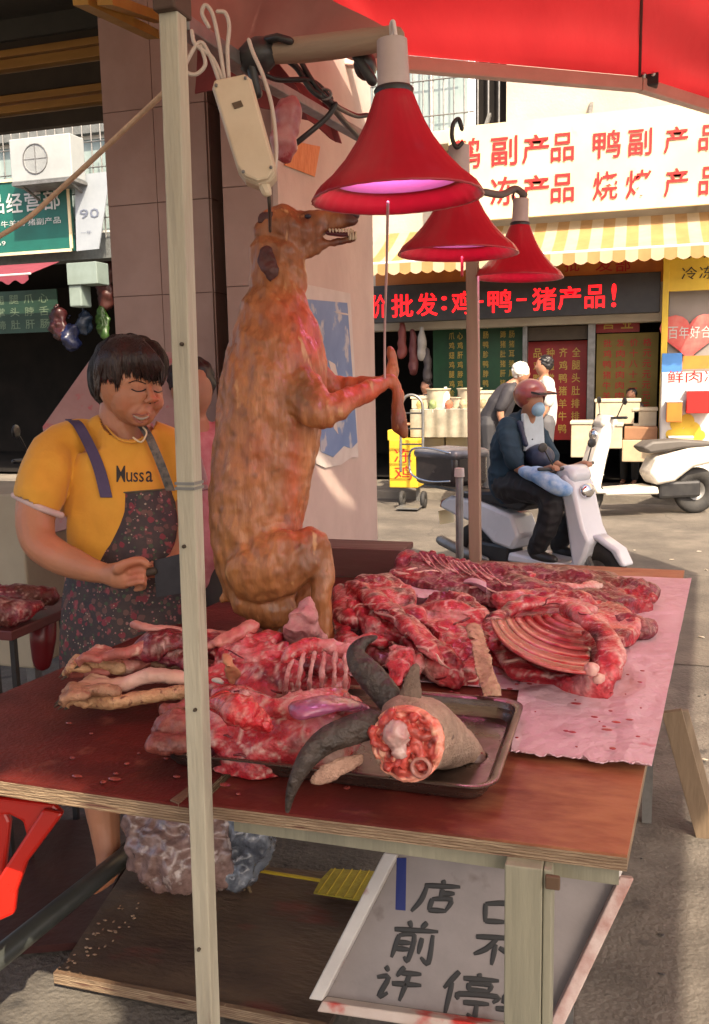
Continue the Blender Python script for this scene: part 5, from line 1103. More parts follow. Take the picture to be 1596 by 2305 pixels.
# near thigh and shank
chain(g, [(560, 1290, dz(-.07), 70, .7), (620, 1270, dz(-.09), 78, .65), (680, 1248, dz(-.10), 62, .6), (706, 1235, dz(-.10), 44, .6), (722, 1280, dz(-.10), 30, .7), (725, 1340, dz(-.10), 22, .8), (728, 1400, dz(-.10), 19, .8), (738, 1440, dz(-.10), 20, .8), (765, 1462, dz(-.11), 17, .7), (792, 1470, dz(-.12), 13, .7)], 14)
chain(g, [(610, 1290, dz(.05), 60, .8), (670, 1240, dz(.09), 44, .7), (700, 1260, dz(.09), 30, .7), (690, 1330, dz(.09), 20, .8), (655, 1390, dz(.08), 18, .8), (640, 1430, dz(.06), 17, .8)], 12)
chain(g, [(560, 1340, dz(-.03), 50, .8), (600, 1370, dz(-.03), 45, .8), (640, 1370, dz(-.02), 38, .8)], 12)
# shoulder and near foreleg
chain(g, [(650, 850, dz(-.05), 60, .7), (690, 900, dz(-.09), 52, .6), (728, 925, dz(-.11), 40, .6), (760, 912, dz(-.10), 32, .7), (800, 893, dz(-.06), 25, .8), (845, 872, dz(-.03), 18, .8), (880, 858, dz(-.01), 14, .9), (893, 880, dz(-.01), 13, .9), (896, 920, dz(-.01), 17, .9), (902, 960, dz(-.01), 18, .9), (908, 978, dz(-.01), 10, .9)], 12)
chain(g, [(680, 830, dz(.06), 50, .7), (745, 870, dz(.09), 28, .8), (810, 865, dz(.06), 18, .8), (872, 858, dz(.02), 12, .9), (884, 825, dz(.02), 11, .9), (881, 798, dz(.02), 10, .9), (878, 784, dz(.02), 5, .9)], 12)
# tail
chain(g, [(530, 1335, dz(), 24, .8), (508, 1342, dz(), 11, .8), (500, 1350, dz(), 6, .8)], 8)
def px(p):
    q = MR.transposed() @ (p-CAMP); return (798-FPX*q.x/q.z, 1152.5+FPX*q.y/q.z)
def ddisp(p):
    u, v = px(p)
    st_ = Vector((p.x*60, p.y*60, p.z*12)); a = noise.noise(st_)*.0035+noise.noise(p*26)*.004+noise.noise(p*70)*.0016
    a += .0035*noise.noise(Vector((p.x*34, p.y*34, p.z*5)))+.003*(1-2*abs(noise.noise(Vector((p.x*20+p.z*9, p.y*20, p.z*13)))))
    if v > 1180: a += .0055*math.sin((u*.10+v*.045)+3*noise.noise(p*9))*noise.noise(p*7+Vector((3, 3, 3)))
    return a
def gs(u, v, cu, cv, ru, rv): return math.exp(-((u-cu)/ru)**2-((v-cv)/rv)**2)
def dcol(p):
    u, v = px(p); r = Vector((1, 1, 1))
    def mixc(c, k):
        nonlocal r
        k = max(0, min(1, k)); r = r*(1-k)+Vector(c)*k
    n_ = noise.noise(p*14); n2 = noise.noise(Vector((p.x*30, p.y*30, p.z*6)))
    r = r*(1+.22*n_+.16*n2)
    red = (1.25, .50, .52)
    mixc(red, gs(u, v, 700, 760, 50, 90)*(1.0+n_)); mixc(red, gs(u, v, 820, 880, 80, 40)*1.1); mixc(red, gs(u, v, 690, 1190, 50, 36)*.9)
    mixc((1.1, .55, .6), gs(u, v, 650, 700, 60, 40)*.7); mixc((1.15, .6, .6), gs(u, v, 660, 1080, 20, 120)*.8); mixc((1.1, .6, .6), gs(u, v, 580, 1010, 30, 60)*.5)
    mixc((.42, .50, .42), gs(u, v, 680, 870, 34, 66)*1.0); mixc((.6, .62, .5), gs(u, v, 640, 930, 24, 90)*.6); mixc((.55, .5, .45), gs(u, v, 600, 1400, 80, 30)); mixc((.6, .55, .5), gs(u, v, 480, 1060, 14, 160)*.6); mixc((.75, .85, .6), gs(u, v, 560, 920, 40, 90)*.4)
    mixc((.45, .42, .4), gs(u, v, 690, 1270, 60, 70)*.8); mixc((.9, .95, .6), gs(u, v, 520, 1240, 40, 110)*.5)
    mixc((.50, .36, .34), gs(u, v, 690, 520, 110, 60)*.95); mixc((.22, .12, .2), gs(u, v, 795, 487, 26, 28)*1.3); mixc((.3, .2, .25), gs(u, v, 770, 545, 40, 14)*1.2)
    mixc((.2, .2, .25), gs(u, v, 690, 486, 13, 9)*1.3); mixc((.8, .35, .2), gs(u, v, 882, 800, 14, 40)*.8); mixc((.4, .2, .22), gs(u, v, 900, 950, 22, 50)*1.0)
    r *= 1-.35*min(1, max(0, noise.noise(p*48)*3-1.0))
    return tuple(max(.02, c) for c in r)
g = organic(g, .0048, 3, ddisp, dcol)
skin = mat('singed_brown_skin', (.45, .185, .068), (.29, .105, .037), 45, .44, .22, 120, attr=True, stretch=(1, 1, .25), coat=.15, ramp=(.34, .68), spots=(.50, .26, .11), sscale=40, sth=.64, rvar=.1)
obj('body', g, skin, dg_, smooth=True)
# ears, eye, nose, teeth, mouth
earm = mat('dark_ear_skin', (.10, .035, .03), (.05, .018, .02), 20, .5, .3)
obj('ear', organic(chain(G(), [(600, 560, dz(-.075), 13, .5), (600, 588, dz(-.08), 22, .4), (610, 612, dz(-.082), 20, .4), (606, 632, dz(-.08), 6, .4)]), .0035, 1, rn(.003, 40)), earm, dg_, smooth=True)
obj('ear', organic(chain(G(), [(612, 490, dz(-.03), 14, .5), (594, 488, dz(-.03), 12, .5), (584, 500, dz(-.03), 7, .5)]), .0035, 1, rn(.003, 40)), earm, dg_, smooth=True)
ec = U(693, 487, D=dz(-.045)); obj('eye', G().ell(ec, (.009, .006, .006), 12, 8), mat('dark_eye', (.02, .02, .035), None, 5, .2), dg_, smooth=True)
obj('nose', organic(chain(G(), [(790, 476, dz(), 15, .9), (800, 486, dz(), 11, .9)]), .003, 1, rn(.002, 60)), mat('dark_nose', (.045, .012, .02), None, 20, .35, .2), dg_, smooth=True)
tm = mat('ivory_teeth', (.55, .44, .30), None, 20, .35)
for k in range(8):
    u = 742+7*k; h_ = 4 if k != 6 else 12
    obj('tooth', G().tube([U(u, 517, D=dz(-.022)), U(u+1, 518+h_, D=dz(-.022))], [.0034, .0016], 7), tm, dg_, smooth=True)
for k in range(3): obj('tooth', G().tube([U(788+6*k, 537, D=dz(-.012)), U(789+6*k, 522-3*(k == 1), D=dz(-.012))], [.0040, .0022], 7), tm, dg_, smooth=True)
obj('gum', G().tube([U(738, 524, D=dz(-.01)), U(770, 528, D=dz(-.008)), U(796, 526, D=dz(-.006))], .006, 8), mat('dark_gum', (.10, .018, .03), None, 8, .3), dg_, smooth=True)
# ================================================================ the woman behind the table
Dw = depth(Vector((-1.40, 2.15, 1.0)))
wm = thing('person', 'woman in a yellow t-shirt and dark flowered apron smiling down at the meat', 'person', Vector((U(240, 1960, D=Dw+.0).x, 2.2, 0)))
S = Dw/FPX
skinw = mat('warm_skin', (.50, .225, .125), (.44, .185, .10), 5, .45, .05, 60, sss=.12, attr=True)
g = G()
hc = (300, 868)    # head centre
chain(g, [(262, 925, Dw+.03, 40, 1), (272, 960, Dw+.03, 43, 1), (285, 1010, Dw+.04, 60, .9)], 16)            # neck
g.ell(U(290, 850, D=Dw), (.085, .10, .115), 22, 16)                # skull
g.ell(U(305, 890, D=Dw-.02), (.075, .075, .082), 20, 14)           # face
g.ell(U(316, 926, D=Dw-.042), (.042, .044, .042), 16, 10)           # jaw / chin
g.ell(U(349, 905, D=Dw-.042), (.024, .028, .026), 12, 8); g.ell(U(288, 912, D=Dw-.050), (.034, .034, .032), 12, 8)   # cheeks
chain(g, [(334, 868, Dw-.078, 7, 1), (339, 886, Dw-.088, 8, 1), (342, 898, Dw-.095, 10, 1)], 10)                   # nose
g.ell(U(331, 903, D=Dw-.093), (.009, .009, .007), 10, 8); g.ell(U(354, 900, D=Dw-.090), (.007, .008, .006), 10, 8)
g.ell(U(318, 936, D=Dw-.074), (.026, .012, .012), 12, 8); g.ell(U(314, 950, D=Dw-.066), (.024, .012, .012), 12, 8)
g.ell(U(238, 880, D=Dw-.055), (.013, .013, .026), 10, 8)           # ear
# arm: upper arm, elbow, forearm, hand
chain(g, [(95, 1060, Dw-.06, 44, .9), (84, 1130, Dw-.08, 46, .9), (79, 1180, Dw-.10, 43, .9), (90, 1222, Dw-.12, 40, .9), (125, 1250, Dw-.145, 38, .9), (165, 1268, Dw-.17, 35, .9), (205, 1283, Dw-.20, 28, .9), (238, 1291, Dw-.22, 23, .9), (262, 1295, Dw-.24, 30, .7), (284, 1296, Dw-.25, 30, .6)], 16)
# fingers curled round the cleaver handle
for k, (v0, ln) in enumerate(((1276, 1.0), (1290, 1.06), (1304, 1.0), (1316, .85))):
    r = .0088-.0006*k; r *= .86; b = U(290, v0, D=Dw-.262); m_ = U(318*1+(6*ln), v0-6, D=Dw-.275); e = U(322, v0+8, D=Dw-.25); f = U(304, v0+12, D=Dw-.24)
    g.tube(spline([b, m_, e, f], 3), [r*1.15, r*1.15, r*1.1, r*1.1, r*1.05, r, r, r*.9, r*.85, r*.8], 10)
chain(g, [(265, 1280, Dw-.27, 15, 1), (292, 1266, Dw-.28, 11, 1), (318, 1262, Dw-.285, 10, 1), (332, 1272, Dw-.28, 8, 1)], 10)   # thumb
# other forearm (hidden mostly by the pole)
chain(g, [(390, 1080, Dw+.05, 40, .9), (420, 1160, Dw+.0, 36, .9), (425, 1215, Dw-.06, 30, .9), (400, 1262, Dw-.14, 24, .9), (372, 1280, Dw-.19, 22, .8)], 12)
for k in range(4):
    b = U(366-3*k, 1268+9*k, D=Dw-.20); g.tube([b, b-CR*.028, b-CR*.036-CU*.012], [.008, .0075, .006], 8)
# calf and foot seen below the table
chain(g, [(255, 1600, Dw+.05, 44, 1), (245, 1700, Dw+.04, 44, 1), (232, 1800, Dw+.03, 42, 1), (236, 1860, Dw+.02, 34, 1), (243, 1930, Dw+.0, 27, 1), (240, 1965, Dw-.02, 26, .9), (222, 1985, Dw-.06, 22, .7), (208, 2000, Dw-.09, 16, .6)], 14)
chain(g, [(330, 1600, Dw+.15, 44, 1), (330, 1750, Dw+.15, 42, 1), (335, 1850, Dw+.15, 32, 1), (338, 1900, Dw+.15, 26, 1), (325, 1925, Dw+.10, 18, .7)], 12)
chain(g, [(270, 1000, Dw+.06, 95, .7), (275, 1100, Dw+.06, 120, .7), (275, 1300, Dw+.06, 128, .7), (275, 1450, Dw+.07, 130, .7), (280, 1600, Dw+.08, 105, .7)], 16)  # trunk
def wcol(p):
    u, v = px(p); r = Vector((1, 1, 1)); 
    def mx_(c, k):
        nonlocal r
        k = max(0, min(1, k)); r = r*(1-k)+Vector(c)*k
    r *= 1+.10*noise.noise(p*18)
    def seg(ax, ay, bx, by, w_):
        t = max(0, min(1, ((u-ax)*(bx-ax)+(v-ay)*(by-ay))/((bx-ax)**2+(by-ay)**2))); return math.exp(-(((u-ax-(bx-ax)*t)**2+(v-ay-(by-ay)*t)**2)/w_**2))
    mx_((.68, .56, .52), seg(326, 904, 303, 930, 3.5)*.7); mx_((.68, .56, .52), seg(353, 903, 342, 928, 3)*.6); mx_((.62, .52, .5), seg(296, 874, 328, 876, 7)*.6); mx_((.62, .52, .5), seg(347, 878, 366, 880, 6)*.6)  # smile-line, eyelid and chin shading darkened into the skin colour
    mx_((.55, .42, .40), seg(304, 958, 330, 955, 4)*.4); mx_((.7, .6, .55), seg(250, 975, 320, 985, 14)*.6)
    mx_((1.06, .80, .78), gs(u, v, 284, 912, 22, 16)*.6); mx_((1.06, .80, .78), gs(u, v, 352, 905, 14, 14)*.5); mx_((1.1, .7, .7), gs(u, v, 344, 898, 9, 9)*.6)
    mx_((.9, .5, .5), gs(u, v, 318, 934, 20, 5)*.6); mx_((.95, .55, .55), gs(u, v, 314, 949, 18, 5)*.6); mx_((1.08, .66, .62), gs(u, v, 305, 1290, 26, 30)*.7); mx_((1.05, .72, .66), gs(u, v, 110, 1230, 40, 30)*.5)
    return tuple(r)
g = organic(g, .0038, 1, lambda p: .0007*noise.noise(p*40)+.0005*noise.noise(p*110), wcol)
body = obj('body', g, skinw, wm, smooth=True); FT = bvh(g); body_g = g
hairc = mat('dark_brown_hair', (.016, .008, .007), (.032, .013, .010), 60, .38, .3, 120, stretch=(1, 1, .2), sheen=.1)
# face details
fdark = mat('lash_brown', (.035, .015, .012), None, 5, .5)
def onface(u, v, D_): return onto(FT, u, v, .0015, D_)
for (pts) in ([(297, 876), (308, 881), (320, 880), (328, 876)], [(348, 880), (356, 883), (365, 880)]):
    obj('eyelid_line', G().tube(spline([onface(a, b, Dw-.088 if a > 340 else Dw-.091) for a, b in pts], 4), .0020, 6), fdark, wm, smooth=True)
for (pts) in ([(290, 862), (304, 857), (318, 860), (328, 864)], [(346, 864), (356, 860), (368, 864)]):
    obj('eyebrow', G().tube(spline([onface(a, b, Dw-.088) for a, b in pts], 4), .0026, 6, asp=.6), fdark, wm, smooth=True)
obj('teeth', G().tube(spline([onface(301, 936, Dw-.094), onface(318, 943, Dw-.098), onface(334, 938, Dw-.094)], 4), [.0015, .0022, .003, .0034, .004, .0034, .003, .0022, .0015], 8), mat('teeth_white', (.42, .36, .30), None, 5, .3), wm, smooth=True)
obj('lips', G().tube(spline([onface(298, 933, Dw-.092), onface(309, 932, Dw-.097), onface(319, 935, Dw-.099), onface(330, 932, Dw-.096), onface(337, 935, Dw-.090)], 4), .0019, 7).tube(spline([onface(300, 938, Dw-.092), onface(316, 951, Dw-.096), onface(335, 941, Dw-.090)], 4), .0026, 7), mat('lip_rose', (.36, .12, .09), None, 5, .35), wm, smooth=True)
obj('nostril', G().ell(onface(338, 908, Dw-.104), (.0028, .002, .0018), 6, 5).ell(onface(349, 906, Dw-.100), (.002, .002, .0015), 6, 5), fdark, wm)
# hair cap and strands
g = G()
g.ell(U(292, 825, D=Dw+.015), (.104, .118, .092), 24, 16); g.ell(U(268, 850, D=Dw+.04), (.085, .09, .10), 20, 14); g.ell(U(330, 815, D=Dw-.04), (.062, .062, .06), 16, 12)
chain(g, [(235, 820, Dw+.0, 24, 1), (225, 860, Dw+.02, 15, 1), (224, 885, Dw+.03, 9, 1)], 10)
g = organic(g, .005, 2, lambda p: .006*noise.noise(Vector((p.x*40, p.y*40, p.z*9))))
# keep the face clear
def facecut(p):
    u, v = px(p); return p
hair = obj('hair', g, mat('hair_base', (.016, .009, .007), (.008, .005, .004), 90, .6, .6, 160, stretch=(1, 1, .12), spec=.3), wm, smooth=True)
rnd = random.Random(3); hb = G(); hb.add(body_g.v, body_g.f); hb.add(g.v, g.f); HT = bvh(hb); g = G()
def strand(u0, v0, u1, v1, bow=0, lift=.004, w_=.0052):
    P_ = []; n = 9
    for i in range(n):
        t = i/(n-1); uu = u0+(u1-u0)*t**.8+bow*math.sin(math.pi*t); vv = v0+(v1-v0)*t**1.15
        P_.append(onto(HT, uu, vv, lift+.006*math.sin(math.pi*min(1, t*1.2)), Dw-.02))
    for i in range(1, n):     # no sudden jumps back
        if (P_[i]-P_[i-1]).length > .045: P_[i] = P_[i-1]+(CU*-.016)
    g.tube(P_, [w_*(.6+.4*math.sin(math.pi*min(1, i/n+.2)))*(1 if i < n-2 else .55 if i < n-1 else .15) for i in range(n)], 5, cap=False)
ends = [(262, 884), (268, 862), (276, 850), (290, 846), (305, 852), (320, 856), (335, 858), (350, 862), (364, 868), (375, 876), (383, 888)]
for k in range(170):
    t = k/169*(len(ends)-1.001); i = int(t); f = t-i; u1 = ends[i][0]*(1-f)+ends[i+1][0]*f+rnd.uniform(-3, 3); v1 = ends[i][1]*(1-f)+ends[i+1][1]*f+rnd.uniform(-12, 7)
    strand(288+28*(k/169-.4)+rnd.uniform(-10, 10), 754+rnd.uniform(0, 10), u1, v1, bow=(u1-310)*.16)
for k in range(90):
    u1 = 226+40*rnd.random(); strand(276+rnd.uniform(-14, 10), 756+rnd.uniform(0, 12), u1, 858+rnd.uniform(-8, 8), bow=-14)
for k in range(60):
    u1 = 212+14*rnd.random(); strand(262+rnd.uniform(-14, 10), 762+rnd.uniform(0, 16), u1, 892+rnd.uniform(-24, 10), bow=-10)
obj('hair_strands', g, hairc, wm, smooth=True, kind='stuff')
# t-shirt
shirt = mat('yellow_cotton', (.74, .37, .04), (.66, .31, .033), 6, .8, .12, 40, sheen=.2)
g = G()
chain(g, [(235, 985, Dw+.04, 52, .9), (270, 1010, Dw+.04, 95, .72), (268, 1060, Dw+.04, 120, .72), (272, 1120, Dw+.04, 128, .75), (275, 1180, Dw+.04, 132, .75), (278, 1250, Dw+.05, 136, .75)], 22)
chain(g, [(185, 985, Dw+.03, 42, .9), (130, 1008, Dw+.0, 47, .9), (104, 1060, Dw-.05, 53, .9), (88, 1118, Dw-.078, 54, .92)], 16)
chain(g, [(330, 985, Dw+.06, 40, .9), (378, 1010, Dw+.06, 44, .9), (395, 1070, Dw+.05, 50, .9), (405, 1120, Dw+.03, 46, .9)], 14)
def sdisp(p):
    u, v = px(p); return .0032*(1-2*abs(noise.noise(Vector((p.x*9+p.z*7, p.y*9, p.z*5-p.x*6)))))+.0018*(1-2*abs(noise.noise(Vector((p.x*22, p.y*22, p.z*11)))))+.0035*noise.noise(Vector((p.x*14, p.y*14, p.z*8)))+.005*max(0, noise.noise(Vector((p.x*8+p.z*14, p.z*10-p.x*16, 2))))*gs(u, v, 180, 1160, 90, 90)
g = organic(g, .006, 3, sdisp)
# neckline scoop: drop vertices that fall inside the neck opening ellipse
nc = U(300, 955, D=Dw-.02)
def keep(p):
    u, v = px(p); return not (((u-290)/62)**2+((v-938)/50)**2 < 1)
kp = [keep(p) for p in g.v]; g.f = [f for f in g.f if all(kp[i] for i in f)]
def cuff(p):   # sleeve end plane
    u, v = px(p); return not (v > 1118+(u-35)*.42 and u < 150)
kp = [cuff(p) for p in g.v]; g.f = [f for f in g.f if all(kp[i] for i in f)]
sh_ = obj('t_shirt', g, shirt, wm, smooth=True)
so_ = sh_.modifiers.new('thick', 'SOLIDIFY'); so_.thickness = .002; so_.offset = 1
cf = mat('pale_pink_trim', (.66, .50, .48), None, 9, .7)
obj('sleeve_trim', organic(chain(G(), [(30, 1114, Dw-.09, 7, .9), (60, 1130, Dw-.125, 8, .9), (100, 1147, Dw-.128, 8, .9), (138, 1160, Dw-.09, 8, .9)]), .003, 1), cf, wm, smooth=True)
obj('collar_trim', G().tube(spline([U(236, 955, D=Dw-.005), U(262, 984, D=Dw-.055), U(300, 996, D=Dw-.065), U(335, 978, D=Dw-.03)], 5), .003, 6), shirt, wm, smooth=True)
ST = bvh(g)
def onshirt_(u, v, extra=0): # depth on the torso front
    k = (u-272)/132; return U(u, v, D=Dw+.04-math.sqrt(max(0, 1-k*k))*132*S*.74-extra)
for ch, a, b, c, d in (("M", 262, 1048, 282, 1085), ("u", 284, 1063, 298, 1085), ("s", 300, 1063, 311, 1085), ("s", 313, 1063, 324, 1085), ("a", 328, 1060, 344, 1085)):
    o_ = onto(ST, a, d, .004); g = G(); put_text(g, ch, o_, onto(ST, c, d, .004)-o_, onto(ST, a, b, .004)-o_, bold=.006); g.v = [onto(ST, *px(p), .0035) for p in g.v]; obj('character', g, M['blackink'], wm)
# apron
apm = mat('flowered_apron', (.030, .020, .024), (.055, .035, .032), 20, .6, .15, 50, spots=(.26, .05, .06), sscale=34, sth=.60)
nt = apm.node_tree; b_ = nt.nodes['Principled BSDF']; src = b_.inputs['Base Color'].links[0].from_socket
tcn = nt.nodes.new('ShaderNodeTexCoord')
prev = src
for sc_, th_, colr, off in ((34, .30, (.13, .06, .05), 0), (46, .24, (.045, .07, .035), 5), (30, .26, (.20, .022, .035), 13), (60, .17, (.30, .13, .12), 21), (75, .12, (.36, .30, .22), 9)):
    vo = nt.nodes.new('ShaderNodeTexVoronoi'); vo.inputs['Scale'].default_value = sc_; mpn = nt.nodes.new('ShaderNodeMapping'); mpn.inputs['Location'].default_value = (off, off*.7, off*.3)
    nt.links.new(tcn.outputs['Object'], mpn.inputs[0]); nt.links.new(mpn.outputs[0], vo.inputs[0])
    ns_ = nt.nodes.new('ShaderNodeTexNoise'); ns_.inputs['Scale'].default_value = 60; nt.links.new(mpn.outputs[0], ns_.inputs[0]); nm_ = nt.nodes.new('ShaderNodeMath'); nm_.operation = 'MULTIPLY_ADD'; nt.links.new(ns_.outputs[0], nm_.inputs[0]); nm_.inputs[1].default_value = .5; nt.links.new(vo.outputs['Distance'], nm_.inputs[2]); mr = nt.nodes.new('ShaderNodeMath'); mr.operation = 'LESS_THAN'; mr.inputs[1].default_value = th_+.25; nt.links.new(nm_.outputs[0], mr.inputs[0])
    mxn = nt.nodes.new('ShaderNodeMix'); mxn.data_type = 'RGBA'; nt.links.new(mr.outputs[0], mxn.inputs[0]); nt.links.new(prev, mxn.inputs[6]); mxn.inputs[7].default_value = colr+(1,); prev = mxn.outputs[2]
nt.links.new(prev, b_.inputs['Base Color'])
Lf = [(240, 1112), (226, 1150), (200, 1190), (175, 1230), (155, 1275), (142, 1340), (136, 1430), (134, 1530), (136, 1620), (150, 1760)]
Rf = [(386, 1100), (402, 1150), (425, 1190), (445, 1230), (456, 1290), (460, 1370), (458, 1450), (450, 1540), (440, 1620), (420, 1760)]
def apf(a, b):
    t = b*(len(Lf)-1); i = min(int(t), len(Lf)-2); f = t-i
    ul = Lf[i][0]*(1-f)+Lf[i+1][0]*f; vl = Lf[i][1]*(1-f)+Lf[i+1][1]*f; ur = Rf[i][0]*(1-f)+Rf[i+1][0]*f; vr = Rf[i][1]*(1-f)+Rf[i+1][1]*f
    u = ul+(ur-ul)*a; v = vl+(vr-vl)*a; k = (a-.5)*2
    dd = Dw+.045-math.sqrt(max(0, 1-(k*.93)**2))*(132*S*.76)-.008-.02*min(1, b*2)*(1-abs(k))
    return U(u, v, D=dd+.010*b*math.sin(a*11+1.5*b)+.012*noise.noise(Vector((a*4, b*5, 0)))*b)
obj('apron', G().sheet(apf, 36, 44, .003), apm, wm, smooth='auto')
obj('apron_trim', G().tube([apf(a/16, 0)-CF*.003 for a in range(17)], .004, 6, asp=.6), mat('apron_hem', (.14, .12, .07), None, 20, .7), wm, smooth=True)
strapm = mat('purple_strap', (.075, .055, .13), (.06, .045, .10), 20, .7)
def ribbon(P_, w_, th=.004):
    Q = spline(P_, 6); return G().sheet(lambda a, b: Q[round(b*(len(Q)-1))]+CR*(w_*(a-.5)), 2, len(Q)-1, th)
obj('strap', ribbon([U(160, 946, D=Dw+.02), U(178, 960, D=Dw-.025), U(205, 1010, D=Dw-.055), U(225, 1060, D=Dw-.078), U(240, 1120, D=Dw-.088)], 26*S), strapm, wm, smooth='auto')
obj('strap', ribbon([U(318, 958, D=Dw+.0), U(336, 985, D=Dw-.05), U(352, 1020, D=Dw-.065), U(370, 1065, D=Dw-.07), U(384, 1104, D=Dw-.06)], 20*S), mat('dark_strap', (.05, .06, .06), (.2, .18, .15), 60, .7), wm, smooth='auto')
obj('necklace', G().tube(spline([U(300, 985, D=Dw-.062), U(318, 995, D=Dw-.068), U(330, 975, D=Dw-.05), U(322, 962, D=Dw-.035)], 5), .0025, 6), M['cream'], wm)
# cleaver she holds
cv = thing('cleaver', 'dark blackened cleaver held in the woman\'s right hand', 'knife', U(330, 1290, D=Dw-.255))
obj('handle', G().tube([U(296, 1296, D=Dw-.25), U(345, 1286, D=Dw-.27)], .011, 10), M['darkwood'], cv, smooth='auto')
obj('blade', G().plate([U(345, 1262, D=Dw-.27), U(432, 1240, D=Dw-.30), U(440, 1330, D=Dw-.30), U(352, 1345, D=Dw-.27)], CF*.003), mat('blackened_steel', (.05, .045, .05), (.03, .028, .03), 10, .35, metal=.6), cv)
# ================================================================ generic figures further off
def figure_mat(n, c, r=.7): return mat(n, c, None, 6, r, .05)
skin2 = mat('tanned_skin', (.42, .20, .12), None, 6, .5)
# ---- scooter builder (local x forward, z up, origin on the ground under its middle)
def scooter(label, loc, rz, bodym, seatm, box=False, scale=1.0, group=None):
    t = thing('scooter', label, 'scooter', (0, 0, 0), group)
    def W(x, hub=.11):
        wh = obj('wheel', G().lathe([(.10, -.03), (.20, -.045), (.235, -.03), (.245, 0), (.235, .03), (.20, .045), (.10, .03)], (x, 0, .245), 26, Matrix.Rotation(math.pi/2, 3, 'X'), closed=True), M['rubber'], t, smooth=True)
        obj('rim', G().lathe([(.03, -.03), (.12, -.022), (.165, -.035), (.172, 0), (.165, .035), (.12, .022), (.03, .03)], (x, 0, .245), 22, Matrix.Rotation(math.pi/2, 3, 'X'), closed=True), M['galv'], wh, smooth=True)
    W(-.60); W(.66)
    def sidep(pts, w_, m, name, bev=.02, y=0):
        return obj(name, G().plate([(x, y-w_/2, z) for x, z in pts], (0, w_, 0)), m, t, bevel=bev, smooth='auto')
    sidep([(-.92, .66), (-.80, .72), (-.45, .70), (-.10, .62), (-.02, .45), (-.10, .33), (-.30, .36), (-.50, .50), (-.72, .54), (-.93, .60)], .28, bodym, 'rear_cowl', .045)
    sidep([(-.75, .715), (-.70, .76), (-.35, .79), (-.05, .78), (.06, .72), (-.02, .655), (-.4, .70)], .26, seatm, 'seat', .035)
    sidep([(-.10, .32), (.42, .30), (.46, .25), (-.12, .24)], .34, bodym, 'floorboard', .02)
    sidep([(.40, .27), (.50, .32), (.44, .62), (.36, .95), (.42, 1.0), (.50, .92), (.60, .60), (.66, .50), (.62, .38), (.55, .26)], .27, bodym, 'front_shield', .05)
    sidep([(.30, .95), (.34, 1.05), (.46, 1.06), (.52, .96), (.44, .90)], .24, bodym, 'handlebar_cover', .04)
    sidep([(.42, .44), (.50, .52), (.68, .545), (.86, .46), (.93, .34), (.88, .33), (.80, .43), (.66, .50), (.52, .46)], .13, bodym, 'front_fender', .02)
    sidep([(-.97, .60), (-.95, .66), (-.90, .68), (-.88, .58)], .2, M['redsheet'], 'tail_light', .01)
    obj('headlight', G().ell((.535, 0, .86), (.04, .08, .06), 12, 8), M['chrome'], t, smooth=True)
    obj('handlebar', G().tube([(.34, -.33, 1.04), (.39, -.15, 1.03), (.40, .15, 1.03), (.34, .33, 1.04)], .014, 8), M['black'], t, smooth=True)
    for s_ in (-1, 1):
        obj('mirror', G().tube([(.38, s_*.2, 1.04), (.36, s_*.28, 1.17)], .006, 6).ell((.35, s_*.30, 1.20), (.012, .055, .038), 10, 6), M['black'], t, smooth=True)
    obj('fork', G().bar((.66, .07, .25), (.50, .06, .60), .03).bar((.66, -.07, .25), (.50, -.06, .60), .03), M['galv'], t)
    obj('engine', G().box((-.62, -.11, .18), (-.15, .09, .36)), M['black'], t, bevel=.03)
    obj('exhaust', G().tube([(-.35, -.15, .22), (-.60, -.17, .25), (-.88, -.17, .32)], [.02, .045, .045], 10), M['galv'], t, smooth='auto')
    obj('number_plate', G().obox((-.97, -.09, .44), (0, .18, 0), (-.02, 0, .12), (-.006, 0, 0)), M['cream'], t)
    if box:
        bxp = obj('top_box', G().box((-1.18, -.21, .80), (-.66, .21, 1.10)), mat('smoky_box_plastic', (.03, .028, .03), (.05, .04, .04), 5, .25), t, bevel=.05, smooth='auto')
        obj('box_lid', G().box((-1.19, -.22, 1.03), (-.65, .22, 1.12)), mat('grey_lid', (.24, .24, .27), (.14, .14, .16), 6, .3, metal=.3), bxp, bevel=.04, smooth='auto')
        obj('rack', G().tube([(-1.1, -.15, .79), (-.5, -.15, .76), (-.5, .15, .76), (-1.1, .15, .79), (-1.1, -.15, .79)], .012, 6), M['galv'], t)
        obj('chrome_rail', G().tube(spline([(-.70, -.24, .86), (-.95, -.235, .84), (-1.17, -.235, .88), (-1.21, -.235, 1.0), (-1.17, -.235, 1.11), (-.95, -.235, 1.13), (-.7, -.235, 1.10)], 4), .010, 6), M['chrome'], t, smooth=True)
    t.location = loc; t.rotation_euler = (0, 0, rz)
    if scale != 1: t.scale = (scale,)*3
    return t
scw = mat('white_scooter_paint', (.62, .65, .70), (.56, .59, .64), 3, .25, coat=.5)
seatb = mat('black_seat', (.022, .02, .022), None, 8, .5)
RZ = math.radians(-34); RK = .83; RS = U(1166, 1072, D=6.1)-Matrix.Rotation(RZ, 3, 'Z') @ Vector((-.15*RK, 0, 0)); RS.z = 0
s1 = scooter('white scooter with a dark top box carrying the helmeted rider', RS, RZ, scw, seatb, box=True, scale=RK)
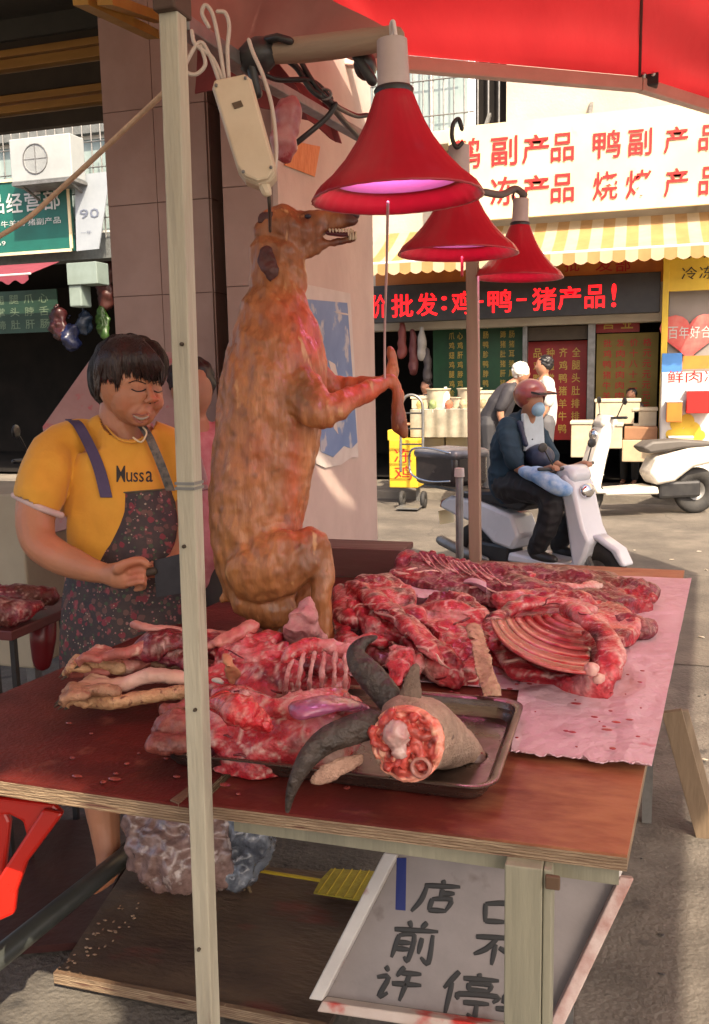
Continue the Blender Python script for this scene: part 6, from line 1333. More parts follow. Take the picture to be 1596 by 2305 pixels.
# rider
RM = Matrix.Rotation(RZ, 3, 'Z')
def rl(x, y, z): return RS+RM @ (Vector((x, y, z))*RK)
rd = thing('person', 'masked rider in a navy shirt and reddish helmet sitting on the white scooter', 'person', rl(-.2, 0, .78))
def rt(pts, n=12, **k):
    g_ = G(); Q = spline([rl(*p[:3]) for p in pts], 4); m = len(pts); R = []
    for i in range(len(Q)):
        t = i/4; j = min(int(t), m-2); R.append((pts[j][3]*(1-(t-j))+pts[j+1][3]*(t-j))*RK)
    g_.tube(Q, R, n, **k); return g_
g = G()
def addg(a, b): a.add(b.v, b.f)
addg(g, rt([(-.20, 0, .85, .14), (-.20, 0, 1.05, .14), (-.14, 0, 1.25, .13), (-.08, 0, 1.36, .08), (-.04, 0, 1.45, .06)]))
g.ell(rl(.0, -.01, 1.53), (.09*RK, .085*RK, .115*RK))
for s_ in (-1, 1):
    addg(g, rt([(-.12, s_*.17, 1.30, .055), (-.02, s_*.22, 1.12, .046), (.05, s_*.22, 1.02, .042), (.20, s_*.20, .99, .035), (.32, s_*.20, 1.03, .03), (.36, s_*.20, 1.04, .034)], 10))
    for k in range(4): addg(g, rt([(.35, s_*(.175+.018*k), 1.05, .012), (.40, s_*(.175+.018*k), 1.05, .011), (.41, s_*(.175+.018*k), 1.02, .009)], 8))
    addg(g, rt([(.33, s_*.17, 1.03, .013), (.36, s_*.155, 1.02, .011), (.39, s_*.155, 1.02, .010)], 8))
    addg(g, rt([(-.15, s_*.09, .84, .10), (.05, s_*.14, .86, .09), (.28, s_*.16, .82, .07), (.32, s_*.16, .70, .062), (.24, s_*.15, .50, .055), (.16, s_*.14, .36, .042), (.20, s_*.14, .335, .035), (.30, s_*.14, .33, .03)], 10))
body2 = obj('body', organic(g, .012, 2), skin2, rd, smooth=True)
g = rt([(-.22, 0, .84, .18), (-.22, 0, 1.0, .185), (-.18, 0, 1.2, .19), (-.13, 0, 1.32, .145), (-.09, 0, 1.38, .085)], 14)
for s_ in (-1, 1): addg(g, rt([(-.13, s_*.14, 1.32, .095), (-.10, s_*.17, 1.26, .086), (-.03, s_*.215, 1.14, .074), (.01, s_*.22, 1.07, .068)], 10))
obj('navy_shirt', organic(g, .009, 1, lambda p: .012*noise.noise(p*9)+.010*(1-2*abs(noise.noise(Vector((p.x*9, p.y*9, p.z*16)))))), mat('navy_cotton', (.010, .038, .065), (.008, .028, .048), 6, .8, .15), rd, smooth=True)
g = G()
for s_ in (-1, 1): addg(g, rt([(-.18, s_*.08, .84, .14), (.05, s_*.14, .86, .118), (.28, s_*.16, .82, .098), (.325, s_*.16, .70, .088), (.24, s_*.15, .50, .078), (.16, s_*.14, .38, .064)], 10))
obj('trousers', organic(g, .010, 1, lambda p: .010*noise.noise(p*10)+.009*(1-2*abs(noise.noise(p*14)))), mat('black_trousers', (.012, .011, .014), None, 6, .7, .1), rd, smooth=True)
for s_ in (-1, 1): obj('shoe', organic(rt([(.15, s_*.14, .34, .05), (.25, s_*.14, .325, .045), (.34, s_*.14, .32, .035)], 10), .01, 2), M['black'], rd, smooth=True)
hl = G(); hr = Matrix.Rotation(RZ, 3, 'Z')
hl.ell(rl(-.03, 0, 1.59), (.135*RK, .125*RK, .125*RK), 22, 14)
hl = organic(hl, .008, 1)
hl.f = [f for f in hl.f if not (lambda q: q.x > .03*RK and q.z < 1.575*RK)(RM.transposed() @ ((hl.v[f[0]])-RS))]
ho = obj('helmet', hl, mat('reddish_helmet', (.36, .10, .035), (.26, .05, .10), 4, .3, coat=.5), rd, smooth=True)
obj('visor', G().obox(rl(.055, -.09, 1.60), RM @ Vector((.07, 0, -.012)), RM @ Vector((0, .18, 0)), (0, 0, .012)), mat('dark_visor', (.05, .04, .045), None, 5, .2), ho)
obj('face_mask', organic(G().ell(rl(.055, -.005, 1.475), (.058*RK, .075*RK, .062*RK), 14, 10), .008, 2), mat('blue_face_mask', (.25, .45, .62), (.3, .5, .66), 8, .7), rd, smooth=True)
obj('white_bib', G().obox(rl(-.02, -.10, 1.14), RM @ Vector((.03, 0, 0)), RM @ Vector((0, .2, 0)), Vector((.0, 0, .25))+RM @ Vector((-.02, 0, 0))), mat('pale_blue_cloth', (.5, .6, .66), None, 8, .8), rd, bevel=.01)
bag_ = organic(G().ell(rl(.10, -.03, 1.10), (.10, .12, .085), 12, 8).tube([rl(-.03, -.12, 1.36), rl(.06, -.15, 1.2)], .02, 8), .012, 2, lambda p: .012*noise.noise(p*10))
obj('chest_bag', bag_, mat('navy_nylon', (.015, .022, .05), (.03, .045, .09), 8, .5), rd, smooth=True)
# blue hand muffs on the handlebar
mf = organic(rt([(.14, -.26, 1.00, .055), (.28, -.26, .98, .085), (.42, -.24, .92, .09), (.50, -.2, .88, .06)], 12, asp=.8), .01, 2, lambda p: .010*noise.noise(p*16))
tag(obj('handlebar_muff', mf, mat('blue_patterned_cloth', (.12, .28, .55), (.45, .58, .72), 14, .7), smooth=True), 'light blue patterned muff over the rider\'s handlebar', 'muff')
# parked scooter at right
pkx = U(1455, 1150, Z=0)
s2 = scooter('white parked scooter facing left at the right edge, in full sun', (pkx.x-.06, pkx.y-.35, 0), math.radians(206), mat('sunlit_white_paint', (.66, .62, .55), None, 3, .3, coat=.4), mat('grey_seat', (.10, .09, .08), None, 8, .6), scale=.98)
obj('clear_leg_shield', G().obox((.46, -.2, .38), (.10, 0, 0), (0, .4, 0), (-.02, 0, .62)), mat('pale_shield', (.45, .38, .28), (.36, .30, .22), 4, .3), s2, bevel=.03) if False else None
# standing people by the shop
def person(label, loc, rz, h, shirtm, trm, hairm, lean=0, skinm=skin2, group=None):
    t = thing('person', label, 'person', loc, group); R_ = Matrix.Rotation(rz, 3, 'Z'); L_ = Vector(loc); k = h/1.7
    def q(x, y, z):
        if z > .95: a = lean*(z-.95); x, z = x+math.sin(lean)*(z-.95)*1.0+(0), .95+(z-.95)*math.cos(lean)
        return L_+R_ @ (Vector((x, y, z))*k)
    def tb(g, pts, n=10):
        Q = spline([q(*p[:3]) for p in pts], 3); m = len(pts); R = []
        for i in range(len(Q)):
            tt = i/3; j = min(int(tt), m-2); R.append((pts[j][3]*(1-(tt-j))+pts[j+1][3]*(tt-j))*k)
        g.tube(Q, R, n); return g
    g = G(); tb(g, [(0, 0, .95, .12), (0, 0, 1.2, .13), (0, 0, 1.38, .10), (.0, 0, 1.48, .055)]); g.ell(q(.02, 0, 1.59), (.085*k, .078*k, .115*k)); g.ell(q(.105, 0, 1.58), (.018*k, .014*k, .02*k), 8, 6)
    for s_ in (-1, 1):
        tb(g, [(0, s_*.17, 1.38, .05), (.02, s_*.21, 1.15, .042), (.14, s_*.2, .98, .035), (.26, s_*.17, .98, .028), (.33, s_*.16, .98, .035)]); tb(g, [(0, s_*.09, .95, .085), (.01, s_*.1, .5, .06), (0, s_*.1, .10, .042), (.10, s_*.1, .04, .04)])
    obj('body', organic(g, .014, 2), skinm, t, smooth=True)
    g = G(); tb(g, [(0, 0, .92, .145), (0, 0, 1.2, .155), (0, 0, 1.38, .12), (0, 0, 1.44, .07)])
    for s_ in (-1, 1): tb(g, [(0, s_*.13, 1.40, .08), (0, s_*.17, 1.36, .078), (.01, s_*.21, 1.18, .064)])
    obj('shirt', organic(g, .014, 2, lambda p: .01*noise.noise(p*9)), shirtm, t, smooth=True)
    g = G()
    for s_ in (-1, 1): tb(g, [(0, s_*.07, .95, .12), (.01, s_*.1, .5, .08), (0, s_*.1, .12, .065)])
    obj('trousers', organic(g, .014, 2), trm, t, smooth=True)
    g = G().ell(q(-.012, 0, 1.625), (.098*k, .092*k, .10*k), 16, 10); obj('hair', organic(g, .01, 1, lambda p: .012*noise.noise(p*40)), hairm, t, smooth=True)
    return t
blkhair = mat('black_hair', (.012, .011, .012), None, 20, .45)
pz = U(1228, 1120, Y=10.5); person('shopper with short black hair and a pale grey shirt standing before the red poster', (U(1225, 900, Y=10.3).x, 10.3, .0), math.radians(200), 1.64, mat('pale_grey_shirt', (.55, .53, .50), None, 5, .8), figure_mat('grey_trousers', (.09, .09, .1)), blkhair)
person('shopper in a black jacket and white cap bending over the stall table', (U(1110, 900, Y=9.6).x-.05, 9.6, 0), math.radians(10), 1.66, mat('black_jacket', (.03, .028, .034), None, 5, .7), figure_mat('dark_trousers', (.03, .03, .035)), mat('white_cap', (.75, .70, .6), None, 5, .7), lean=.55)
for i, (u, lab) in enumerate(((1040, 'seated shopkeeper with dark hair behind the sunlit stall, left of the pole'), (1420, 'dark haired shopkeeper bent behind the cream boxes'), (960, 'shopkeeper in dark clothes in the shadow at the shop\'s left end'))):
    Yp = 11.35; p = U(u, 940, Y=Yp); hh = [1.15, 1.15, 1.3][i]
    person(lab, (p.x, Yp, .1), math.radians(250), hh, figure_mat('dim_shirt', (.06, .05, .05)), figure_mat('dim_trousers', (.03, .03, .03)), blkhair)
# pink-shirted figure glimpsed behind the woman
pk = U(432, 900, D=3.15)
person('person in a pink checked shirt behind the woman, mostly hidden by the pole', (pk.x, pk.y, 0), math.radians(-60), 1.52, mat('pink_checked_shirt', (.55, .22, .24), (.48, .14, .17), 30, .8), figure_mat('dull_trousers', (.06, .05, .05)), blkhair)
# ================================================================ stall goods across the street
def facebox(name, label, u0, v0, u1, v1, Y, dy, m, cat, z0=None, bevel=.01, lid=None, group=None):
    x0, x1, za, zb = fr(u0, v0, u1, v1, Y)
    if z0 is not None: za = z0
    t = thing(name, label, cat, ((x0+x1)/2, Y, za), group)
    obj('body', G().box((x0, Y, za), (x1, Y+dy, zb)), m, t, bevel=bevel)
    if lid: obj('lid', G().box((x0-.012, Y-.012, zb), (x1+.012, Y+dy+.012, zb+.035)), lid, t, bevel=.006)
    return t
foam = mat('foam_box_white', (.52, .46, .33), (.42, .36, .25), 6, .7, .1); lidm = mat('foam_lid', (.60, .54, .40), None, 6, .7)
yb_ = facebox('yellow_crate', 'tall yellow crate with red writing standing at the corner of the pink wall', 876, 990, 940, 1098, 9.9, .35, mat('yellow_crate_plastic', (.66, .44, .03), (.56, .36, .025), 5, .5), 'crate', bevel=.01)
x0, x1, za, zb = fr(885, 1010, 930, 1080, 9.9); letters(yb_, "冻", (x0, 9.895, (za+zb)/2+.02), (x1-x0, 0, 0), (0, 0, .16), M['redink']); letters(yb_, "鸡", (x0, 9.895, za), (x1-x0, 0, 0), (0, 0, .16), M['redink'])
facebox('yellow_crate', 'open yellow crate stacked on top behind the tall one', 872, 968, 905, 992, 10.0, .3, M['yellow'], 'crate')
# stall table
x0 = U(925, 1000, Y=10.2).x; x1 = U(1110, 1000, Y=10.2).x; zt3 = U(1010, 905, Y=10.2).z
stt = thing('stall_table', 'sunlit white stall table with goods left of the pole', 'table', ((x0+x1)/2, 10.2, 0))
obj('tabletop', G().box((x0, 10.2, zt3-.12), (x1, 10.9, zt3-.08)), M['white'], stt, bevel=.004)
for xx in (x0+.05, x1-.09):
    for yy in (10.23, 10.82): obj('leg', G().box((xx, yy, 0.0 if yy < 10.35 else .1), (xx+.04, yy+.04, zt3-.12)), M['galv'], stt)
obj('cloth_skirt', G().sheet(lambda a, b: (x0+(x1-x0)*a, 10.19-.015*math.sin(a*40), zt3-.08-.32*b), 40, 3, .004), mat('grubby_skirt', (.36, .32, .24), (.22, .2, .15), 8, .8), stt, smooth='auto')
rg3 = random.Random(11); k = 0
goods = [(945, 925, 'cream foam box'), (985, 935, 'clear plastic tub'), (1003, 905, 'white bottle'), (1030, 930, 'low cream tub'), (1055, 925, 'grey tub'), (1085, 920, 'square cream tin')]
for (u, v, lab) in goods:
    p = U(u, v, Y=10.35); wv = .10+.04*((k*7) % 3); hh = .12+.05*((k*5) % 3)
    if 'bottle' in lab:
        tag(obj('bottle', G().lathe([(.0, 0), (.05, .002), (.052, .16), (.02, .21), (.018, .25), (0, .252)], (p.x, 10.35, zt3-.079), 12), M['white'], smooth='auto'), 'white bottle standing tallest on the sunlit stall table', 'bottle')
    elif 'tub' in lab:
        tag(obj('tub', G().lathe([(.0, 0), (wv*.8, .002), (wv, hh), (wv+.012, hh), (wv+.012, hh+.012), (wv*.9, hh+.012), (wv*.85, .03), (0, .03)], (p.x, 10.4, zt3-.079), 14), foam, smooth='auto'), lab+' on the sunlit stall table', 'tub')
    else:
        t = thing('box', lab+' on the sunlit stall table', 'box', (p.x, 10.4, zt3-.079)); obj('body', G().box((p.x-wv, 10.35, zt3-.079), (p.x+wv, 10.6, zt3-.079+hh)), foam, t, bevel=.01); obj('lid', G().box((p.x-wv-.01, 10.34, zt3-.079+hh), (p.x+wv+.01, 10.61, zt3-.05+hh)), lidm, t)
    k += 1
for i, (u0, v0, u1, v1, lab) in enumerate(((950, 985, 1000, 1040, 'cream foam box on the ground nearest the yellow crate'), (1003, 970, 1052, 1045, 'pale box on the ground under the stall table'), (1075, 965, 1110, 1040, 'white box on the ground right of the brown pole'),
        (1340, 905, 1440, 955, 'widest cream foam box stacked against the price board'), (1425, 925, 1478, 965, 'cream box at the right of the foam stack'), (1285, 955, 1330, 1030, 'cream barrel shaped box left of the parked scooter'), (1345, 960, 1400, 1010, 'cream foam box lower in the stack'))):
    facebox('foam_box', lab, u0, v0, u1, v1, 10.45 if v0 > 950 else 10.9, .3, foam, 'box', lid=lidm, group='cream foam boxes outside the shop')
facebox('brown_carton', 'brown carton on top of the boxes by the yellow post', 1405, 962, 1480, 990, 10.6, .3, mat('brown_card', (.30, .15, .08), None, 6, .8), 'carton')
facebox('carton_stack', 'tall plain carton under the foam boxes beside the scooter', 1400, 990, 1478, 1040, 10.6, .3, mat('sand_card', (.5, .4, .26), None, 6, .8), 'carton')
# stall clutter: vegetables and packets between the boxes
for k, (u, c_, nm) in enumerate(((948, (.45, .36, .12), 'mustard coloured'), (975, (.20, .26, .10), 'leafy green'), (1012, (.42, .12, .06), 'rust red'), (1044, (.38, .30, .18), 'straw coloured'), (1088, (.30, .22, .12), 'brown'))):
    p = U(u, 930, Y=10.3); gg = organic(G().ell((p.x, 10.26, zt3-.03), (.05, .04, .06)), .014, 1, lambda q: .012*noise.noise(q*25))
    tag(obj('goods_packet', gg, mat('packet_'+nm.replace(' ', '_'), c_, None, 20, .6), smooth=True), nm+' crumpled packet at the front of the sunlit stall table', 'packet', 'small packets on the stall table')
# hand trolley (arched frame)
ht = thing('hand_trolley', 'arched steel hand trolley standing behind the dangling paw', 'trolley', U(925, 1040, Y=9.6))
P_ = [U(902, 1060, Y=9.6), U(903, 930, Y=9.6), U(910, 897, Y=9.6), U(928, 889, Y=9.6), U(946, 900, Y=9.6), U(952, 930, Y=9.6), U(951, 1060, Y=9.6)]
obj('frame', G().tube(spline(P_, 4), .016, 8), M['galv'], ht, smooth=True)
for v in (930, 965, 1000): obj('crossbar', G().tube([U(903, v, Y=9.6), U(952, v, Y=9.6)], .010, 6), M['black'], ht)
obj('toe_plate', G().box((P_[0].x, 9.35, .03), (P_[-1].x, 9.6, .045)), M['galv'], ht)
for q in (P_[0], P_[-1]): obj('wheel', G().lathe([(.02, -.02), (.09, -.022), (.1, 0), (.09, .022), (.02, .02)], (q.x, 9.65, .10), 14, Matrix.Rotation(math.pi/2, 3, 'Y'), closed=True), M['rubber'], ht, smooth=True)
# hanging dark goods at the left of the shop front
for i, (u, v, h_, c) in enumerate(((905, 760, 50, (.16, .03, .025)), (930, 790, 60, (.10, .02, .02)), (950, 770, 40, (.3, .28, .25)), (962, 820, 44, (.05, .04, .04)))):
    p = U(u, v, Y=11.3); g = organic(G().tube([p+Vector((0, 0, h_*.004)), p-Vector((0, 0, h_*.004))], [.04, .07], 8), .015, 1, lambda q: .02*noise.noise(q*12))
    tag(obj('hanging_goods', g, mat('hung_goods_%d' % i, c, None, 9, .6), smooth=True), ['dark red strip hanging leftmost at the shop front', 'second hanging strip, deep maroon, by the shop front', 'greyish hanging bag at the shop front', 'black bag hanging lowest at the shop front'][i], 'hanging goods')
# ================================================================ left background: scooter, side table with meat, pale panel
s3 = scooter('dark blue motor scooter parked at the left edge behind the woman', U(0, 1190, Z=0)+Vector((0, 0, 0)), math.radians(15), mat('dark_blue_paint', (.03, .05, .11), (.10, .14, .2), 4, .3, coat=.4), seatb)
s3.location = (U(-40, 1100, D=5.2).x, U(-40, 1100, D=5.2).y, 0)
pnl = thing('pale_panel', 'pale cream painted cabinet at the left edge behind the side table', 'cabinet', U(10, 1300, D=3.4))
a = U(-60, 1120, D=3.6); b = U(46, 1112, D=3.4)
obj('cabinet_body', G().box((a.x-.3, b.y, .35), (b.x, b.y+.4, b.z)), mat('pale_cream_paint', (.42, .37, .27), (.36, .31, .22), 3, .6), pnl, bevel=.01)
for xx in (a.x-.28, b.x-.05): obj('leg', G().box((xx, b.y+.02, 0), (xx+.04, b.y+.06, .35)), M['galv'], pnl)
# side table with meat
stn = thing('side_table', 'small steel framed side table with black legs at the left edge', 'table', U(40, 1600, Z=0)*1)
D3 = 2.75; c0 = U(-80, 1405, D=D3); c1 = U(112, 1385, D=D3); zt4 = c1.z
obj('tabletop', G().box((c0.x-.1, c1.y-.18, zt4-.03), (c1.x, c1.y+.22, zt4)), mat('dark_red_board', (.10, .02, .02), None, 5, .5), stn, bevel=.004)
for u in (44, 62, -30):
    p = U(u, 1420, D=D3); obj('leg', G().bar((p.x, c1.y-.15 if u != 62 else c1.y+.15, 0), (p.x, c1.y-.15 if u != 62 else c1.y+.15, zt4-.03), .016), M['black'], stn)
obj('leg', G().bar((c1.x-.02, c1.y-.15, 0), (c1.x-.02, c1.y-.15, zt4-.03), .016), M['black'], stn)
g = G()
chain(g, [(-60, 1350, D3-.05, 26, 1), (0, 1345, D3-.05, 30, 1), (60, 1350, D3-.03, 26, 1), (105, 1345, D3, 16, 1)], 10); chain(g, [(-40, 1375, D3-.12, 26, 1), (30, 1372, D3-.12, 26, 1), (90, 1365, D3-.08, 16, 1)], 10)
tag(obj('meat_pile', organic(g, .006, 1, crease(.016, 18), palette('dark', 2)), darkm, smooth=True), 'dark meat pile on the small side table at the left edge', 'meat')
g = organic(chain(G(), [(100, 1395, D3+.08, 30, .9), (98, 1440, D3+.08, 32, .9), (96, 1490, D3+.08, 20, .9)]), .01, 2, lambda p: .01*noise.noise(p*12))
tag(obj('red_bag', g, mat('deep_red_plastic', (.16, .008, .012), (.11, .006, .01), 6, .35), smooth=True), 'deep red plastic bag hanging from the side table', 'bag')
# speckled slab leaning behind the woman
sl = thing('speckled_board', 'pink grey speckled board leaning behind the woman\'s shoulder', 'board', U(230, 950, D=3.05))
obj('slab', G().plate([U(95, 960, D=3.0), U(214, 792, D=3.1), U(400, 792, D=3.15), U(470, 1100, D=3.05), U(120, 1200, D=2.95)], CF*.03), mat('speckled_granite', (.36, .24, .24), (.30, .19, .19), 12, .6, spots=(.42, .12, .14), sscale=26, sth=.58), sl, bevel=.004)
# ================================================================ below the table
und = mat('stained_plywood_shelf', (.13, .085, .055), (.05, .032, .025), 4, .42, .25, 50, stretch=(.6, 1.6, 1), spots=(.15, .045, .035), sscale=5, sth=.60, rvar=.25, detail=12)
sz = .035
S4 = [U(128, 2192, Z=sz), U(735, 2312, Z=sz), U(930, 1975, Z=sz), U(300, 1930, Z=sz)]
lsf = thing('lower_shelf', 'wet stained plywood shelf lying low under the tables', 'shelf', (S4[0].x, S4[0].y, 0))
obj('board', G().plate([Vector((p.x, p.y, sz)) for p in S4], (0, 0, -.016)), und, lsf)
def lip(a, b, h=.012, w_=.012): return G().bar(Vector(a)+Vector((0, 0, h/2-.008)), Vector(b)+Vector((0, 0, h/2-.008)), w_, h+.016)
obj('front_lath', lip(S4[0]+Vector((0, -.007, 0)), S4[1]+Vector((0, -.007, 0))), edge, lsf)
for i, t_ in enumerate((.1, .5, .9)) if False else (): q = S4[0]*(1-t_)+S4[1]*t_; obj('foot', G().box((q.x-.03, q.y+.01, .0), (q.x+.03, q.y+.08, sz-.019)), legm, lsf); q = S4[3]*(1-t_)+S4[2]*t_; obj('foot', G().box((q.x-.03, q.y-.09, .0), (q.x+.03, q.y-.02, sz-.019)), legm, lsf)
# dark red floor panel left
F4 = [U(-160, 2150, Z=.03), U(190, 2120, Z=.03), U(330, 1850, Z=.03), U(-40, 1840, Z=.03)]
tag(obj('floor_panel', G().plate([Vector((p.x, p.y, .03)) for p in F4], (0, 0, -.02)), mat('dark_red_floor_panel', (.060, .020, .018), (.035, .014, .013), 3, .35, .15, 30, rvar=.2)), 'dark wet reddish panel on the ground beside the red stool', 'panel')
# pipe
pg = U(296, 1915, Z=.16); pe = U(-40, 2185, Z=.20)
pi = thing('grey_pipe', 'dark grey plastic pipe lying slanted under the left table', 'pipe', pe)
obj('tube', G().tube([pe, pg], .026, 18), mat('dark_grey_pvc', (.055, .06, .055), (.035, .04, .036), 6, .4, .05), pi, smooth='auto')
obj('fitting', G().tube([pg-(pg-pe)*.02, pg+(pg-pe)*.03], .032, 18), M['black'], pi, smooth='auto')
# red plastic stool at the left edge: seat frame + legs with gap
rs = mat('red_plastic', (.55, .018, .010), (.48, .014, .008), 4, .3, coat=.2)
stl = thing('plastic_stool', 'bright red plastic stool cut by the left edge, under the table', 'stool', U(-40, 2060, Z=0))
Dst = 1.75
def sq(u, v, d=0): return U(u, v, D=Dst+d)
obj('leg', G().plate([sq(-10, 1985), sq(95, 1822), sq(142, 1832), sq(60, 1942), sq(36, 2010), sq(30, 2060), sq(-10, 2078)], CF*.02), rs, stl, bevel=.006)
obj('leg', G().plate([sq(-60, 1800, .06), sq(0, 1800, .06), sq(22, 1850, .06), sq(10, 1960, .06), sq(-10, 2070, .06), sq(-60, 2090, .06)], CF*.02), rs, stl, bevel=.006)
obj('apron_rail', G().plate([sq(-60, 1790, .02), sq(120, 1812, .02), sq(142, 1832, .02), sq(60, 1890, .02), sq(50, 1850, .02), sq(20, 1835, .02), sq(-60, 1840, .02)], CF*.02), rs, stl, bevel=.006)
obj('seat', G().plate([sq(-60, 1782, -.02), sq(110, 1800, -.02), sq(100, 1790, .22), sq(-60, 1780, .22)], CU*.02), rs, stl, bevel=.006)
# plastic sack of bones
def sackd(p): return .030*noise.noise(p*11)+.018*(1-2*abs(noise.noise(p*19)))+.006*(1-2*abs(noise.noise(p*42)))
Dk = depth(U(430, 1960, Z=.16))
g = G(); chain(g, [(330, 1860, Dk+.04, 50, .9), (400, 1870, Dk+.04, 70, .9), (460, 1880, Dk+.04, 68, .9)], 12); chain(g, [(340, 1910, Dk+.0, 52, .9), (420, 1925, Dk, 62, .9), (480, 1930, Dk, 50, .9)], 12)
tag(obj('plastic_sack', organic(g, .007, 1, sackd), mat('dull_pink_plastic_sack', (.34, .22, .19), (.16, .09, .075), 26, .16, .35, 60, coat=.9, spots=(.48, .38, .34), sscale=26, sth=.60), smooth=True), 'crumpled pinkish sack of scraps under the table left of the pole', 'sack')
g = G(); chain(g, [(500, 1870, Dk+.06, 50, .9), (545, 1900, Dk+.06, 60, .9), (530, 1945, Dk+.03, 46, .9)], 12)
tag(obj('plastic_sack', organic(g, .006, 1, sackd), mat('clear_grey_plastic', (.22, .25, .29), (.06, .07, .09), 22, .10, .4, 60, coat=1, spots=(.6, .63, .68), sscale=24, sth=.62), smooth=True), 'shiny grey clear plastic sack right of the pole under the table', 'sack')
g = G(); rq = random.Random(5)
for k in range(120):
    u = rq.uniform(350, 560); v = rq.uniform(1945, 2000)-(.12*(u-350) if rq.random() < .4 else 0); p = U(u, v, Z=sz+.012)
    d = Vector((rq.uniform(-1, 1), rq.uniform(-1, 1), rq.uniform(-.2, .4))).normalized()*rq.uniform(.01, .03); g.tube([p-d, p+Vector((0, 0, rq.uniform(0, .015))), p+d], [.004, .006, .003], 5)
obj('straw_scraps', g, mat('straw_scraps', (.22, .15, .07), (.14, .085, .045), 30, .8), kind='stuff')
g = G()
for k in range(60):
    t = rq.random(); u = 380-230*t+rq.uniform(-30, 30); v = 1960+230*t+rq.uniform(-12, 16); p = U(u, v, Z=sz+.004); g.ell(p, (rq.uniform(.002, .007), rq.uniform(.002, .006), .002), 6, 4)
obj('floor_crumbs', g, mat('crumbs', (.35, .24, .15), (.2, .1, .06), 40, .8), kind='stuff')
# fly swatter
Zs = .07
fs_ = thing('fly_swatter', 'yellow plastic fly swatter lying on the lower shelf', 'fly swatter', U(780, 1995, Z=Zs))
obj('handle', G().bar(U(583, 1960, Z=Zs), U(722, 1982, Z=Zs), .008, .006), mat('yellow_swatter', (.60, .44, .04), (.5, .36, .03), 5, .4), fs_)
ps_ = [U(706, 2012, Z=Zs), U(722, 1982, Z=Zs), U(745, 1958, Z=Zs), U(880, 1966, Z=Zs), U(846, 2035, Z=Zs)]
obj('head', G().plate(ps_, (0, 0, .004)), mat('olive_yellow_mesh', (.42, .34, .035), (.32, .26, .03), 40, .5, .3, 200), fs_)
c0_ = sum(ps_, Vector((0, 0, 0)))/5
for k in range(7):
    a = ps_[0].lerp(ps_[4], (k+.5)/7); b = ps_[2].lerp(ps_[3], (k+.5)/7); obj('mesh_rib', G().bar(a+Vector((0, 0, .0055)), b+Vector((0, 0, .0055)), .0022, .0028), bpy.data.materials['yellow_swatter'], fs_)
# dark blue things under the table
for (u0, v0, u1, v1, lab) in ((735, 1868, 860, 1895, 'folded dark blue cloth under the middle of the table'), (1258, 1930, 1335, 1960, 'dark blue cloth strip behind the thin table leg')):
    g = G(); a = U(u0, v1, D=2.3); b = U(u1, v1, D=2.3); c = U(u0, v0, D=2.35)
    g.sheet(lambda s, t_: a+(b-a)*s+(c-a)*t_+CF*.01*math.sin(s*11), 12, 3, .006); tag(obj('cloth', g, mat('dark_navy_cloth_%d' % u0, (.012, .018, .07), None, 8, .7), smooth='auto'), lab, 'cloth')
# ---- white sign tray with handwriting, leaning under the table
sg = thing('handwritten_sign', 'white framed sheet metal sign with black handwriting leaning under the table', 'sign', U(950, 2230, Z=.1))
# its plane through four corners (inner face): near-bottom low edge close to camera, top edge far
def sdep(u, v): return None
Ag = U(736, 2242, Z=.15); Bg = U(1330, 2305, Z=.10)
Cg = U(902, 1918, D=1.95); Dg_ = U(1345, 1945, D=1.95)
Bg = U(1228, 2312, Z=.15)
def sp(a, b, o=0):   # a right, b up along the sign
    n = (Bg-Ag).cross(Cg-Ag).normalized(); 
    if n.z < 0: n = -n
    return Ag+(Bg-Ag)*a+(Cg-Ag)*b+n*o
enam = mat('chipped_white_enamel', (.66, .64, .60), (.50, .47, .44), 6, .45, .1, 30, spots=(.32, .10, .07), sscale=14, sth=.64)
face_ = mat('greyed_sign_face', (.27, .24, .23), (.19, .17, .165), 4, .5, .08, 20, spots=(.13, .10, .09), sscale=9, sth=.62)
obj('face', G().plate([sp(0, 0), sp(1, 0), sp(1, 1), sp(0, 1)], sp(0, 0, -.006)-sp(0, 0)), face_, sg)
hw = .032
def rail(a0, b0, a1, b1, da, db, m=enam, hh=.042):
    p = [sp(a0, b0, .0), sp(a1, b1, .0), sp(a1+da, b1+db, .0), sp(a0+da, b0+db, .0)]
    return obj('rail', G().plate(p, sp(0, 0, hh)-sp(0, 0)), m, sg, bevel=.003)
rail(-.0, -.0, 1.0, -.0, 0, -.070, mat('rust_streaked_enamel', (.60, .52, .46), (.5, .38, .32), 8, .45, .1, 30, spots=(.50, .03, .02), sscale=9, sth=.56))
rail(-.0, 1.0, 1.0, 1.0, 0, .04); rail(0, 0, 0, 1, -.065, .0); rail(1.0, 0, 1.0, 1, .06, .0, mat('chipped_rail_paint', (.56, .45, .41), (.36, .18, .15), 16, .5, .2, 40, spots=(.16, .05, .04), sscale=14, sth=.62))
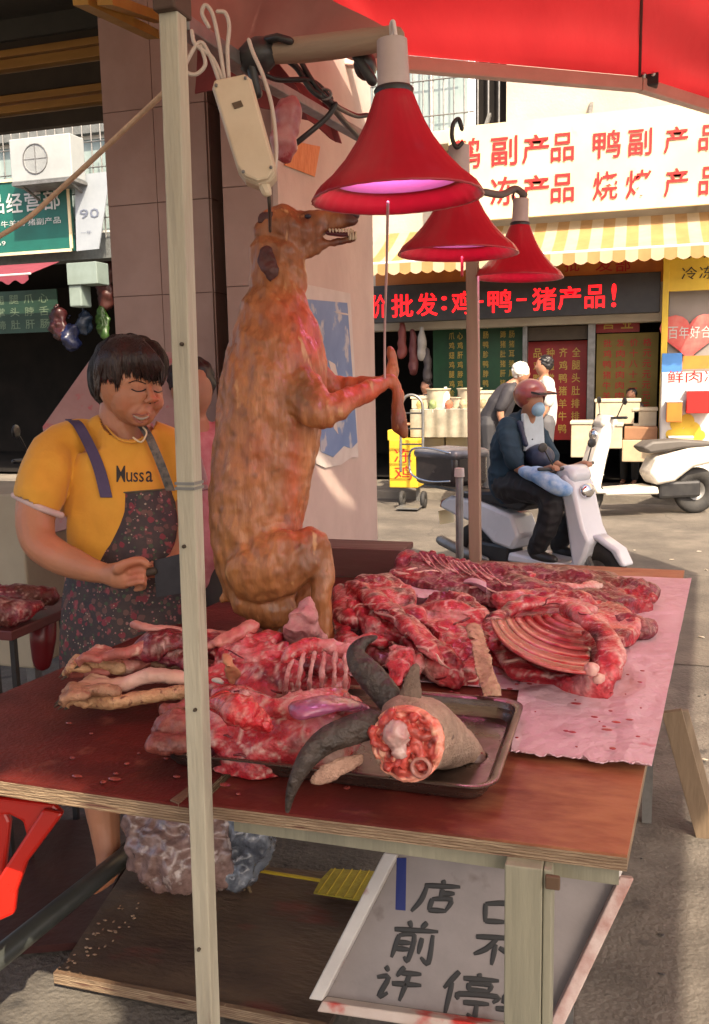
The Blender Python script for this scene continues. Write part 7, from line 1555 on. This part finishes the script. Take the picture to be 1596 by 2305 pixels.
strokes = {  # hand drawn characters, strokes in a unit box (x right, y up)
 '店': [[(.5, 1), (.56, .88)], [(.15, .82), (.9, .84)], [(.2, .82), (.15, .4), (.0, .05)], [(.55, .74), (.55, .45)], [(.55, .62), (.82, .64)], [(.38, .44), (.36, .12)], [(.38, .44), (.78, .46), (.72, .12)], [(.36, .12), (.74, .12)]],
 '前': [[(.3, 1), (.38, .85)], [(.7, 1), (.6, .85)], [(.02, .76), (.98, .8)], [(.15, .62), (.1, .05)], [(.15, .62), (.48, .64), (.46, .02), (.36, .1)], [(.16, .44), (.44, .45)], [(.15, .28), (.44, .29)], [(.66, .6), (.65, .2)], [(.88, .7), (.9, .0), (.72, .12)]],
 '许': [[(.12, .95), (.22, .82)], [(.02, .62), (.26, .64), (.2, .08), (.36, .2)], [(.52, .98), (.42, .7)], [(.5, .8), (.92, .82)], [(.38, .48), (1, .5)], [(.68, .8), (.66, .0)]],
 '口': [[(.1, .8), (.16, .1)], [(.1, .8), (.9, .84), (.8, .12)], [(.16, .14), (.82, .16)]],
 '不': [[(.02, .86), (.96, .9)], [(.52, .86), (.3, .5), (.02, .3)], [(.5, .66), (.48, .0)], [(.6, .56), (.92, .34)]],
 '车': [[(.2, .9), (.85, .92)], [(.5, 1), (.2, .5), (.85, .54)], [(.02, .28), (.98, .3)], [(.55, .72), (.53, .0)]],
 '停': [[(.24, 1), (.02, .6)], [(.15, .74), (.13, .0)], [(.6, 1), (.64, .9)], [(.34, .86), (.98, .88)], [(.46, .76), (.46, .6)], [(.46, .76), (.84, .77), (.82, .6)], [(.46, .61), (.84, .62)], [(.32, .38), (.32, .5), (1, .52), (.94, .38)], [(.42, .32), (.88, .34)], [(.66, .32), (.66, .0), (.52, .08)]],
}
def writ(ch, q, w_=.0055):   # q: photo quad bl, br, tr, tl -> sign plane coordinates
    n = (Bg-Ag).cross(Cg-Ag).normalized()
    def hit(u, v):
        d = ray(u, v); t = (Ag-CAMP).dot(n)/d.dot(n); return CAMP+d*t
    H = [hit(*p) for p in q]; g = G(); up = sp(0, 0, 1)-sp(0, 0)
    for s_ in strokes[ch]:
        P_ = [(H[0]*(1-x)+H[1]*x)*(1-y)+(H[3]*(1-x)+H[2]*x)*y+up*.0015 for x, y in s_]
        Q = spline(P_, 4) if len(P_) > 1 else P_
        g.tube(Q, [w_*(.55+.5*math.sin(math.pi*min(1, (i+1)/len(Q)))) for i in range(len(Q))], 6, up=up, asp=.15)
    obj('character', g, M['blackink'], sg)
writ('店', [(925, 2055), (1030, 2062), (1050, 1985), (945, 1978)]); writ('前', [(870, 2158), (975, 2168), (992, 2080), (892, 2070)]); writ('许', [(830, 2246), (935, 2256), (962, 2180), (858, 2170)])
writ('口', [(1080, 2080), (1150, 2086), (1158, 2028), (1088, 2022)]); writ('不', [(1062, 2168), (1155, 2176), (1168, 2106), (1072, 2098)]); writ('停', [(985, 2282), (1110, 2296), (1128, 2196), (1005, 2184)]); writ('车', [(1112, 2292), (1196, 2300), (1204, 2222), (1122, 2212)])
obj('blue_ribbon', G().plate([U(893, 1932, D=1.86), U(915, 1932, D=1.86), U(913, 2050, D=1.80), U(890, 2048, D=1.80)], CF*.004), mat('blue_ribbon', (.015, .03, .16), None, 5, .5), sg)
# ---------------------------------------------------------------- right foreground: leaning plank on the ground
lp = thing('leaning_plank', 'grey weathered plank pair standing on the ground at the right edge', 'plank', U(1580, 1890, Z=0))
a = U(1590, 1885, Z=0); b = U(1512, 1600, Z=.42)
obj('plank', G().bar(a, b, .020, .06, up=(1, 0, 0)), M['oldwood'], lp, bevel=.002)
obj('plank', G().obox(a+Vector((.022, .0, 0)), Vector((.028, .01, 0)), Vector((0, .018, 0)), (b-a)+Vector((0, .0, 0))), mat('sunny_grey_plank', (.24, .18, .12), (.13, .095, .065), 14, .7, .3, 30, stretch=(1, 1, .2)), lp, bevel=.002)
# scraps of paper and cigarette ends
g = G()
for k in range(34):
    p = Vector((rq.uniform(-.1, 1.3), rq.uniform(1.6, 8.5), .010)); a = rq.uniform(0, 3.14); d = Vector((math.cos(a), math.sin(a), 0)); L_ = rq.uniform(.010, .028)
    if k % 2: g.tube([p-d*.014, p+d*.014], .004, 6)
    else: g.obox(p, d*L_, Vector((-d.y, d.x, .1))*L_*.7, (0, 0, .0015))
obj('paper_scraps', g, mat('paper_scraps', (.5, .47, .4), (.3, .25, .18), 40, .8), kind='stuff')
# small litter on the ground
g = G()
for k in range(70):
    p = Vector((rq.uniform(.05, 1.2), rq.uniform(1.2, 6), .004)); g.ell(p, (rq.uniform(.003, .010), rq.uniform(.003, .008), .002), 6, 4)
obj('ground_specks', g, M['black'], kind='stuff')
